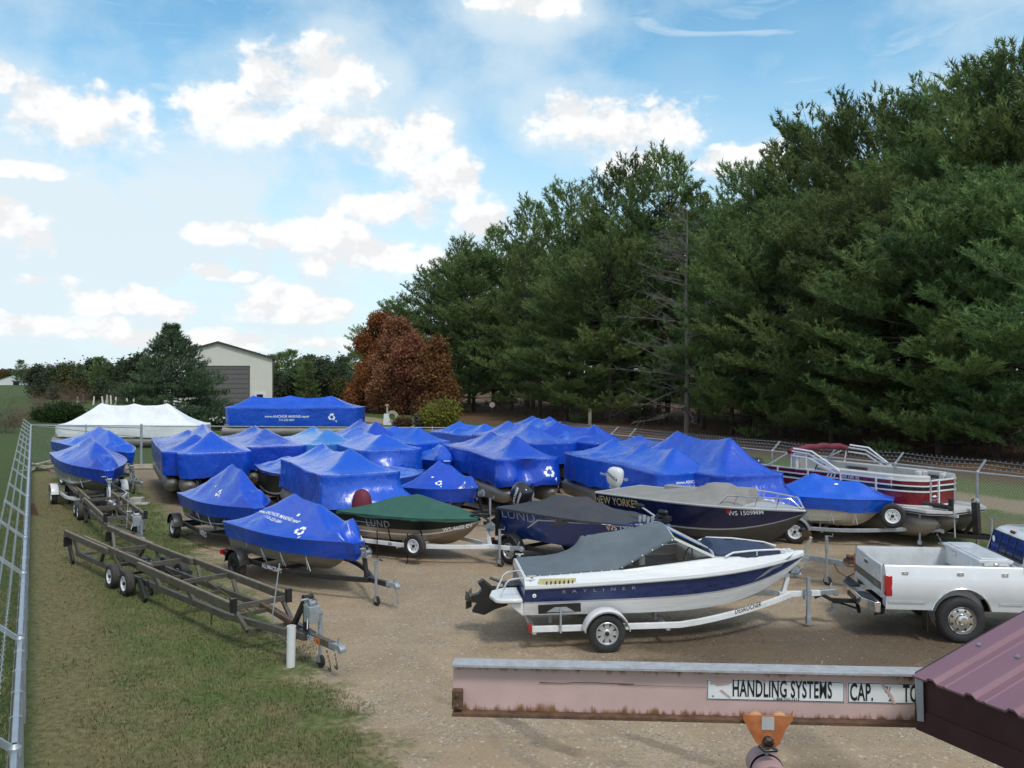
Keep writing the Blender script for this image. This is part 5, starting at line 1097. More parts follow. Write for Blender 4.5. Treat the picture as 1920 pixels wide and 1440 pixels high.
for sg in(-1,1):
    m=MB(); m.prism([(-.14,.045+.04),(-.14,.035),(-.11,-.02),(-.065,-.10),(-.03,-.125),(.04,-.125),(.07,-.10),(.10,-.02),(.14,.035),(.14,.09),(.125,.06),(-.125,.06)],sg*.075,sg*.085); m.build('side_plate',[ORN],tl,bevel=.002)
    for x in(-.068,.068):
        m=MB(); m.lathe([(sg*-.02,.045),(sg*.006,.045),(sg*.012,.038),(sg*.014,.0005)],c=(x,sg*.07,.030),n=24); m.build('trolley_wheel',[M('worn_orange_wheel',(.52,.27,.14),.6,var=.2)],tl)
m=MB(); m.box((.0,-.0865,.015),(.07,.002,.075)); m.build('name_plate',[GREYS],tl)
m=MB(); m.lathe([(-.11,.03),(.11,.03)],c=(0,0,-.085),n=14); m.lathe([(-.125,.018),(-.11,.032)],c=(0,0,-.085),n=6); m.tube([(0,-.1,-.10),(.05,-.11,-.13)],.006,5); m.tube([(-.05,-.09,-.11),(-.02,-.1,-.135),(.05,-.1,-.13)],.012,6); m.build('axle_bolt',[BSTEEL],tl)
hz=thing('chain_hoist','pink drum-shaped hoist body hanging under the orange trolley','hoist',(bm0.x+tp.x+.012,bm0.y+tp.y,2.53),ang)
m=MB(); m.lathe([(-.14,.001),(-.14,.05),(-.135,.055),(-.135,.082),(-.12,.092),(-.02,.092),(-.02,.084),(.0,.084),(.0,.096),(.12,.096),(.14,.08),(.14,.001)],c=(0,0,-.12),n=32,mi=[0,0,0,0,0,1,1,1,0,0,0]); m.build('hoist_body',[M('faded_pink_drum',(.40,.25,.25),.5,var=.12,vs=8,dirt=.2),DARK],hz)
m=MB(); m.tube([(0,0,.06),(0,0,-.04)],.01,8); m.build('hook_rod',[GALVD],hz)
# roof
A0=Pd(1720,1262,4.75); ed=Vector((.25,-.55,0)).normalized(); up=Vector((.857*.91,.857*.414,.23)).normalized()
rf=thing('lean_to_roof','maroon ribbed metal shed roof in the bottom right corner','shed roof',A0)
LE,LU=3.4,2.6
MAR=M('maroon_steel',(.20,.10,.125),.38,var=.06,vs=2,spec=.5,dirt=.06,dirtcol=(.25,.2,.2))
MARD=M('dark_maroon_trim',(.045,.014,.018),.45,var=.15)
nrm=ed.cross(up).normalized(); nrm=nrm if nrm.z>0 else -nrm
m=MB(); prof=[]; x=0
pitch=.229
while x<LE:
    for a,hh in ((.0,0),(.085,0),(.105,.02),(.135,.02),(.155,0),(.19,0),(.2,.006),(.21,.0)): prof.append((x+a,hh))
    x+=pitch
A=np.array([[tuple(ed*a+up*u+nrm*(hh+.004)) for a,hh in prof] for u in (-.04,LU)]); m.grid(A)
A2=A-np.array(tuple(nrm))*.012; m.grid(A2); m.grid(np.array([A[0],A2[0]])); m.build('roof_panel',[MAR],rf,ang=20)
m=MB()
for k in range(12):
    for u in (.42,1.3,2.2):
        c=ed*(k*pitch+.06)+up*u+nrm*.006; m.tube([c,c+nrm*.008],.012,8); m.tube([c+nrm*.008,c+nrm*.014],.007,6)
m.build('roof_screw',[GALVD],rf)
m=MB(); 
outn=Vector((-up.x,-up.y,0)).normalized()
q=[Vector((0,0,-.012)),ed*LE+Vector((0,0,-.012)),ed*LE+Vector((0,0,-.30)),Vector((0,0,-.30))]
off=-outn*.02
m.add([p+off*0+outn*.0 for p in q]+[p-outn*.03 for p in q],[(0,1,2,3),(7,6,5,4),(0,4,5,1),(3,2,6,7),(0,3,7,4)]); 
q2=[Vector((0,0,-.19))+outn*.008,ed*LE+Vector((0,0,-.19))+outn*.008,ed*LE+Vector((0,0,-.30))+outn*.012,Vector((0,0,-.30))+outn*.012]
m.add(q2+[p-outn*.006 for p in q2],[(0,1,2,3),(7,6,5,4),(0,4,5,1),(3,2,6,7),(0,3,7,4)])
m.build('fascia',[MARD],rf)
m=MB(); r0=Vector((0,0,0)); 
q=[-ed*.012+outn*.004+Vector((0,0,.002)),-ed*.012+up*LU-outn*0+Vector((0,0,.002)),-ed*.012+up*LU+Vector((0,0,-.20)),-ed*.012+outn*.004+Vector((0,0,-.27))]
m.add([p for p in q]+[p+ed*.01 for p in q],[(0,1,2,3),(7,6,5,4),(0,4,5,1),(3,2,6,7),(0,3,7,4)]); m.build('rake_trim',[MARD],rf)
m=MB(); c=outn*.018-ed*.004; q=[c+Vector((0,0,-.005)),c+ed*.055+Vector((0,0,-.03)),c+ed*.06+Vector((0,0,-.24)),c+ed*.02+Vector((0,0,-.25))]
m.add(q+[p-outn*.004 for p in q],[(0,1,2,3),(7,6,5,4),(0,4,5,1),(1,5,6,2),(3,2,6,7),(0,3,7,4)]); m.build('corner_flashing',[GALVD],rf)
m=MB()
for (a,b) in ((1.7,.25),(3.1,.25),(1.7,2.4),(3.1,2.4)):
    pz=ed*a+up*b; m.bar((pz.x,pz.y,pz.z-.03),(pz.x,pz.y,-A0.z),.14,.14)
m.build('roof_post',[MARD],rf)
# ============================================================ ground
def ground_mat():
    m=bpy.data.materials.new('grass_and_gravel_ground'); m.use_nodes=True; nt=m.node_tree; nt.nodes.clear(); L=nt.links
    out=nd(nt,'ShaderNodeOutputMaterial'); b=nd(nt,'ShaderNodeBsdfPrincipled'); L.new(b.outputs[0],out.inputs[0]); b.inputs['Specular IOR Level'].default_value=.25
    geo=nd(nt,'ShaderNodeNewGeometry'); pos=geo.outputs['Position']
    def dot(v):
        n=nd(nt,'ShaderNodeVectorMath',operation='DOT_PRODUCT'); L.new(pos,n.inputs[0]); n.inputs[1].default_value=v; return n.outputs['Value']
    def noise_(sc,det=5,ro=.6,vec=None,dist=0):
        n=nd(nt,'ShaderNodeTexNoise'); n.inputs['Scale'].default_value=sc; n.inputs['Detail'].default_value=det; n.inputs['Roughness'].default_value=ro; n.inputs['Distortion'].default_value=dist; L.new(vec or pos,n.inputs['Vector']); return n.outputs[0]
    def ma(op,a,c=None,d=None):
        n=nd(nt,'ShaderNodeMath',operation=op)
        for i,x in enumerate((a,c,d)):
            if x is None: continue
            if isinstance(x,(int,float)): n.inputs[i].default_value=x
            else: L.new(x,n.inputs[i])
        return n.outputs[0]
    def rng(x,a,c,lo=0,hi=1,smooth=True):
        n=nd(nt,'ShaderNodeMapRange'); n.interpolation_type='SMOOTHSTEP' if smooth else 'LINEAR'; L.new(x,n.inputs[0]); n.inputs[1].default_value=a; n.inputs[2].default_value=c; n.inputs[3].default_value=lo; n.inputs[4].default_value=hi; return n.outputs[0]
    def mix(f,a,c):
        n=nd(nt,'ShaderNodeMix',data_type='RGBA')
        if isinstance(f,(int,float)): n.inputs[0].default_value=f
        else: L.new(f,n.inputs[0])
        for i,x in ((6,a),(7,c)):
            if isinstance(x,tuple): n.inputs[i].default_value=(*x,1)
            else: L.new(x,n.inputs[i])
        return n.outputs[2]
    n_=dot(tuple(FN)); d_=dot(tuple(FD))
    big=noise_(.35,4); mid=noise_(1.3,5,.65); fine=noise_(9,6,.7); vf=noise_(64,3,.72)
    # grass
    g=mix(rng(fine,.3,.7),(.032,.058,.013),(.118,.178,.042)); g=mix(rng(vf,.50,.72,0,.75),g,(.24,.22,.10)); g=mix(rng(vf,.46,.30,0,.75),g,(.014,.018,.006)); g=mix(rng(noise_(.8,6,.65),.45,.62,0,.75),g,(.070,.120,.026))  # darkest flecks put the shade between blades into the colour
    dead=mix(rng(fine,.3,.7),(.10,.068,.032),(.26,.19,.105)); dead=mix(rng(vf,.50,.70,0,.7),dead,(.40,.32,.19)); dead=mix(rng(vf,.45,.30,0,.7),dead,(.030,.021,.012))  # dry grass gets the same painted shade between its blades
    dm=rng(ma('ADD',ma('MULTIPLY',noise_(1.1,6,.68,None,.4),.75),ma('MULTIPLY',big,.55)),.52,.76)
    # drier towards the near end of the lawn and along the fence line
    near=rng(d_,9,17,.26,0); strip=ma('MULTIPLY',rng(ma('ADD',ma('ABSOLUTE',ma('SUBTRACT',n_,.55),0),ma('MULTIPLY',ma('SUBTRACT',mid,.5),1.6)),.25,1.35,1,0),rng(mid,.22,.45))
    dd=ma('MAXIMUM',ma('MINIMUM',ma('ADD',ma('MULTIPLY',dm,rng(d_,14,22,.48,.22)),ma('MULTIPLY',near,rng(mid,.3,.6))),1),ma('MULTIPLY',strip,.65))
    inside=ma('MULTIPLY',rng(n_,-.2,.1),rng(d_,50,48,1,0) if False else rng(d_,47,50,1,0))
    lawn=mix(dd,g,dead)
    out_g=mix(rng(fine,.3,.7),(.030,.052,.012),(.072,.105,.028)); out_g=mix(rng(mid,.5,.75,0,.45),out_g,(.12,.11,.045))
    grass=mix(inside,out_g,lawn)
    # gravel
    vo=nd(nt,'ShaderNodeTexVoronoi'); vo.inputs['Scale'].default_value=62; L.new(pos,vo.inputs['Vector'])
    sep=nd(nt,'ShaderNodeSeparateColor'); L.new(vo.outputs['Color'],sep.inputs[0])
    vo2=nd(nt,'ShaderNodeTexVoronoi'); vo2.inputs['Scale'].default_value=30; L.new(pos,vo2.inputs['Vector']); sep2=nd(nt,'ShaderNodeSeparateColor'); L.new(vo2.outputs['Color'],sep2.inputs[0])
    sand=mix(rng(mid,.3,.7),(.365,.262,.158),(.455,.340,.220)); sand=mix(rng(big,.35,.65,0,.5),sand,(.30,.21,.125))
    stone=mix(sep.outputs[0],(.13,.10,.074),(.50,.41,.31))
    st_amt=ma('MULTIPLY',rng(noise_(.8,6,.7),.38,.64,.12,.85),rng(sep.outputs[1],.15,.5))
    gr=mix(st_amt,sand,stone); gr=mix(ma('MULTIPLY',rng(sep2.outputs[1],.80,.9),rng(sep2.outputs[0],.3,.6,.2,.9)),gr,mix(sep2.outputs[2],(.17,.14,.12),(.56,.51,.43)))
    # tyre-track streaks across the drive
    mp=nd(nt,'ShaderNodeMapping'); mp.inputs['Rotation'].default_value=(0,0,R(52)); mp.inputs['Scale'].default_value=(.18,2.2,1); L.new(pos,mp.inputs[0])
    tr=noise_(1.0,5,.6,mp.outputs[0]); gr=mix(rng(tr,.56,.74,0,.45),gr,(.22,.165,.11))
    mp2=nd(nt,'ShaderNodeMapping'); mp2.inputs['Rotation'].default_value=(0,0,R(-38)); mp2.inputs['Scale'].default_value=(.15,1.6,1); L.new(pos,mp2.inputs[0])
    gr=mix(rng(noise_(1.0,5,.6,mp2.outputs[0]),.56,.74,0,.4),gr,(.46,.35,.23))
    for (ax,ay,bx_,by_,wd,amt) in ((-.33,12.06,1.9,9.9,.16,.42),(.55,12.4,2.9,9.9,.14,.36),(-2.2,14.6,1.2,9.2,.13,.22),(3.3,12.5,4.6,8.0,.5,.30)):
        dx_,dy_=bx_-ax,by_-ay; l_=math.hypot(dx_,dy_); nv_=(-dy_/l_,dx_/l_,0); off_=nv_[0]*ax+nv_[1]*ay
        ds=ma('ABSOLUTE',ma('ADD',ma('SUBTRACT',dot(nv_),off_),ma('MULTIPLY',ma('SUBTRACT',big,.5),1.1)))
        gr=mix(ma('MULTIPLY',ma('MULTIPLY',rng(ds,wd*.4,wd,amt*1.5,0),rng(mid,.34,.6)),rng(dot((0,1,0)),13.5,12,0,1)),gr,(.13,.10,.075))
    # wet ground by the hitched trailer
    def ell(cx,cy,rx,ry):
        sx=nd(nt,'ShaderNodeSeparateXYZ'); L.new(pos,sx.inputs[0])
        a=ma('DIVIDE',ma('SUBTRACT',sx.outputs[0],cx),rx); c=ma('DIVIDE',ma('SUBTRACT',sx.outputs[1],cy),ry)
        return ma('SQRT',ma('ADD',ma('MULTIPLY',a,a),ma('MULTIPLY',c,c)))
    e1=ma('ADD',ell(5.6,15.2,5.2,1.7),ma('MULTIPLY',ma('SUBTRACT',mid,.5),1.1)); wet=rng(e1,.55,1.1,1,0)
    e2=ma('ADD',ell(9.2,20.5,3.2,2.2),ma('MULTIPLY',ma('SUBTRACT',mid,.5),1.2)); wet2=rng(e2,.6,1.1,.75,0)
    e3=ma('ADD',ell(3.4,9.6,1.6,1.2),ma('MULTIPLY',ma('SUBTRACT',mid,.5),1.2)); wet3=rng(e3,.6,1.1,.45,0)
    wetm=ma('MAXIMUM',ma('MAXIMUM',wet,wet2),wet3)
    wg=nd(nt,'ShaderNodeMix',data_type='RGBA',blend_type='MULTIPLY'); L.new(wetm,wg.inputs[0]); L.new(gr,wg.inputs[6]); wg.inputs[7].default_value=(.42,.40,.38,1); gr=wg.outputs[2]
    pud=ma('MULTIPLY',wet,rng(ma('ADD',mid,ma('MULTIPLY',fine,.12)),.62,.74,0,.85))
    gr=mix(pud,gr,(.10,.080,.058))
    # darker brown earth towards the back of the lot
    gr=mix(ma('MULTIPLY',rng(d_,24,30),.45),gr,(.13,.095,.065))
    # where gravel lies
    edge=ma('ADD',ma('SUBTRACT',n_,3.85),ma('ADD',ma('MULTIPLY',ma('SUBTRACT',mid,.5),2.2),ma('MULTIPLY',ma('SUBTRACT',fine,.5),1.2)))
    gm=ma('MULTIPLY',rng(edge,-.35,.55),rng(ma('ADD',n_,ma('MULTIPLY',mid,2.0)),22.5,24,1,0)); gm=ma('MULTIPLY',gm,rng(d_,48,51,1,0))
    gm2=ma('MULTIPLY',gm,rng(vf,.30,.42,.82,1))
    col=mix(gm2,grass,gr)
    # sandy track and pine litter outside the right fence
    nn=ma('ADD',n_,ma('MULTIPLY',ma('SUBTRACT',mid,.5),2.5))
    trk=ma('MULTIPLY',rng(nn,28.6,29.6),rng(nn,31.8,33.0,1,0)); sandt=mix(rng(fine,.3,.7),(.22,.17,.11),(.31,.25,.17)); col=mix(ma('MULTIPLY',trk,.95),col,sandt)
    lit=rng(nn,35,39); litc=mix(rng(fine,.3,.7),(.062,.034,.018),(.15,.085,.043)); col=mix(ma('MULTIPLY',lit,rng(mid,.25,.5,.6,1)),col,litc)
    lit2=ma('MULTIPLY',rng(nn,23.2,24),rng(nn,27.3,28.3,1,0)); col=mix(ma('MULTIPLY',lit2,rng(mid,.35,.6,0,.75)),col,(.16,.11,.06))
    L.new(col,b.inputs['Base Color'])
    ro=mix(wetm,(.92,.92,.92),(.50,.50,.50)); ro=mix(pud,ro,(.12,.12,.12)); ro=mix(gm,(.95,.95,.95),ro); L.new(ro,b.inputs['Roughness'])
    h1=ma('ADD',ma('MULTIPLY',fine,.5),ma('MULTIPLY',vf,.5)); h2=ma('MULTIPLY',ma('SUBTRACT',1.0,vo.outputs['Distance']),.55)
    hh=nd(nt,'ShaderNodeMix',data_type='FLOAT'); L.new(gm,hh.inputs[0]); L.new(h1,hh.inputs[2]); L.new(ma('MULTIPLY',ma('ADD',h2,ma('MULTIPLY',mid,.8)),ma('SUBTRACT',1.0,ma('MULTIPLY',pud,.95))),hh.inputs[3])
    bp=nd(nt,'ShaderNodeBump'); bp.inputs['Strength'].default_value=.75; bp.inputs['Distance'].default_value=.04; L.new(hh.outputs[0],bp.inputs['Height']); L.new(bp.outputs[0],b.inputs['Normal'])
    return m
m=MB(); nx=[-3000,-800,-200,-60,-20,20,60,200,800,3000]; ny=[-3000,-600,-100,0,20,40,60,100,200,400,900,3000]
m.grid(np.array([[(x,y,0 if y<250 else -.0) for x in nx] for y in ny])); g=m.build('ground',[ground_mat()]); struct(g)
# grass blades and loose stones
GB_=M('grass_blade',(.070,.112,.028),.8,var=.3,vs=1.3,col2=(.25,.195,.10),rvar=0)
rs=np.random.RandomState(3)
def blades(N,n0,n1,d0,d1,h,w,name,mat,dens=None):
    u=rs.rand(N); dd=d0+(d1-d0)*u**1.35; n=n0+(n1-n0)*rs.rand(N); 
    k=np.ones(N,bool) if dens is None else dens(n,dd); n,dd=n[k],dd[k]; N=len(n)
    x=FN.x*n+FD.x*dd; y=FN.y*n+FD.y*dd; a=rs.rand(N)*6.283; hh=h*(.5+rs.rand(N)); ww=w*(.6+.8*rs.rand(N)); lean=rs.rand(N)*.9
    V=np.zeros((N,3,3)); cx,cy=np.cos(a),np.sin(a); b=a+1.57+rs.randn(N)*.4
    V[:,0]=np.stack([x-cx*ww,y-cy*ww,0*x-.002],1); V[:,1]=np.stack([x+cx*ww,y+cy*ww,0*x-.002],1); V[:,2]=np.stack([x+np.cos(b)*hh*lean,y+np.sin(b)*hh*lean,hh*np.sqrt(1-(lean*.9)**2)],1)
    return mesh_tris(name,V.reshape(-1,3),mat)
def mesh_tris(name,V,mat,colors=None,mi=None):
    me=bpy.data.meshes.new(name); n=len(V)//3; me.vertices.add(len(V)); me.vertices.foreach_set('co',V.astype(np.float32).ravel())
    me.loops.add(len(V)); me.loops.foreach_set('vertex_index',np.arange(len(V),dtype=np.int32)); me.polygons.add(n); me.polygons.foreach_set('loop_start',np.arange(0,3*n,3,dtype=np.int32))
    if isinstance(mat,(list,tuple)):
        for q in mat: me.materials.append(q)
    else: me.materials.append(mat)
    if mi is not None: me.polygons.foreach_set('material_index',mi.astype(np.int32))
    if colors is not None:
        at=me.color_attributes.new('tint','FLOAT_COLOR','POINT'); c=np.ones((len(V),4),np.float32); c[:,:3]=colors; at.data.foreach_set('color',c.ravel())
    me.update(calc_edges=True); return me
def lawn_d(n,d):
    e=np.array([noise.noise((a*.9,b*.9,0)) for a,b in zip(n,d)]); f=np.array([noise.noise((a*1.7,b*1.1,4)) for a,b in zip(n,d)]); return (n<3.7+e*1.3)&(((n<-.2)&(rs.rand(len(n))<.8))|(rs.rand(len(n))<np.clip((n-.05)/1.5+f*.55,.06 if 1 else 0,1)))
me=blades(150000,-4.5,4.6,8.5,36,.055,.0075,'grass',GB_,lawn_d)
o=bpy.data.objects.new('grass',me); COL.objects.link(o); o['kind']='stuff'; tag(o,'short patchy mown grass along the left fence','grass')
SM=M('loose_stone',(.13,.115,.10),.85,var=.3,vs=1.5,col2=(.42,.38,.33))
N=3600; n=4.2+rs.rand(N)*13; dd=6+rs.rand(N)**1.3*14; V=[]
x=FN.x*n+FD.x*dd; y=FN.y*n+FD.y*dd; r=.006+.012*rs.rand(N)**3; oct_=[(1,0,0),(0,1,0),(-1,0,0),(0,-1,0)]
for i in range(N):
    a=rs.rand()*6.28; t=[(x[i]+r[i]*(.7+.6*rs.rand())*math.cos(a+k*1.571),y[i]+r[i]*(.7+.6*rs.rand())*math.sin(a+k*1.571),.001) for k in range(4)]; top=(x[i],y[i],r[i]*.9)
    for k in range(4): V+=[t[k],t[(k+1)%4],top]
o=bpy.data.objects.new('loose_gravel',mesh_tris('loose_gravel',np.array(V),SM)); COL.objects.link(o); o['kind']='stuff'; tag(o,'loose pale stones scattered on the gravel drive','gravel')
# ============================================================ fences
ZR=2.0
def chain(m,p0,p1,z0,z1,s=.075,r=.0022,mi=0):
    L_=(p1-p0).length; t=(p1-p0)/L_; h=z1-z0; k=int((L_+h)/s)
    nr=Vector((-t.y,t.x,0))
    for sg in(1,-1):
        for i in range(k):
            a=i*s-(h if sg>0 else 0); b=a+h
            if sg<0: a,b=b,a
            # clip to the bay
            za,zb=z0,z1; xa,xb=a,b
            def clip(xa,za,xb,zb,lim,lo):
                if (xa<lim)==lo and xa!=xb: f=(lim-xa)/(xb-xa); return lim,za+(zb-za)*f
                return xa,za
            if (xa<0 and xb<0) or (xa>L_ and xb>L_): continue
            if xa<0: f=(0-xa)/(xb-xa); xa,za=0,za+(zb-za)*f
            if xb<0: f=(0-xb)/(xa-xb); xb,zb=0,zb+(za-zb)*f
            if xa>L_: f=(L_-xa)/(xb-xa); xa,za=L_,za+(zb-za)*f
            if xb>L_: f=(L_-xb)/(xa-xb); xb,zb=L_,zb+(za-zb)*f
            q=p0+t*xa+Vector((0,0,za)); w=p0+t*xb+Vector((0,0,zb))
            if (q-w).length>.02: m.tube([q+nr*.003*sg,w+nr*.003*sg],r,3,mi,cap=False)
def fence(label,p0,p1,posts,outdir,armlen=.38,barb=True,ztop=ZR,s=.075,wr=.0022,postr=.036,offs=0,nstr=3,bottom=.05):
    t=thing('chain_link_fence',label,'fence',p0); d=(p1-p0); L_=d.length; u=d/L_; o0=Vector((0,0,0))
    m=MB(); m.tube([o0+Vector((0,0,ztop)),u*L_+Vector((0,0,ztop))],.026,10); 
    k=0
    while k<L_: m.tube([u*k+Vector((0,0,ztop)),u*(k+.12)+Vector((0,0,ztop))],.031,10); k+=1.9
    m.build('top_rail',[GALV],t)
    m=MB(); chain(m,o0+outdir*.04,u*L_+outdir*.04,bottom,ztop-.01,s,wr); m.build('chain_link_mesh',[GALVD],t,recalc=False)
    m=MB(); x=.25
    while x<L_:
        c=u*x+Vector((0,0,ztop)); m.tube([c+outdir*.05,c+Vector((0,0,.03)),c-outdir*.04,c-outdir*.02+Vector((0,0,-.05))],.0035,4); x+=.62
    m.build('tie_wire',[GALV],t)
    for x in posts:
        b=u*x; q=MB(); q.tube([b+Vector((0,0,-.1)),b+Vector((0,0,ztop-.02))],postr,10); q.lathe([(ztop-.03,.045),(ztop+.03,.045),(ztop+.06,.02)],axis='z',c=(b.x,b.y,0),n=10)
        pb=q.build('post',[GALVD],t)
        if barb:
            q=MB(); e=b+outdir*armlen*.8+Vector((0,0,ztop+armlen*.72)); q.bar(b+Vector((0,0,ztop+.01)),e,.035,.045); q.build('barb_arm',[GALV],pb)
    if barb:
        for k in range(nstr):
            f=.36+.6*k/(nstr-1); a=outdir*armlen*.8*f+Vector((0,0,ztop+armlen*.72*f)); m=MB(); pts=[]
            xs=sorted(set([0]+list(posts)+[L_]))
            for xa,xb in zip(xs[:-1],xs[1:]):
                for j in range(5): q=j/5; pts.append(u*(xa+(xb-xa)*q)+a+Vector((0,0,-.05*4*q*(1-q))))
            pts.append(u*L_+a); m.tube(pts,.0048,4)
            x=.1
            while x<min(L_,40):
                c=u*x+a; m.bar(c-Vector((.02,.01,.025)),c+Vector((.02,.01,.025)),.004,.004); m.bar(c-Vector((.02,-.01,-.02)),c+Vector((.02,-.01,-.02)),.004,.004); x+=.16
            m.build('barbed_wire',[GALV],t,recalc=False)
    return t
PS=[NF(-.12,x) for x in (0,)]
# post distances of the left fence along the lot, found from the photo's arms
dl=[7.23-3.05,7.23,10.2,13.55,16.5,19.15,22.1,25.7,28.7,31.7,34.7,37.7,40.7,43.7,46.8,50.0,53.4]
f0=NF(-.12,1.5); fence('galvanised chain-link fence along the left edge, barbed wire leaning outwards',f0,NF(-.12,53.4),[a-1.5 for a in dl],-FN,armlen=.46,s=.06,wr=.0027)
cl=NF(-.12,53.4); cr_=Vector((2.1,43.9,0)); ce=P(265,878,0)
mid_=Vector((ce.x,ce.y,0))
Lf=(cr_-cl).length; back=Vector((.05,1,0)).normalized()
fence('chain-link fence across the far end of the lot, behind the wrapped boats',cl,cr_,[i*3.1 for i in range(int(Lf/3.1)+1)]+[Lf],back,barb=False,s=.17,wr=.0019)
gp=thing('gate_post','dark grey post beside the near-left pontoons with a sagging diagonal rod','post',mid_)
m=MB(); m.tube([(0,0,-.1),(0,0,2.2)],.06,12); m.lathe([(2.2,.062),(2.24,.03)],axis='z',n=12); m.build('post',[GALVD],gp)
q=NF(-.12,53.0)-mid_; m=MB(); m.tube([(0,0,1.55),(q.x,q.y,2.0)],.022,6); m.build('brace_rod',[GALVD],gp)
gate=thing('chain_link_fence','short chain-link run between the grey post and the left fence corner','fence',mid_)
m=MB(); m.tube([(0,0,2.02),(q.x,q.y,2.02)],.025,8); m.build('top_rail',[GALVD],gate); m=MB(); chain(m,Vector((0,0,0)),Vector((q.x,q.y,0)),.05,1.98,.18,.0018); m.build('chain_link_mesh',[GALVD],gate,recalc=False)
r0=cr_; r1=NF(22.85,4); Lr=(r1-r0).length
dposts=[0,3.05,6.3]
for px,py in ((1212,812),(1446,846),(1557,857),(1676,870),(1831,886)):
    y=(CZ-ZR)*F/(py-HOR); w=Vector(((px-960)/F*y,y,0)); dposts.append((w-r0).dot((r1-r0)/Lr))
dposts+= [max(dposts)+3,max(dposts)+6]
fence('galvanised chain-link fence along the right edge in front of the pines',r0,r1,[x for x in sorted(dposts) if x<Lr],FN,armlen=.46,s=.085,wr=.0027)
# bits by the fences
m=MB(); rr=random.Random(3)
for k in range(7): 
    a=rr.random()*3; c=Vector((rr.uniform(-.6,.6),rr.uniform(-.5,.5),.08+.05*k)); m.bar(c-Vector((math.cos(a),math.sin(a),.05))*.7,c+Vector((math.cos(a),math.sin(a),.05))*.7,.12,.045)
lp=thing('lumber_pile','small heap of weathered boards by the left fence behind the far boats','lumber',P(68,882,0)); m.build('board',[M('weathered_wood',(.38,.33,.26),.85,var=.3,vs=6)],lp)
m=MB()
for k in range(3): m.bar((-1.1,k*.2,.06+.06*k),(1.1,k*.2+.2,.06+.06*k),.22,.05)
lp=thing('lumber_pile','grey planks lying at the foot of the grey post','lumber',P(272,880,0)); m.build('board',[M('weathered_wood',(1,1,1))],lp)
m=MB(); m.box((0,0,.12),(.42,.40,.24)); m.box((.25,-.2,.04),(.5,.3,.08)); cb=thing('concrete_block','concrete block beside the second empty trailer','block',P(257,945,0)); m.build('block',[CONC],cb,bevel=.02)
m=MB(); m.prism([(0,0),(.28,0),(.10,.42),(0,.46)],-.06,.06,'xz'); cb=thing('rusty_plate','rusty triangular steel plate leaning on the left fence','scrap',P(56,966,0)); m.build('plate',[RUST],cb)
# ============================================================ far things
ba=R(16.5); barn=thing('pole_barn','pale metal pole barn with a big brown overhead door, behind the spruce','barn',(-31.9-7*math.cos(ba),117.5-7*math.sin(ba),0),ba)
WALL=M('pale_ribbed_siding',(.60,.595,.53),.5,var=.03,vs=1)
DOOR=M('brown_overhead_door',(.118,.112,.110),.5,var=.08)
ROOFD=M('dark_brown_roof',(.05,.035,.03),.5)
m=MB(); hw,he,ha=7.0,6.9,8.95; y=0
m.add([(-hw,0,0),(hw,0,0),(hw,0,he),(0,0,ha),(-hw,0,he),(-hw,22,0),(hw,22,0),(hw,22,he),(0,22,ha),(-hw,22,he)],[(0,1,2,3,4),(1,6,7,2),(0,4,9,5),(5,9,8,7,6)])
for k in range(60):
    x=-hw+.12+k*(2*hw-.2)/59; z=he+(ha-he)*(1-abs(x)/hw); m.box((x,-.012,z/2),(.045,.024,z-.06))
m.build('wall',[WALL],barn)
m=MB(); 
for sg in(-1,1): m.add([(0,-.35,ha+.12),(sg*(hw+.35),-.35,he-.02),(sg*(hw+.35),22.3,he-.02),(0,22.3,ha+.12),(0,-.35,ha-.1),(sg*(hw+.35),-.35,he-.24),(sg*(hw+.35),22.3,he-.24),(0,22.3,ha-.1)],[(0,1,2,3),(4,7,6,5),(0,4,5,1),(1,5,6,2)])
m.build('roof',[ROOFD],barn)
m=MB(); m.box((.9,-.04,2.85),(6.0,.06,5.7)); 
for k in range(9): m.box((.9,-.075,.32+.63*k),(5.9,.02,.06),1)
for k in range(9):
    for j in range(8): m.box((-1.7+.74*j,-.076,.63*k+.33+.30),(.56,.012,.36))
o=m.build('overhead_door',[DOOR,ROOFD],barn)
m=MB(); 
for a,b_,w,h in((.9,5.78,6.3,.14),(-2.15,2.85,.14,5.8),(3.95,2.85,.14,5.8)): m.box((a,-.06,b_),(w,.1,h))
m.build('door_trim',[DGREY],o)
m=MB(); m.box((5.3,-.05,1.15),(1.5,.08,2.3)); o=m.build('side_door',[WHITEG],barn); m=MB(); m.box((5.3,-.1,1.45),(.8,.04,1.2)); m.build('window',[GLASSD],o)
m=MB(); 
for sg in(-1,1): m.box((sg*(hw-.02),-.03,he/2),(.16,.06,he))
m.build('corner_trim',[ROOFD],barn)
hs=thing('white_house','distant low white farm building with a pale gabled roof at the far left','house',((-4-933)/F*325,325,0))
hx=[P(0,722,0).x,P(57,722,0).x]; yy=P(0,722,0).y; hs.location=((hx[0]+hx[1])/2-.5,yy,0)
m=MB(); w=12.5/2; m.box((0,3,1.2),(w*2,7,2.4)); m.add([(-w,-.5,2.4),(w,-.5,2.4),(w*.1,-.5,4.6),(-w,6.5,2.4),(w,6.5,2.4),(w*.1,6.5,4.6)],[(0,1,2),(3,5,4)]); m.build('wall',[WHITEG],hs)
m=MB(); m.add([(-w-.4,-.9,2.25),(w*.1,-.9,4.75),(w*.1,7,4.75),(-w-.4,7,2.25)],[(0,1,2,3)]); m.add([(w+.4,-.9,2.25),(w*.1,-.9,4.75),(w*.1,7,4.75),(w+.4,7,2.25)],[(0,3,2,1)]); m.build('roof',[GREYS],hs)
m=MB(); m.box((1.2,-.55,.9),(2.6,.1,1.8)); m.box((4.6,-.55,1.2),(.9,.1,1.0)); m.build('window',[GLASSD],hs)
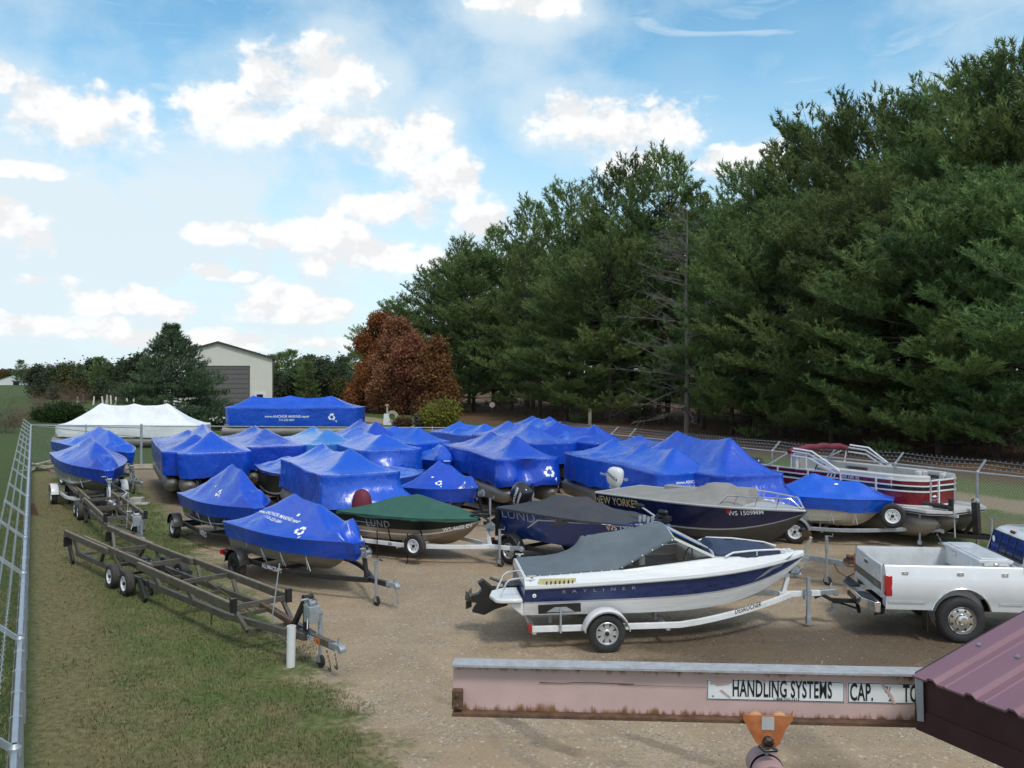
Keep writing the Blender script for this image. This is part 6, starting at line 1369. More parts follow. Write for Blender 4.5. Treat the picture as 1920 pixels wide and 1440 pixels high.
# stakes in the field
SW=M('white_stake',(.62,.60,.54),.7)
for i,(px,py,h_) in enumerate(((145,754,1.1),(150,753,1.2),(156,752,1.35),(175,757,1.3),(188,752,1.4),(193,757,1.3),(199,755,1.5),(202,755,1.45),(208,756,1.5),(216,757,1.2),(229,751,1.1),(238,755,.9),(250,756,.9))):
    m=MB(); m.box((0,0,h_/2),(.22,.22,h_),taper=.85); p=P(px,py+2,0); o=m.build('white_stake',[SW]); o.location=p; o.rotation_euler=(R(rr.uniform(-4,4)),R(rr.uniform(-6,6)),rr.random()); tag(o,'white stake standing in the row in the field left of the spruce','stake','white stakes in the field')
pt=thing('signpost','white leaning board on a thin post beyond the lot, left of the yellow-green bush','signpost',P(726,798,0))
m=MB(); m.box((0,0,.9),(.14,.12,1.8)); m.box((0,0,1.88),(.26,.22,.16)); m.build('post',[M('pale_wood',(.36,.34,.27),.8)],pt); m=MB(); m.prism([(-.35,.05),(.4,.05),(.12,1.1),(-.28,1.1)],-.12,-.18,'xz'); m.build('board',[PVC],pt)
wr=thing('wheel_ornament','pale round wheel standing upright near the bush','ornament',P(735,797,0)); m=MB(); m.lathe([(-.08,.3),(-.1,.6),(.1,.6),(.08,.3),(-.08,.3)],c=(0,0,.75),n=20); m.build('ring',[M('pale_wood',(1,1,1))],wr)
ty=thing('tyre_stack','stack of black tyres in front of the yellow-green bush','tyres',P(787,804,0))
for k in range(4):
    m=MB(); m.lathe([(-.13,.28),(-.15,.40),(-.10,.50),(.10,.50),(.15,.40),(.13,.28)],axis='z',c=(.02*(-1)**k,0,.16+k*.31),n=26); m.build('tyre',[RUB],ty)
sg=thing('round_sign','small pale round sign on a post in front of the pines','sign',P(923,782,0)); m=MB(); m.tube([(0,0,0),(0,0,1.6)],.03,6); m.build('post',[DGREY],sg); m=MB(); m.lathe([(-.02,.001),(-.02,.30),(.0,.30),(.0,.001)],c=(0,-.05,1.35),n=20); m.build('disc',[M('faded_pink_sign',(.5,.4,.38),.6)],sg)
ub=thing('utility_box','dark green utility box on posts under the pines','utility box',P(1080,790,0)); m=MB(); m.box((0,0,1.0),(1.3,.7,1.2)); m.build('cabinet',[M('olive_cabinet',(.07,.075,.06),.6)],ub,bevel=.05); m=MB(); m.box((-.5,0,.2),(.1,.1,.4)); m.box((.5,0,.2),(.1,.1,.4)); m.build('leg',[DGREY],ub)
wp=thing('wooden_post','short weathered wooden post right of the utility box','post',P(1106,796,0)); m=MB(); m.box((0,0,.75),(.28,.28,1.5)); m.build('post',[M('weathered_wood',(1,1,1))],wp)
# ============================================================ trees
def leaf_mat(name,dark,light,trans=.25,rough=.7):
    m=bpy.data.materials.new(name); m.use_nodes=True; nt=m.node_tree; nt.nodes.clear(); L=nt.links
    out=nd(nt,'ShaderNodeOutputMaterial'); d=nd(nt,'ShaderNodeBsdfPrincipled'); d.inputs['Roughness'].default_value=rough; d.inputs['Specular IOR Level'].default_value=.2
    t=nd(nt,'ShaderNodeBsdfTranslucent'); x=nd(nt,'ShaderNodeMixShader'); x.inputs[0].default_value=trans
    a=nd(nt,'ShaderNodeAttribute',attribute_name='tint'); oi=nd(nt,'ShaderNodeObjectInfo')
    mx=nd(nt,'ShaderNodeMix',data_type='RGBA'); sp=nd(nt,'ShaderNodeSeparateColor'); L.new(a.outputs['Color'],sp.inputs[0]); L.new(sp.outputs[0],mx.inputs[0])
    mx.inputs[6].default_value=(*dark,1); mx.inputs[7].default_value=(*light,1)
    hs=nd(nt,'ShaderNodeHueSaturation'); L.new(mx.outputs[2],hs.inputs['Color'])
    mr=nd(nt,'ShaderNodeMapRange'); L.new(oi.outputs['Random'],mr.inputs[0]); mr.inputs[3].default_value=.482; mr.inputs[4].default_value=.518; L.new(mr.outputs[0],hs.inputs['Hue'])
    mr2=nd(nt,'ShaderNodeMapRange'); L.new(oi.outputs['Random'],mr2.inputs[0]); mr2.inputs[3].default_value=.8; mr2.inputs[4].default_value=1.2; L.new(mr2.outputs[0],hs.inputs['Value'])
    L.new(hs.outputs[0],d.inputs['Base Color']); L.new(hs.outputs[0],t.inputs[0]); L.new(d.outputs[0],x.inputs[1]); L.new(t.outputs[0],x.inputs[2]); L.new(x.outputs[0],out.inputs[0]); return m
PINEL=leaf_mat('pine_needles',(.046,.100,.045),(.250,.330,.112),trans=.40)
SPRL=leaf_mat('spruce_needles',(.045,.085,.05),(.13,.18,.09))
BARK=M('pine_bark',(.055,.045,.038),.9,var=.4,vs=9,bump=.5,bs=25,stretch=(1,1,.3))
GBARK=M('grey_dead_wood',(.13,.12,.11),.85,var=.3,vs=6)
DTWIG=M('brown_twigs',(.075,.052,.038),.9,var=.35,vs=3)
def fol(C,A,n,ln,w,up,rsd,spread=.75):
    """needle blades: C tuft origins, A tuft axes (unit), n blades each"""
    K=len(C); idx=np.repeat(np.arange(K),n); N=len(idx)
    r=rsd.randn(N,3); r/=np.linalg.norm(r,axis=1)[:,None]
    d=A[idx]*(1-spread*.45)+r*spread; d[:,2]+=up; d/=np.linalg.norm(d,axis=1)[:,None]
    s=rsd.rand(N); base=C[idx]+A[idx]*(s*.55)[:,None]*ln[idx][:,None]*2.2
    l=ln[idx]*(.6+.6*rsd.rand(N)); q=np.cross(d,rsd.randn(N,3)); q/=np.linalg.norm(q,axis=1)[:,None]
    ww=w*(.7+.6*rsd.rand(N))
    V=np.stack([base-q*ww[:,None]*.5,base+q*ww[:,None]*.5,base+d*l[:,None]],1)
    return V.reshape(-1,3),idx
def pine_mesh(seed,H,Rm,base=.06,dens=1.25,droop=.0,prof='pine',needle=.38,w=.075,nb=14,top=.55,gap=1.0):
    rs=np.random.RandomState(seed); wood=MB(); C=[];A=[];Ln=[];T=[]
    lean=rs.randn(2)*.012*H; pine=prof=='pine'
    wood.tube([(lean[0]*t*t,lean[1]*t*t,H*t) for t in np.linspace(0,.95,9)],[max(.012,.013*H*(1-t)**.8*.75+.01) for t in np.linspace(0,.95,9)],8)
    z=base*H; bias=rs.rand()*6.28; Z3=Vector((0,0,1))
    while z<H*.965:
        t=z/H; bias+=rs.randn()*.7
        pr=((1-t)**top*(.60+.40*min(1,t/.28))*1.12) if pine else ((1-t)**.95*1.02+.01)
        n=rs.randint(4,7) if pine else rs.randint(6,9)
        ph=rs.rand()*6.28
        for k in range(n):
            if rs.rand()<.12: continue
            a=ph+6.283*k/n+rs.randn()*.3; Lb=max(.5,Rm*pr*(.60+.55*rs.rand())*((1+.22*math.cos(a-bias)) if pine else 1))
            el=(-.05+.25*t+.95*max(0,t-.55)**1.0*1.6+rs.randn()*.13) if pine else (-.22+.75*t**1.3+rs.randn()*.06)
            pts=[]; sw=rs.randn()*.15; hk=.22 if pine else .10
            for q in np.linspace(0,1,6):
                rr_=Lb*q*math.cos(min(1.2,el)); zz=z+Lb*q*math.sin(min(1.2,el))-droop*Lb*q*q*.5+hk*Lb*q**2.6; b=a+sw*q
                pts.append(Vector((lean[0]*t*t+math.cos(b)*rr_,lean[1]*t*t+math.sin(b)*rr_,zz)))
            wood.tube(pts,[max(.008,.014*Lb*(1-q)+.006) for q in np.linspace(0,1,6)],4,cap=False)
            shade=rs.rand(); st=.34/dens; q=(.38 if pine else .30)+.1*rs.rand()
            dl=rs.rand()
            while q<=1.0:
                f=min(4.999,q*5); i=int(f); p=pts[i].lerp(pts[i+1],f-i); dr=(pts[i+1]-pts[i]).normalized(); pp=dr.cross(Z3); pp=pp.normalized() if pp.length>.05 else Vector((1,0,0))
                for sg in (-1,1):
                    sb=(.20+.36*(1.05-q))*Lb*(.5+.7*rs.rand()); sb=min(sb,1.6)
                    d2=(dr*(.55+.3*rs.rand())+pp*sg*(.5+.5*rs.rand())+Z3*(.10+.22*rs.rand()-.5*droop)).normalized()
                    k3=max(1,int(sb/.36))
                    for j in range(k3):
                        c=p+d2*sb*(j+1)/k3; c.z+=.08*((j+1)/k3)**2*sb+.05*rs.randn()
                        ax=(d2*.7+Z3*(.45-.7*droop)+Vector(rs.randn(3)*.25)).normalized()
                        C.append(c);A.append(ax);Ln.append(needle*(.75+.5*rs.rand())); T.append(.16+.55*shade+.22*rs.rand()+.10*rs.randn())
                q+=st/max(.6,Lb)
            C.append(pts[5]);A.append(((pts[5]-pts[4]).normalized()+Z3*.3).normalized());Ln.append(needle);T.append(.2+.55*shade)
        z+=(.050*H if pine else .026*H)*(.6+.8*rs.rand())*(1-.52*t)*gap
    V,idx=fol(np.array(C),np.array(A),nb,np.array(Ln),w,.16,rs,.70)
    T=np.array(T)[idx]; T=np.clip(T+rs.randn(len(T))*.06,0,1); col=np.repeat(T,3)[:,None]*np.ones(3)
    print('tree',seed,len(V)//3)
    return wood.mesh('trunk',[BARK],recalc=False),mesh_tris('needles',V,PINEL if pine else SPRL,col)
def plant(name,label,cat,mesh_pair,loc,sc=1,rz=0,group=None,pn=('trunk','crown')):
    t=thing(name,label,cat,loc,rz,group); t.scale=(sc,)*3 if not isinstance(sc,tuple) else sc
    a=inst(pn[0],mesh_pair[0],t); b=inst(pn[1],mesh_pair[1],t); return t
PV=[pine_mesh(11,20,6.4,base=.05,top=.5),pine_mesh(12,20,5.8,base=.08,top=.55),pine_mesh(13,20,6.8,base=.045,top=.46),pine_mesh(14,20,5.6,base=.10,top=.6,gap=1.05),pine_mesh(15,20,6.4,base=.07,top=.46)]
PVT=[pine_mesh(16,20,5.6,base=.34,top=.40,gap=.9),pine_mesh(17,20,4.8,base=.42,top=.42,gap=1.05)]     # taller ones standing behind
G_P='white pines in the row beyond the right fence'
prnd=random.Random(5)
def pine_at(px,topy,n,var,label,sx=1.0):
    tx=(px-960)/F; y=n/(FN.x*tx+FN.y); x=tx*y; H=(CZ-(topy-HOR)*y/F)*.928
    s=H/20.0; w_=min(1.25,max(.72,(1.5 if s<.75 else 1.15)*s**.6/s)); t=plant('pine_tree',label,'tree',(PV+PVT)[var],(x,y,0),(s*sx*w_*prnd.uniform(.94,1.08),)*2+(s*1.02,),prnd.random()*6.28,G_P); return t
front=[(738,556,52,4,1.15,'at the far left end of the row, above the rust-red oaks'),(808,500,50,1,1.1,'second from the left end of the row'),(888,470,49,2,1.05,'third from the left end, dark and rounded'),
(985,440,49.5,1,1.0,'broad, above the lone bare trunk base'),(1062,470,47.5,0,1.0,'dense, right of the lone bare trunk'),(1145,440,48.5,2,.95,'with layered boughs, above the two-peaked wrapped boat'),(1222,430,52.5,3,.9,'dark, just left of the dead grey tree'),
(1372,418,48,0,1.0,'just right of the dead grey tree'),(1465,375,48.5,2,1.0,'two places right of the dead grey tree'),(1560,350,47,4,1.0,'above the tallest wrapped boat'),(1655,320,48,0,1.0,'above the folded burgundy canopy'),(1760,345,46.5,2,1.05,'broad, above the burgundy bow'),(1870,310,47,4,1.0,'near the right picture edge'),(1985,320,46.5,0,1.1,'at the right picture edge above the pickup')]
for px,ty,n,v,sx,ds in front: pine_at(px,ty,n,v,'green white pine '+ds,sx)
back=[(860,440,56,1,'peeking over the left crowns'),(925,412,56,3,'dark, over the third crown'),(1000,368,56,1,'at left of two twin tips'),(1080,330,55,6,'open and feathery against the white cloud'),
(1185,312,56,5,'with a blunt top left of the tallest middle pine'),(1252,276,55,1,'tallest of the middle group, behind the dead tree'),(1312,338,57,3,'small, right of the tallest middle pine'),(1400,300,56,0,'at the left shoulder of the tall right group'),
(1470,255,55,6,'thin-topped, left part of the right group'),(1540,222,56,5,'feathery, against the blue sky'),(1625,192,56,2,'rounded, middle of the right group'),(1700,172,55,6,'with ragged top, middle of the right group'),(1770,160,56,5,'dark, just left of the tallest pair'),(1838,90,54,6,'tallest of all, with an open top'),(1893,104,55,5,'second of the tallest open-topped pair'),(1975,105,54,6,'cut by the right picture edge')]
for px,ty,n,v,ds in back: pine_at(px,ty,n,v,'tall second-row pine '+ds,1.0)
for i,px in enumerate(range(880,2080,110)):
    tx=(px-960)/F; n=61+3*(i%3); y=n/(FN.x*tx+FN.y); H=CZ-((430-.24*(px-900))-HOR)*y/F*.80
    plant('pine_tree','dark pine deep inside the wood behind the front rows','tree',PV[i%5],(tx*y,y,0),(H/20*1.3,)*2+(H/20,),i*1.3,'pines deep inside the wood')
# dead grey pine
def dead_mesh(seed,H,R0):
    rs=np.random.RandomState(seed); m=MB(); m.tube([(0,0,0),(.05,0,H*.3),(-.05,.05,H*.6),(.02,0,H*.85),(0,0,H)],[.24,.2,.15,.08,.02],8); tw=MB()
    for k in range(80):
        z=H*(.10+.86*rs.rand()); a=rs.rand()*6.28 if rs.rand()<.35 else math.pi+rs.randn()*.7; l=R0*(.45+.75*rs.rand())*(1-(z/H))**.55+.4; e=.28*(z/H)*2-.12+rs.randn()*.14
        pts=[Vector((0,0,z))]; d=Vector((math.cos(a),math.sin(a),math.tan(e)))
        for q in range(1,6): d=d+Vector((rs.randn()*.06,rs.randn()*.06,rs.randn()*.07+.03)); pts.append(pts[-1]+d.normalized()*l/5)
        tw.tube(pts,[.032*(1-q/5)*min(1.5,l/3)+.007 for q in range(6)],4,cap=False)
        for j in range(int(6+l*3)):
            i=rs.randint(1,5); p=pts[i].lerp(pts[i+1],rs.rand()) if i<5 else pts[5]; dd=(pts[min(5,i+1)]-pts[min(5,i+1)-1]).normalized()+Vector(rs.randn(3)*.6); dd.normalize(); ll=.3+.8*rs.rand()
            p2=p+dd*ll*.6; tw.tube([p,p2,p2+(dd+Vector(rs.randn(3)*.4)).normalized()*ll*.5],[.011,.008,.004],3,cap=False)
    return m.mesh('trunk',[GBARK],recalc=False),tw.mesh('branches',[GBARK],recalc=False)
tx=(1288-960)/F; n=44.8; y=n/(FN.x*tx+FN.y); H=CZ-(388-HOR)*y/F
plant('dead_tree','bare grey dead pine with long drooping branches in front of the green pines','tree',dead_mesh(4,H,6.5),(tx*y,y,0),1,.2,None,('trunk','branches'))
# bare understorey trunks and brush in the shade under the pines
for i,(px,n) in enumerate(((1235,52),(1318,50),(1012,49.5),(1405,53),(960,55),(1130,54),(1565,52),(1690,53))):
    tx=(px-960)/F; y=n/(FN.x*tx+FN.y); m=MB(); h_=12; m.tube([(0,0,0),(.1,0,h_*.5),(0,.1,h_)],[.24,.19,.12],8); 
    for k in range(14):
        z=1+9*rr.random(); a=rr.random()*6.28; l=.8+1.6*rr.random(); m.tube([(0,0,z),(math.cos(a)*l,math.sin(a)*l,z+rr.uniform(-.4,.3))],[.03,.008],4,cap=False)
    t=thing('bare_pine_trunk','bare brown trunk standing in the shade under the pine crowns','tree trunk',(tx*y,y,0),0,'bare trunks under the pines'); m.build('trunk',[BARK],t,recalc=False)
# undergrowth strip
def twig_clump(rs,h,r,n):
    V=[]
    for k in range(n):
        b=np.array([rs.randn()*r*.4,rs.randn()*r*.4,0]); d=np.array([rs.randn()*.45,rs.randn()*.45,1.0]); d/=np.linalg.norm(d); L_=h*(.5+.6*rs.rand()); p=b
        for s in range(4):
            q=p+d*L_/4; w=.013*(1-s/4.5); o=np.cross(d,rs.randn(3)); o/=np.linalg.norm(o); V+=[p-o*w,p+o*w,q]
            for e in range(3):
                dd=d+rs.randn(3)*.75; dd/=np.linalg.norm(dd); l=L_*.22*(.5+rs.rand()); o2=np.cross(dd,rs.randn(3)); o2/=np.linalg.norm(o2); V+=[q-o2*.007,q+o2*.007,q+dd*l]
            d=d+rs.randn(3)*.22; d/=np.linalg.norm(d); p=q
    return np.array(V)
rsu=np.random.RandomState(8); Vs=[]
for k in range(430):
    d=20+95*rsu.rand(); n=46+14*rsu.rand(); c=NF(n,d-20); v=twig_clump(rsu,1.4+2.6*rsu.rand(),1.2,13); v[:,0]+=c.x; v[:,1]+=c.y; Vs.append(v)
o=bpy.data.objects.new('undergrowth',mesh_tris('undergrowth',np.concatenate(Vs),DTWIG)); COL.objects.link(o); o['kind']='stuff'; tag(o,'brown twiggy undergrowth in the shade under the pines','undergrowth')
# broadleaf crowns
def leaves(seed,lumps,n,size,mat,tr=None,flat=.0,col=(.2,.8)):
    rs=np.random.RandomState(seed); V=[];T=[]
    w=np.array([l[3]**2 for l in lumps],float); w/=w.sum(); k=rs.choice(len(lumps),n,p=w); L_=np.array(lumps)
    r=rs.randn(n,3); r/=np.linalg.norm(r,axis=1)[:,None]; rad=(rs.rand(n)**.35)*(1+.07*rs.randn(n)); sz=L_[k,4] if L_.shape[1]>4 else np.ones(n)
    # clumping: pull leaves onto random twig centres
    c=L_[k,:3]+r*(L_[k,3]*rad)[:,None]*np.stack([np.ones(n),np.ones(n),sz],1)
    nc=n//14; cc=c[:nc]; j=rs.randint(0,nc,n); c=np.where((rs.rand(n)<.72)[:,None],cc[j]+rs.randn(n,3)*size*1.5,c)
    tv=rs.rand(nc)[j]
    c=c[c[:,2]>.05]; n=len(c); tv=tv[:n]
    d=rs.randn(n,3); d/=np.linalg.norm(d,axis=1)[:,None]; q=np.cross(d,rs.randn(n,3)); q/=np.linalg.norm(q,axis=1)[:,None]; s=size*(.6+.8*rs.rand(n))
    V=np.stack([c-q*s[:,None]*.5,c+q*s[:,None]*.5,c+d*s[:,None]*1.1],1).reshape(-1,3)
    T=np.clip(col[0]+(col[1]-col[0])*tv+rs.randn(n)*.12,0,1); return mesh_tris('leaves',V,mat,np.repeat(T,3)[:,None]*np.ones(3))
def trunk_mesh(seed,H,r,spread,nb=7,mat=BARK):
    rs=np.random.RandomState(seed); m=MB(); m.tube([(0,0,0),(.05,0,H*.3),(.0,.1,H*.62)],[r,r*.8,r*.45],8)
    for k in range(nb):
        a=6.28*k/nb+rs.rand(); z=H*(.2+.35*rs.rand()); p=[Vector((0,0,z))]; d=Vector((math.cos(a),math.sin(a),.8))
        for q in range(5): d=d+Vector(rs.randn(3)*.2); p.append(p[-1]+d.normalized()*spread/4.2)
        m.tube(p,[r*.4*(1-q/5.5) for q in range(6)],5,cap=False)
    return m.mesh('trunk',[mat],recalc=False)
OAKR=leaf_mat('rust_red_oak_leaves',(.14,.052,.034),(.34,.145,.082),trans=.3); OAKO=leaf_mat('orange_oak_leaves',(.15,.060,.024),(.36,.155,.052),trans=.3); OAKB=leaf_mat('brown_oak_leaves',(.10,.042,.022),(.26,.115,.052),trans=.3)
BUSHL=leaf_mat('yellow_green_leaves',(.11,.13,.022),(.30,.31,.065),trans=.35); FARG=leaf_mat('far_green_leaves',(.036,.056,.036),(.095,.122,.062),trans=.35); FARY=leaf_mat('olive_far_leaves',(.05,.06,.02),(.12,.12,.04)); FARB=leaf_mat('rusty_far_leaves',(.07,.04,.024),(.17,.10,.055)); JUN=leaf_mat('juniper_green',(.012,.035,.008),(.045,.085,.020))  # far green is paled to put distance haze into the leaf colour
def px_w(px,y): return (px-960)/F*y
def oak(px0,px1,topy,y,mat,label,seed,n=30000):
    x=px_w((px0+px1)/2,y); w=(px1-px0)/F*y/2; H=CZ-(topy-HOR)*y/F; rs=np.random.RandomState(seed); lm=[]
    for k in range(16):
        a=rs.rand()*6.28; h=rs.rand(); rr_=w*(1-.5*h*h)*.66*math.sqrt(rs.rand()); lm.append((math.cos(a)*rr_,math.sin(a)*rr_,H*(.10+.70*h),w*(.46-.12*h),.95))
    lm.append((0,0,H*.88,w*.34,.8))
    return plant('oak_tree',label,'tree',(trunk_mesh(seed,H,.2,w*.8),leaves(seed,lm,int(n*2.3),.215,mat)),(x,y,0),1,0,'autumn oaks at the left end of the pine row')
oak(648,775,582,112,OAKO,'orange autumn oak, leftmost and tallest of the rust-coloured group',21,36000)
oak(682,805,592,106,OAKR,'dark rust-red oak in the middle of the autumn group',22,36000)
oak(726,818,626,102,OAKR,'small maroon oak in front of the rust-red one',24,24000)
oak(775,866,632,100,OAKB,'brown autumn oak at the right of the rust-coloured group, under the pines',23,30000)
def bush(px0,px1,topy,basey,mat,label,name,seed,n=9000,size=.14,cat='bush',spiky=0,yscale=.9,group=None):
    p=P((px0+px1)/2,basey,0); y=p.y; w=(px1-px0)/F*y/2; H=CZ-(topy-HOR)*y/F; rs=np.random.RandomState(seed); lm=[]
    for k in range(14): a=rs.rand()*6.28; q=math.sqrt(rs.rand()); lm.append((math.cos(a)*q*w*.72,math.sin(a)*q*w*.72,H*(.25+.45*rs.rand()*(1-.5*q)),w*.30,.9))
    tw=MB()
    for k in range(40): 
        a=rs.rand()*6.28; e=w*.95*rs.rand(); tw.tube([(math.cos(a)*.2*rs.rand(),math.sin(a)*.2*rs.rand(),0),(math.cos(a)*e*.6,math.sin(a)*e*.6,H*.6),(math.cos(a)*e,math.sin(a)*e,H*(.75+.25*rs.rand())+spiky*rs.rand())],[.02,.015,.006],4,cap=False)
    return plant(name,label,cat,(tw.mesh('stems',[DTWIG],recalc=False),leaves(seed,lm,n,size,mat)),p,1,0,group,('stems','foliage'))
bush(768,880,738,803,BUSHL,'rounded yellow-green shrub beyond the far fence behind the tyre stack','shrub',31,22000,.15,spiky=.3)
bush(738,772,780,802,FARB,'small brown shrub left of the tyre stack','shrub',32,3500,.12)
bush(58,158,750,792,JUN,'low dark green spreading juniper left of the white wrapped boat','juniper_bush',33,20000,.13)
bush(1415,1480,795,868,BUSHL,'yellowing young shrub in the shade behind the right fence','shrub',36,2500,.16,spiky=.5) if 0 else None
def bare_bush(px,basey,topy,label,seed,n=60,mat=DTWIG):
    p=P(px,basey,0); H=CZ-(topy-HOR)*p.y/F; rs=np.random.RandomState(seed); o=bpy.data.objects.new('bare_shrub',mesh_tris('twigs',twig_clump(rs,H,H*.5,n)*np.array([1,1,1]),mat)); COL.objects.link(o); o.location=p; tag(o,label,'shrub','bare brown shrubs at the left edge'); return o
BTW=M('reddish_twigs',(.16,.10,.07),.9,var=.3,vs=2)
bare_bush(8,812,742,'bare twiggy shrub at the very left edge beside the fence end',1,90); bare_bush(28,800,755,'reddish bare shrub just right of the leftmost twiggy one',2,80,BTW); bare_bush(75,766,728,'brown shrub patch in the field below the white farm building',3,120,BTW); bare_bush(52,790,752,'low tangled brown shrub in front of the juniper',8,70,BTW)
bare_bush(125,758,718,'rusty shrub behind the white stakes, left part',4,130,BTW); bare_bush(150,757,722,'rusty shrub behind the middle stakes',5,130,BTW); bare_bush(215,757,722,'orange-brown shrub at the spruce\'s left skirt',6,130,BTW)
# spruce
sp=P(322,801,0); H=CZ-(612-HOR)*sp.y/F
plant('spruce_tree','broad dark blue-green spruce left of the pole barn','tree',pine_mesh(41,H,5.6,base=.03,dens=1.15,droop=.10,prof='spruce',needle=.26,w=.06,nb=13),sp,1,0)
fb=bush(395,440,782,806,FARG,'dark shrub with white blossoms between the white and blue pontoons','shrub',34,4000,.2)
m=MB()
for k in range(26): m.box((rr.uniform(-.9,.9),-.6+rr.uniform(-.3,.2),rr.uniform(.5,1.2)),(.12,.1,.1))
m.build('blossom',[WHITEG],fb)
# distant tree belt: each crown its own tree
FT=[]
for s_ in range(3):
    rs=np.random.RandomState(60+s_); lm=[]
    for k in range(10): a=rs.rand()*6.28; h=rs.rand(); q=2.6*(1-.4*h)*math.sqrt(rs.rand()); lm.append((math.cos(a)*q,math.sin(a)*q,1.6+5.6*h,1.7-.5*h,.95))
    FT.append([trunk_mesh(60+s_,8,.15,2.6,5),leaves(60+s_,lm,7000,.32,FARG)])
FTY=[FT[0][0],leaves(71,[(0,0,3.4,2.4,.9),(1.2,.4,4.6,1.6,.9),(-1,0,5,1.5,1)],5000,.3,FARY)]; FTB=[FT[0][0],leaves(72,[(0,0,3.0,2.4,.9),(1.2,.4,4.2,1.6,.9),(-1,0,4.4,1.5,1)],5000,.3,FARB)]
FP=pine_mesh(44,10,3.0,base=.06,dens=.8,needle=.40,w=.11,nb=9)
G_F='trees of the distant belt behind the spruce and barn'
def far_tree(px,topy,y,kind,label):
    H=(CZ-(topy-HOR)*y/F)*.9; mp={'g':FT[int(px)%3],'y':FTY,'b':FTB,'p':FP}[kind]; h0=10 if kind=='p' else (6.2 if kind in'yb' else 8.2)
    s=H/h0; plant('distant_tree',label,'tree',mp,(px_w(px,y),y,0),(s*1.15,s*1.15,s),px*.37,G_F)
desc={'g':'dark green tree of the distant belt','y':'olive tree of the distant belt','b':'rusty autumn tree of the distant belt','p':'conifer of the distant belt'}
fx=random.Random(9)
for px,ty,y,k in [(4,690,420,'b'),(18,694,400,'y'),(40,672,380,'p'),(52,686,390,'b'),(62,690,370,'b'),(60,702,330,'y'),(75,680,180,'g'),(92,676,175,'g'),(112,674,170,'g'),(133,678,168,'y'),(150,680,172,'g'),(168,668,165,'g'),(186,664,160,'p'),(205,670,165,'g'),(224,668,168,'g'),(243,668,160,'g'),(262,650,150,'g'),(470,655,165,'p'),(492,664,190,'g'),(512,660,170,'p'),(530,656,165,'p'),(548,650,160,'p'),(566,658,175,'g'),(584,660,180,'p'),(602,662,178,'g'),(620,660,182,'g'),(640,658,176,'g'),(660,656,185,'p'),(520,690,150,'g'),(545,684,148,'g'),(575,672,146,'p'),(600,684,150,'g'),(630,690,150,'g'),(645,706,135,'y'),(100,712,150,'g'),(145,706,146,'y'),(190,704,148,'g'),(235,704,150,'g')]:
    side='left of the spruce' if px<300 else 'right of the barn'
    far_tree(px,ty,y,k,desc[k]+', in the run '+side)
# far wooded ridge closing the horizon
Vs=[];rsf=np.random.RandomState(77)
n=60000; a=rsf.uniform(-.62,.75,n); y=rsf.uniform(420,520,n); h=(6+5*np.array([noise.noise((q*22,1,0)) for q in a])+3*np.array([noise.noise((q*90,4,0)) for q in a])); zz=rsf.rand(n)**.7*h; c=np.stack([np.tan(a)*y,y,zz],1)
d=rsf.randn(n,3); d/=np.linalg.norm(d,axis=1)[:,None]; q=np.cross(d,rsf.randn(n,3)); q/=np.linalg.norm(q,axis=1)[:,None]; s=1.1
V=np.stack([c-q*s*.6,c+q*s*.6,c+d*s],1).reshape(-1,3); T=np.repeat(np.clip(.5+.3*rsf.randn(n),0,1),3)[:,None]*np.ones(3)
o=bpy.data.objects.new('far_woods',mesh_tris('far_woods',V,FARG,T)); COL.objects.link(o); o['kind']='stuff'; tag(o,'far wooded ridge along the horizon','woods')
# ============================================================ sky, sun, camera
SUN_AZ=R(152); SUN_EL=R(56)          # azimuth from +Y towards +X: behind the viewer's right shoulder
W=bpy.data.worlds.new('World'); S.world=W; W.use_nodes=True; nt=W.node_tree; nt.nodes.clear(); L=nt.links
out=nd(nt,'ShaderNodeOutputWorld'); bg=nd(nt,'ShaderNodeBackground'); bg.inputs[1].default_value=SKYK; L.new(bg.outputs[0],out.inputs[0])
sky=nd(nt,'ShaderNodeTexSky'); sky.sky_type='NISHITA'; sky.sun_disc=False; sky.sun_elevation=SUN_EL; sky.sun_rotation=SUN_AZ; sky.air_density=1.0; sky.dust_density=.6; sky.ozone_density=2.0; sky.altitude=300
tc=nd(nt,'ShaderNodeTexCoord'); sx=nd(nt,'ShaderNodeSeparateXYZ'); L.new(tc.outputs['Generated'],sx.inputs[0])
def ma(op,a,c=None,d=None,clamp=False):
    n=nd(nt,'ShaderNodeMath',operation=op); n.use_clamp=clamp
    for i,x in enumerate((a,c,d)):
        if x is None: continue
        if isinstance(x,(int,float)): n.inputs[i].default_value=x
        else: L.new(x,n.inputs[i])
    return n.outputs[0]
def rng(x,a,c,lo=0,hi=1):
    n=nd(nt,'ShaderNodeMapRange'); n.interpolation_type='SMOOTHSTEP'; L.new(x,n.inputs[0]); n.inputs[1].default_value=a; n.inputs[2].default_value=c; n.inputs[3].default_value=lo; n.inputs[4].default_value=hi; return n.outputs[0]
az=ma('ARCTAN2',sx.outputs[0],sx.outputs[1]); el=ma('ARCSINE',sx.outputs[2])
cv=nd(nt,'ShaderNodeCombineXYZ'); L.new(az,cv.inputs[0]); L.new(ma('MULTIPLY',el,1.35),cv.inputs[1])
def fbm(sc,det,ro,off=(0,0,0),dist=0,sy=1):
    mp=nd(nt,'ShaderNodeMapping'); mp.inputs['Location'].default_value=off; mp.inputs['Scale'].default_value=(1,sy,1); L.new(cv.outputs[0],mp.inputs[0])
    n=nd(nt,'ShaderNodeTexNoise',noise_dimensions='2D'); n.inputs['Scale'].default_value=sc; n.inputs['Detail'].default_value=det; n.inputs['Roughness'].default_value=ro; n.inputs['Distortion'].default_value=dist; L.new(mp.outputs[0],n.inputs['Vector']); return n.outputs[0]
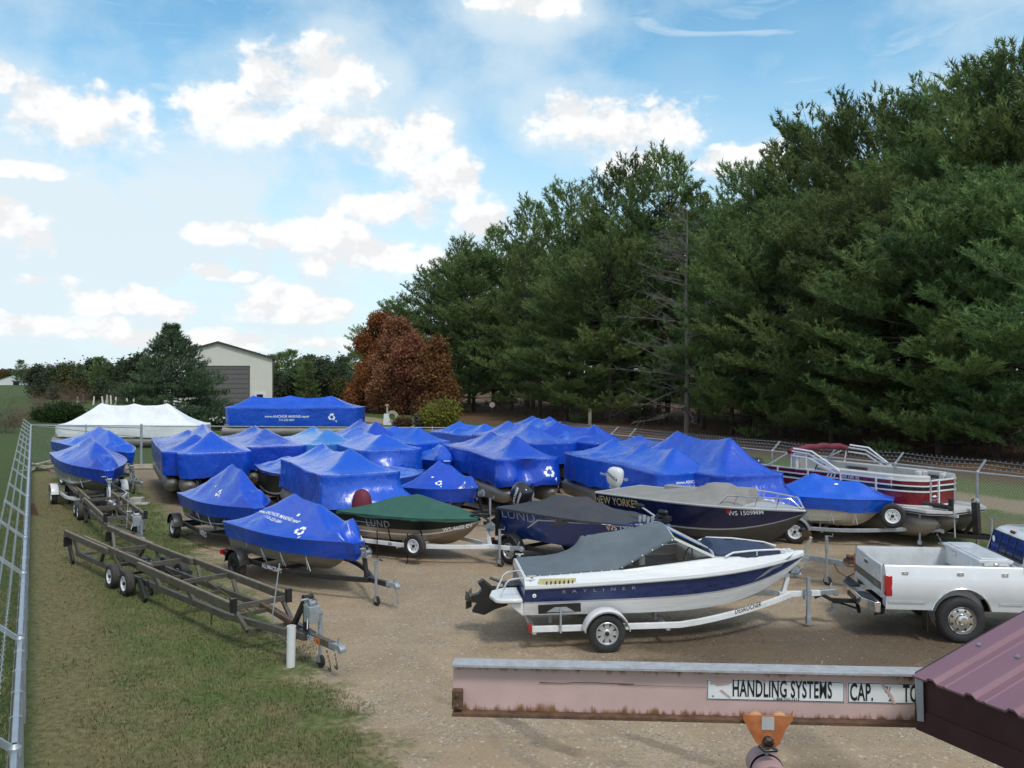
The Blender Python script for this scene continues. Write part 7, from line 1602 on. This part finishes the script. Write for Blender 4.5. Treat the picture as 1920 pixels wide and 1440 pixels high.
n1=fbm(11,4,.60,(3,1,0)); n2=fbm(40,4,.64,(7,2,0)); nlow=fbm(3.2,3,.55,(1,5,2)); wisp=fbm(5,5,.62,(4,9,1),.8,3.4)
puff=ma('ADD',ma('MULTIPLY',ma('SUBTRACT',n1,.5),1.0),ma('MULTIPLY',ma('SUBTRACT',n2,.5),.42))
blobs=[(100,215,88,60),(195,215,90,60),(150,250,130,46),(0,150,28,28),
(520,170,78,64),(605,160,95,62),(660,142,36,40),(400,205,60,56),(450,228,110,50),(575,232,140,56),
(800,255,46,44),(715,238,32,22),(745,292,95,50),(820,345,82,58),(770,395,110,44),(880,425,66,42),
(560,450,72,32),(650,445,62,32),(710,482,150,48),(590,495,38,22),
(405,440,54,23),(400,508,40,16),(455,518,32,12),
(1065,236,70,46),(1140,250,110,56),(1230,248,80,52),(1190,298,110,44),(1360,308,62,32),(1440,292,50,30),
(15,430,50,50),(55,452,58,42),(5,385,24,20),(60,525,44,15),
(128,545,33,26),(155,570,56,26),(275,568,50,26),(330,582,46,24),(530,555,70,32),(550,585,120,30),
(1000,10,80,32),(960,-5,60,28),(60,318,88,16),(90,612,170,26),(420,640,260,24)]
q_=None; q2_=None
pv=nd(nt,'ShaderNodeCombineXYZ'); L.new(az,pv.inputs[0]); L.new(el,pv.inputs[1])
pv2=nd(nt,'ShaderNodeCombineXYZ'); L.new(az,pv2.inputs[0]); L.new(ma('ADD',el,.020),pv2.inputs[1])
def q_of(src,s,bb):
    n=nd(nt,'ShaderNodeVectorMath',operation='MULTIPLY_ADD'); L.new(src.outputs[0],n.inputs[0]); n.inputs[1].default_value=s; n.inputs[2].default_value=bb
    d=nd(nt,'ShaderNodeVectorMath',operation='DOT_PRODUCT'); L.new(n.outputs[0],d.inputs[0]); L.new(n.outputs[0],d.inputs[1]); return d.outputs['Value']
for px,py,rx,ry in blobs:
    a=math.atan((px-960)/F); e=math.atan((HOR-py)/math.hypot(F,px-960)); ca=math.cos(a)
    wx=rx/F*ca*ca*1.30; wy=ry/F*ca*1.30; s_=(1/wx,1/wy,0); b_=(-a/wx,-e/wy,0)
    v=q_of(pv,s_,b_); q_=v if q_ is None else ma('MINIMUM',q_,v)
    v=q_of(pv2,s_,b_); q2_=v if q2_ is None else ma('MINIMUM',q2_,v)
dens=ma('MAXIMUM',ma('SUBTRACT',1.0,q_),-1.5); dup_=ma('MAXIMUM',ma('SUBTRACT',1.0,q2_),-1.5)
under=rng(ma('SUBTRACT',dup_,dens),-.2,1.1)
dn=ma('ADD',dens,ma('MULTIPLY',puff,3.4))
mask=rng(ma('DIVIDE',dn,ma('MULTIPLY_ADD',under,3.4,.75)),.0,1.0)
soft=rng(ma('ADD',ma('MULTIPLY',dens,.35),ma('ADD',ma('MULTIPLY',ma('SUBTRACT',nlow,.5),3.0),ma('MULTIPLY',ma('SUBTRACT',n1,.5),1.2))),-.9,.7,0,.8)
# everywhere else round the viewer: broken cloud
far_=rng(ma('ABSOLUTE',az),.62,.95)
gen=ma('MULTIPLY',rng(ma('ADD',nlow,ma('MULTIPLY',ma('SUBTRACT',n1,.5),.5)),.40,.58),far_)
wsp=ma('MULTIPLY',rng(wisp,.47,.72),.50)
low=rng(ma('ADD',el,ma('MULTIPLY',ma('SUBTRACT',nlow,.5),.25)),.42,.02,0,.93)
left=ma('MULTIPLY',rng(az,.12,-.25),rng(el,.37,.18)); haze_=ma('MULTIPLY',left,rng(ma('ADD',nlow,ma('MULTIPLY',ma('SUBTRACT',n1,.5),.7)),.28,.58,.45,.97))
low=ma('MAXIMUM',low,haze_)
mask2=ma('MAXIMUM',mask,gen)
veil=ma('MAXIMUM',ma('MAXIMUM',wsp,soft),low)
# self shading: puffs shade towards their lower right
sh_=fbm(11,4,.60,(3-.012,1+.022,0)); rel=ma('SUBTRACT',n1,sh_)
core=rng(dn,.25,1.9)
br=ma('ADD',ma('MULTIPLY_ADD',rel,1.1,rng(core,0,1,.97,1.01)),ma('MULTIPLY',under,-.10)); br=ma('MINIMUM',ma('MAXIMUM',br,.88),1.06)
def mixc(f,a,c):
    n=nd(nt,'ShaderNodeMix',data_type='RGBA'); L.new(f,n.inputs[0])
    for i,x in((6,a),(7,c)):
        if isinstance(x,tuple): n.inputs[i].default_value=(*x,1)
        else: L.new(x,n.inputs[i])
    return n.outputs[2]
tint=nd(nt,'ShaderNodeMix',data_type='RGBA',blend_type='MULTIPLY'); tint.inputs[0].default_value=1; L.new(sky.outputs[0],tint.inputs[6]); tint.inputs[7].default_value=(*SKYT,1)
gray=rng(ma('ADD',dn,ma('MULTIPLY',rel,-6)),.4,1.6)
cl=nd(nt,'ShaderNodeVectorMath',operation='SCALE'); cc=nd(nt,'ShaderNodeCombineXYZ'); 
for i,v in enumerate(CLOUD): cc.inputs[i].default_value=v
L.new(cc.outputs[0],cl.inputs[0]); L.new(br,cl.inputs['Scale'])
vc=tuple(x*.97 for x in VEIL)
c1=mixc(veil,tint.outputs[2],vc); c2=mixc(mask2,c1,cl.outputs[0])
L.new(c2,bg.inputs[0])
sun=bpy.data.lights.new('sun','SUN'); sun.energy=SUNE; sun.angle=R(12); sun.color=(1,.955,.89); so=bpy.data.objects.new('sun',sun); COL.objects.link(so)
dv=Vector((math.sin(SUN_AZ)*math.cos(SUN_EL),math.cos(SUN_AZ)*math.cos(SUN_EL),math.sin(SUN_EL))); so.rotation_euler=(-dv).to_track_quat('-Z','Y').to_euler(); so.location=dv*50
cam=bpy.data.cameras.new('camera'); co=bpy.data.objects.new('camera',cam); COL.objects.link(co); co.location=(0,0,CZ); co.rotation_euler=(R(90),0,0)
cam.sensor_width=36; cam.lens=F/1920*36; cam.shift_y=-(720-HOR)/1920; cam.clip_end=9000; cam.clip_start=.05; S.camera=co
S.view_settings.view_transform='Standard'; S.view_settings.look='None'; S.view_settings.gamma=1; S.view_settings.exposure=EXPO
W.cycles.sampling_method='MANUAL'; W.cycles.sample_map_resolution=512
S.cycles.max_bounces=5; S.cycles.diffuse_bounces=3; S.cycles.glossy_bounces=2; S.cycles.transparent_max_bounces=12; S.cycles.use_adaptive_sampling=True; S.cycles.adaptive_threshold=.02
try: S.cycles.use_denoising=True
except Exception: pass
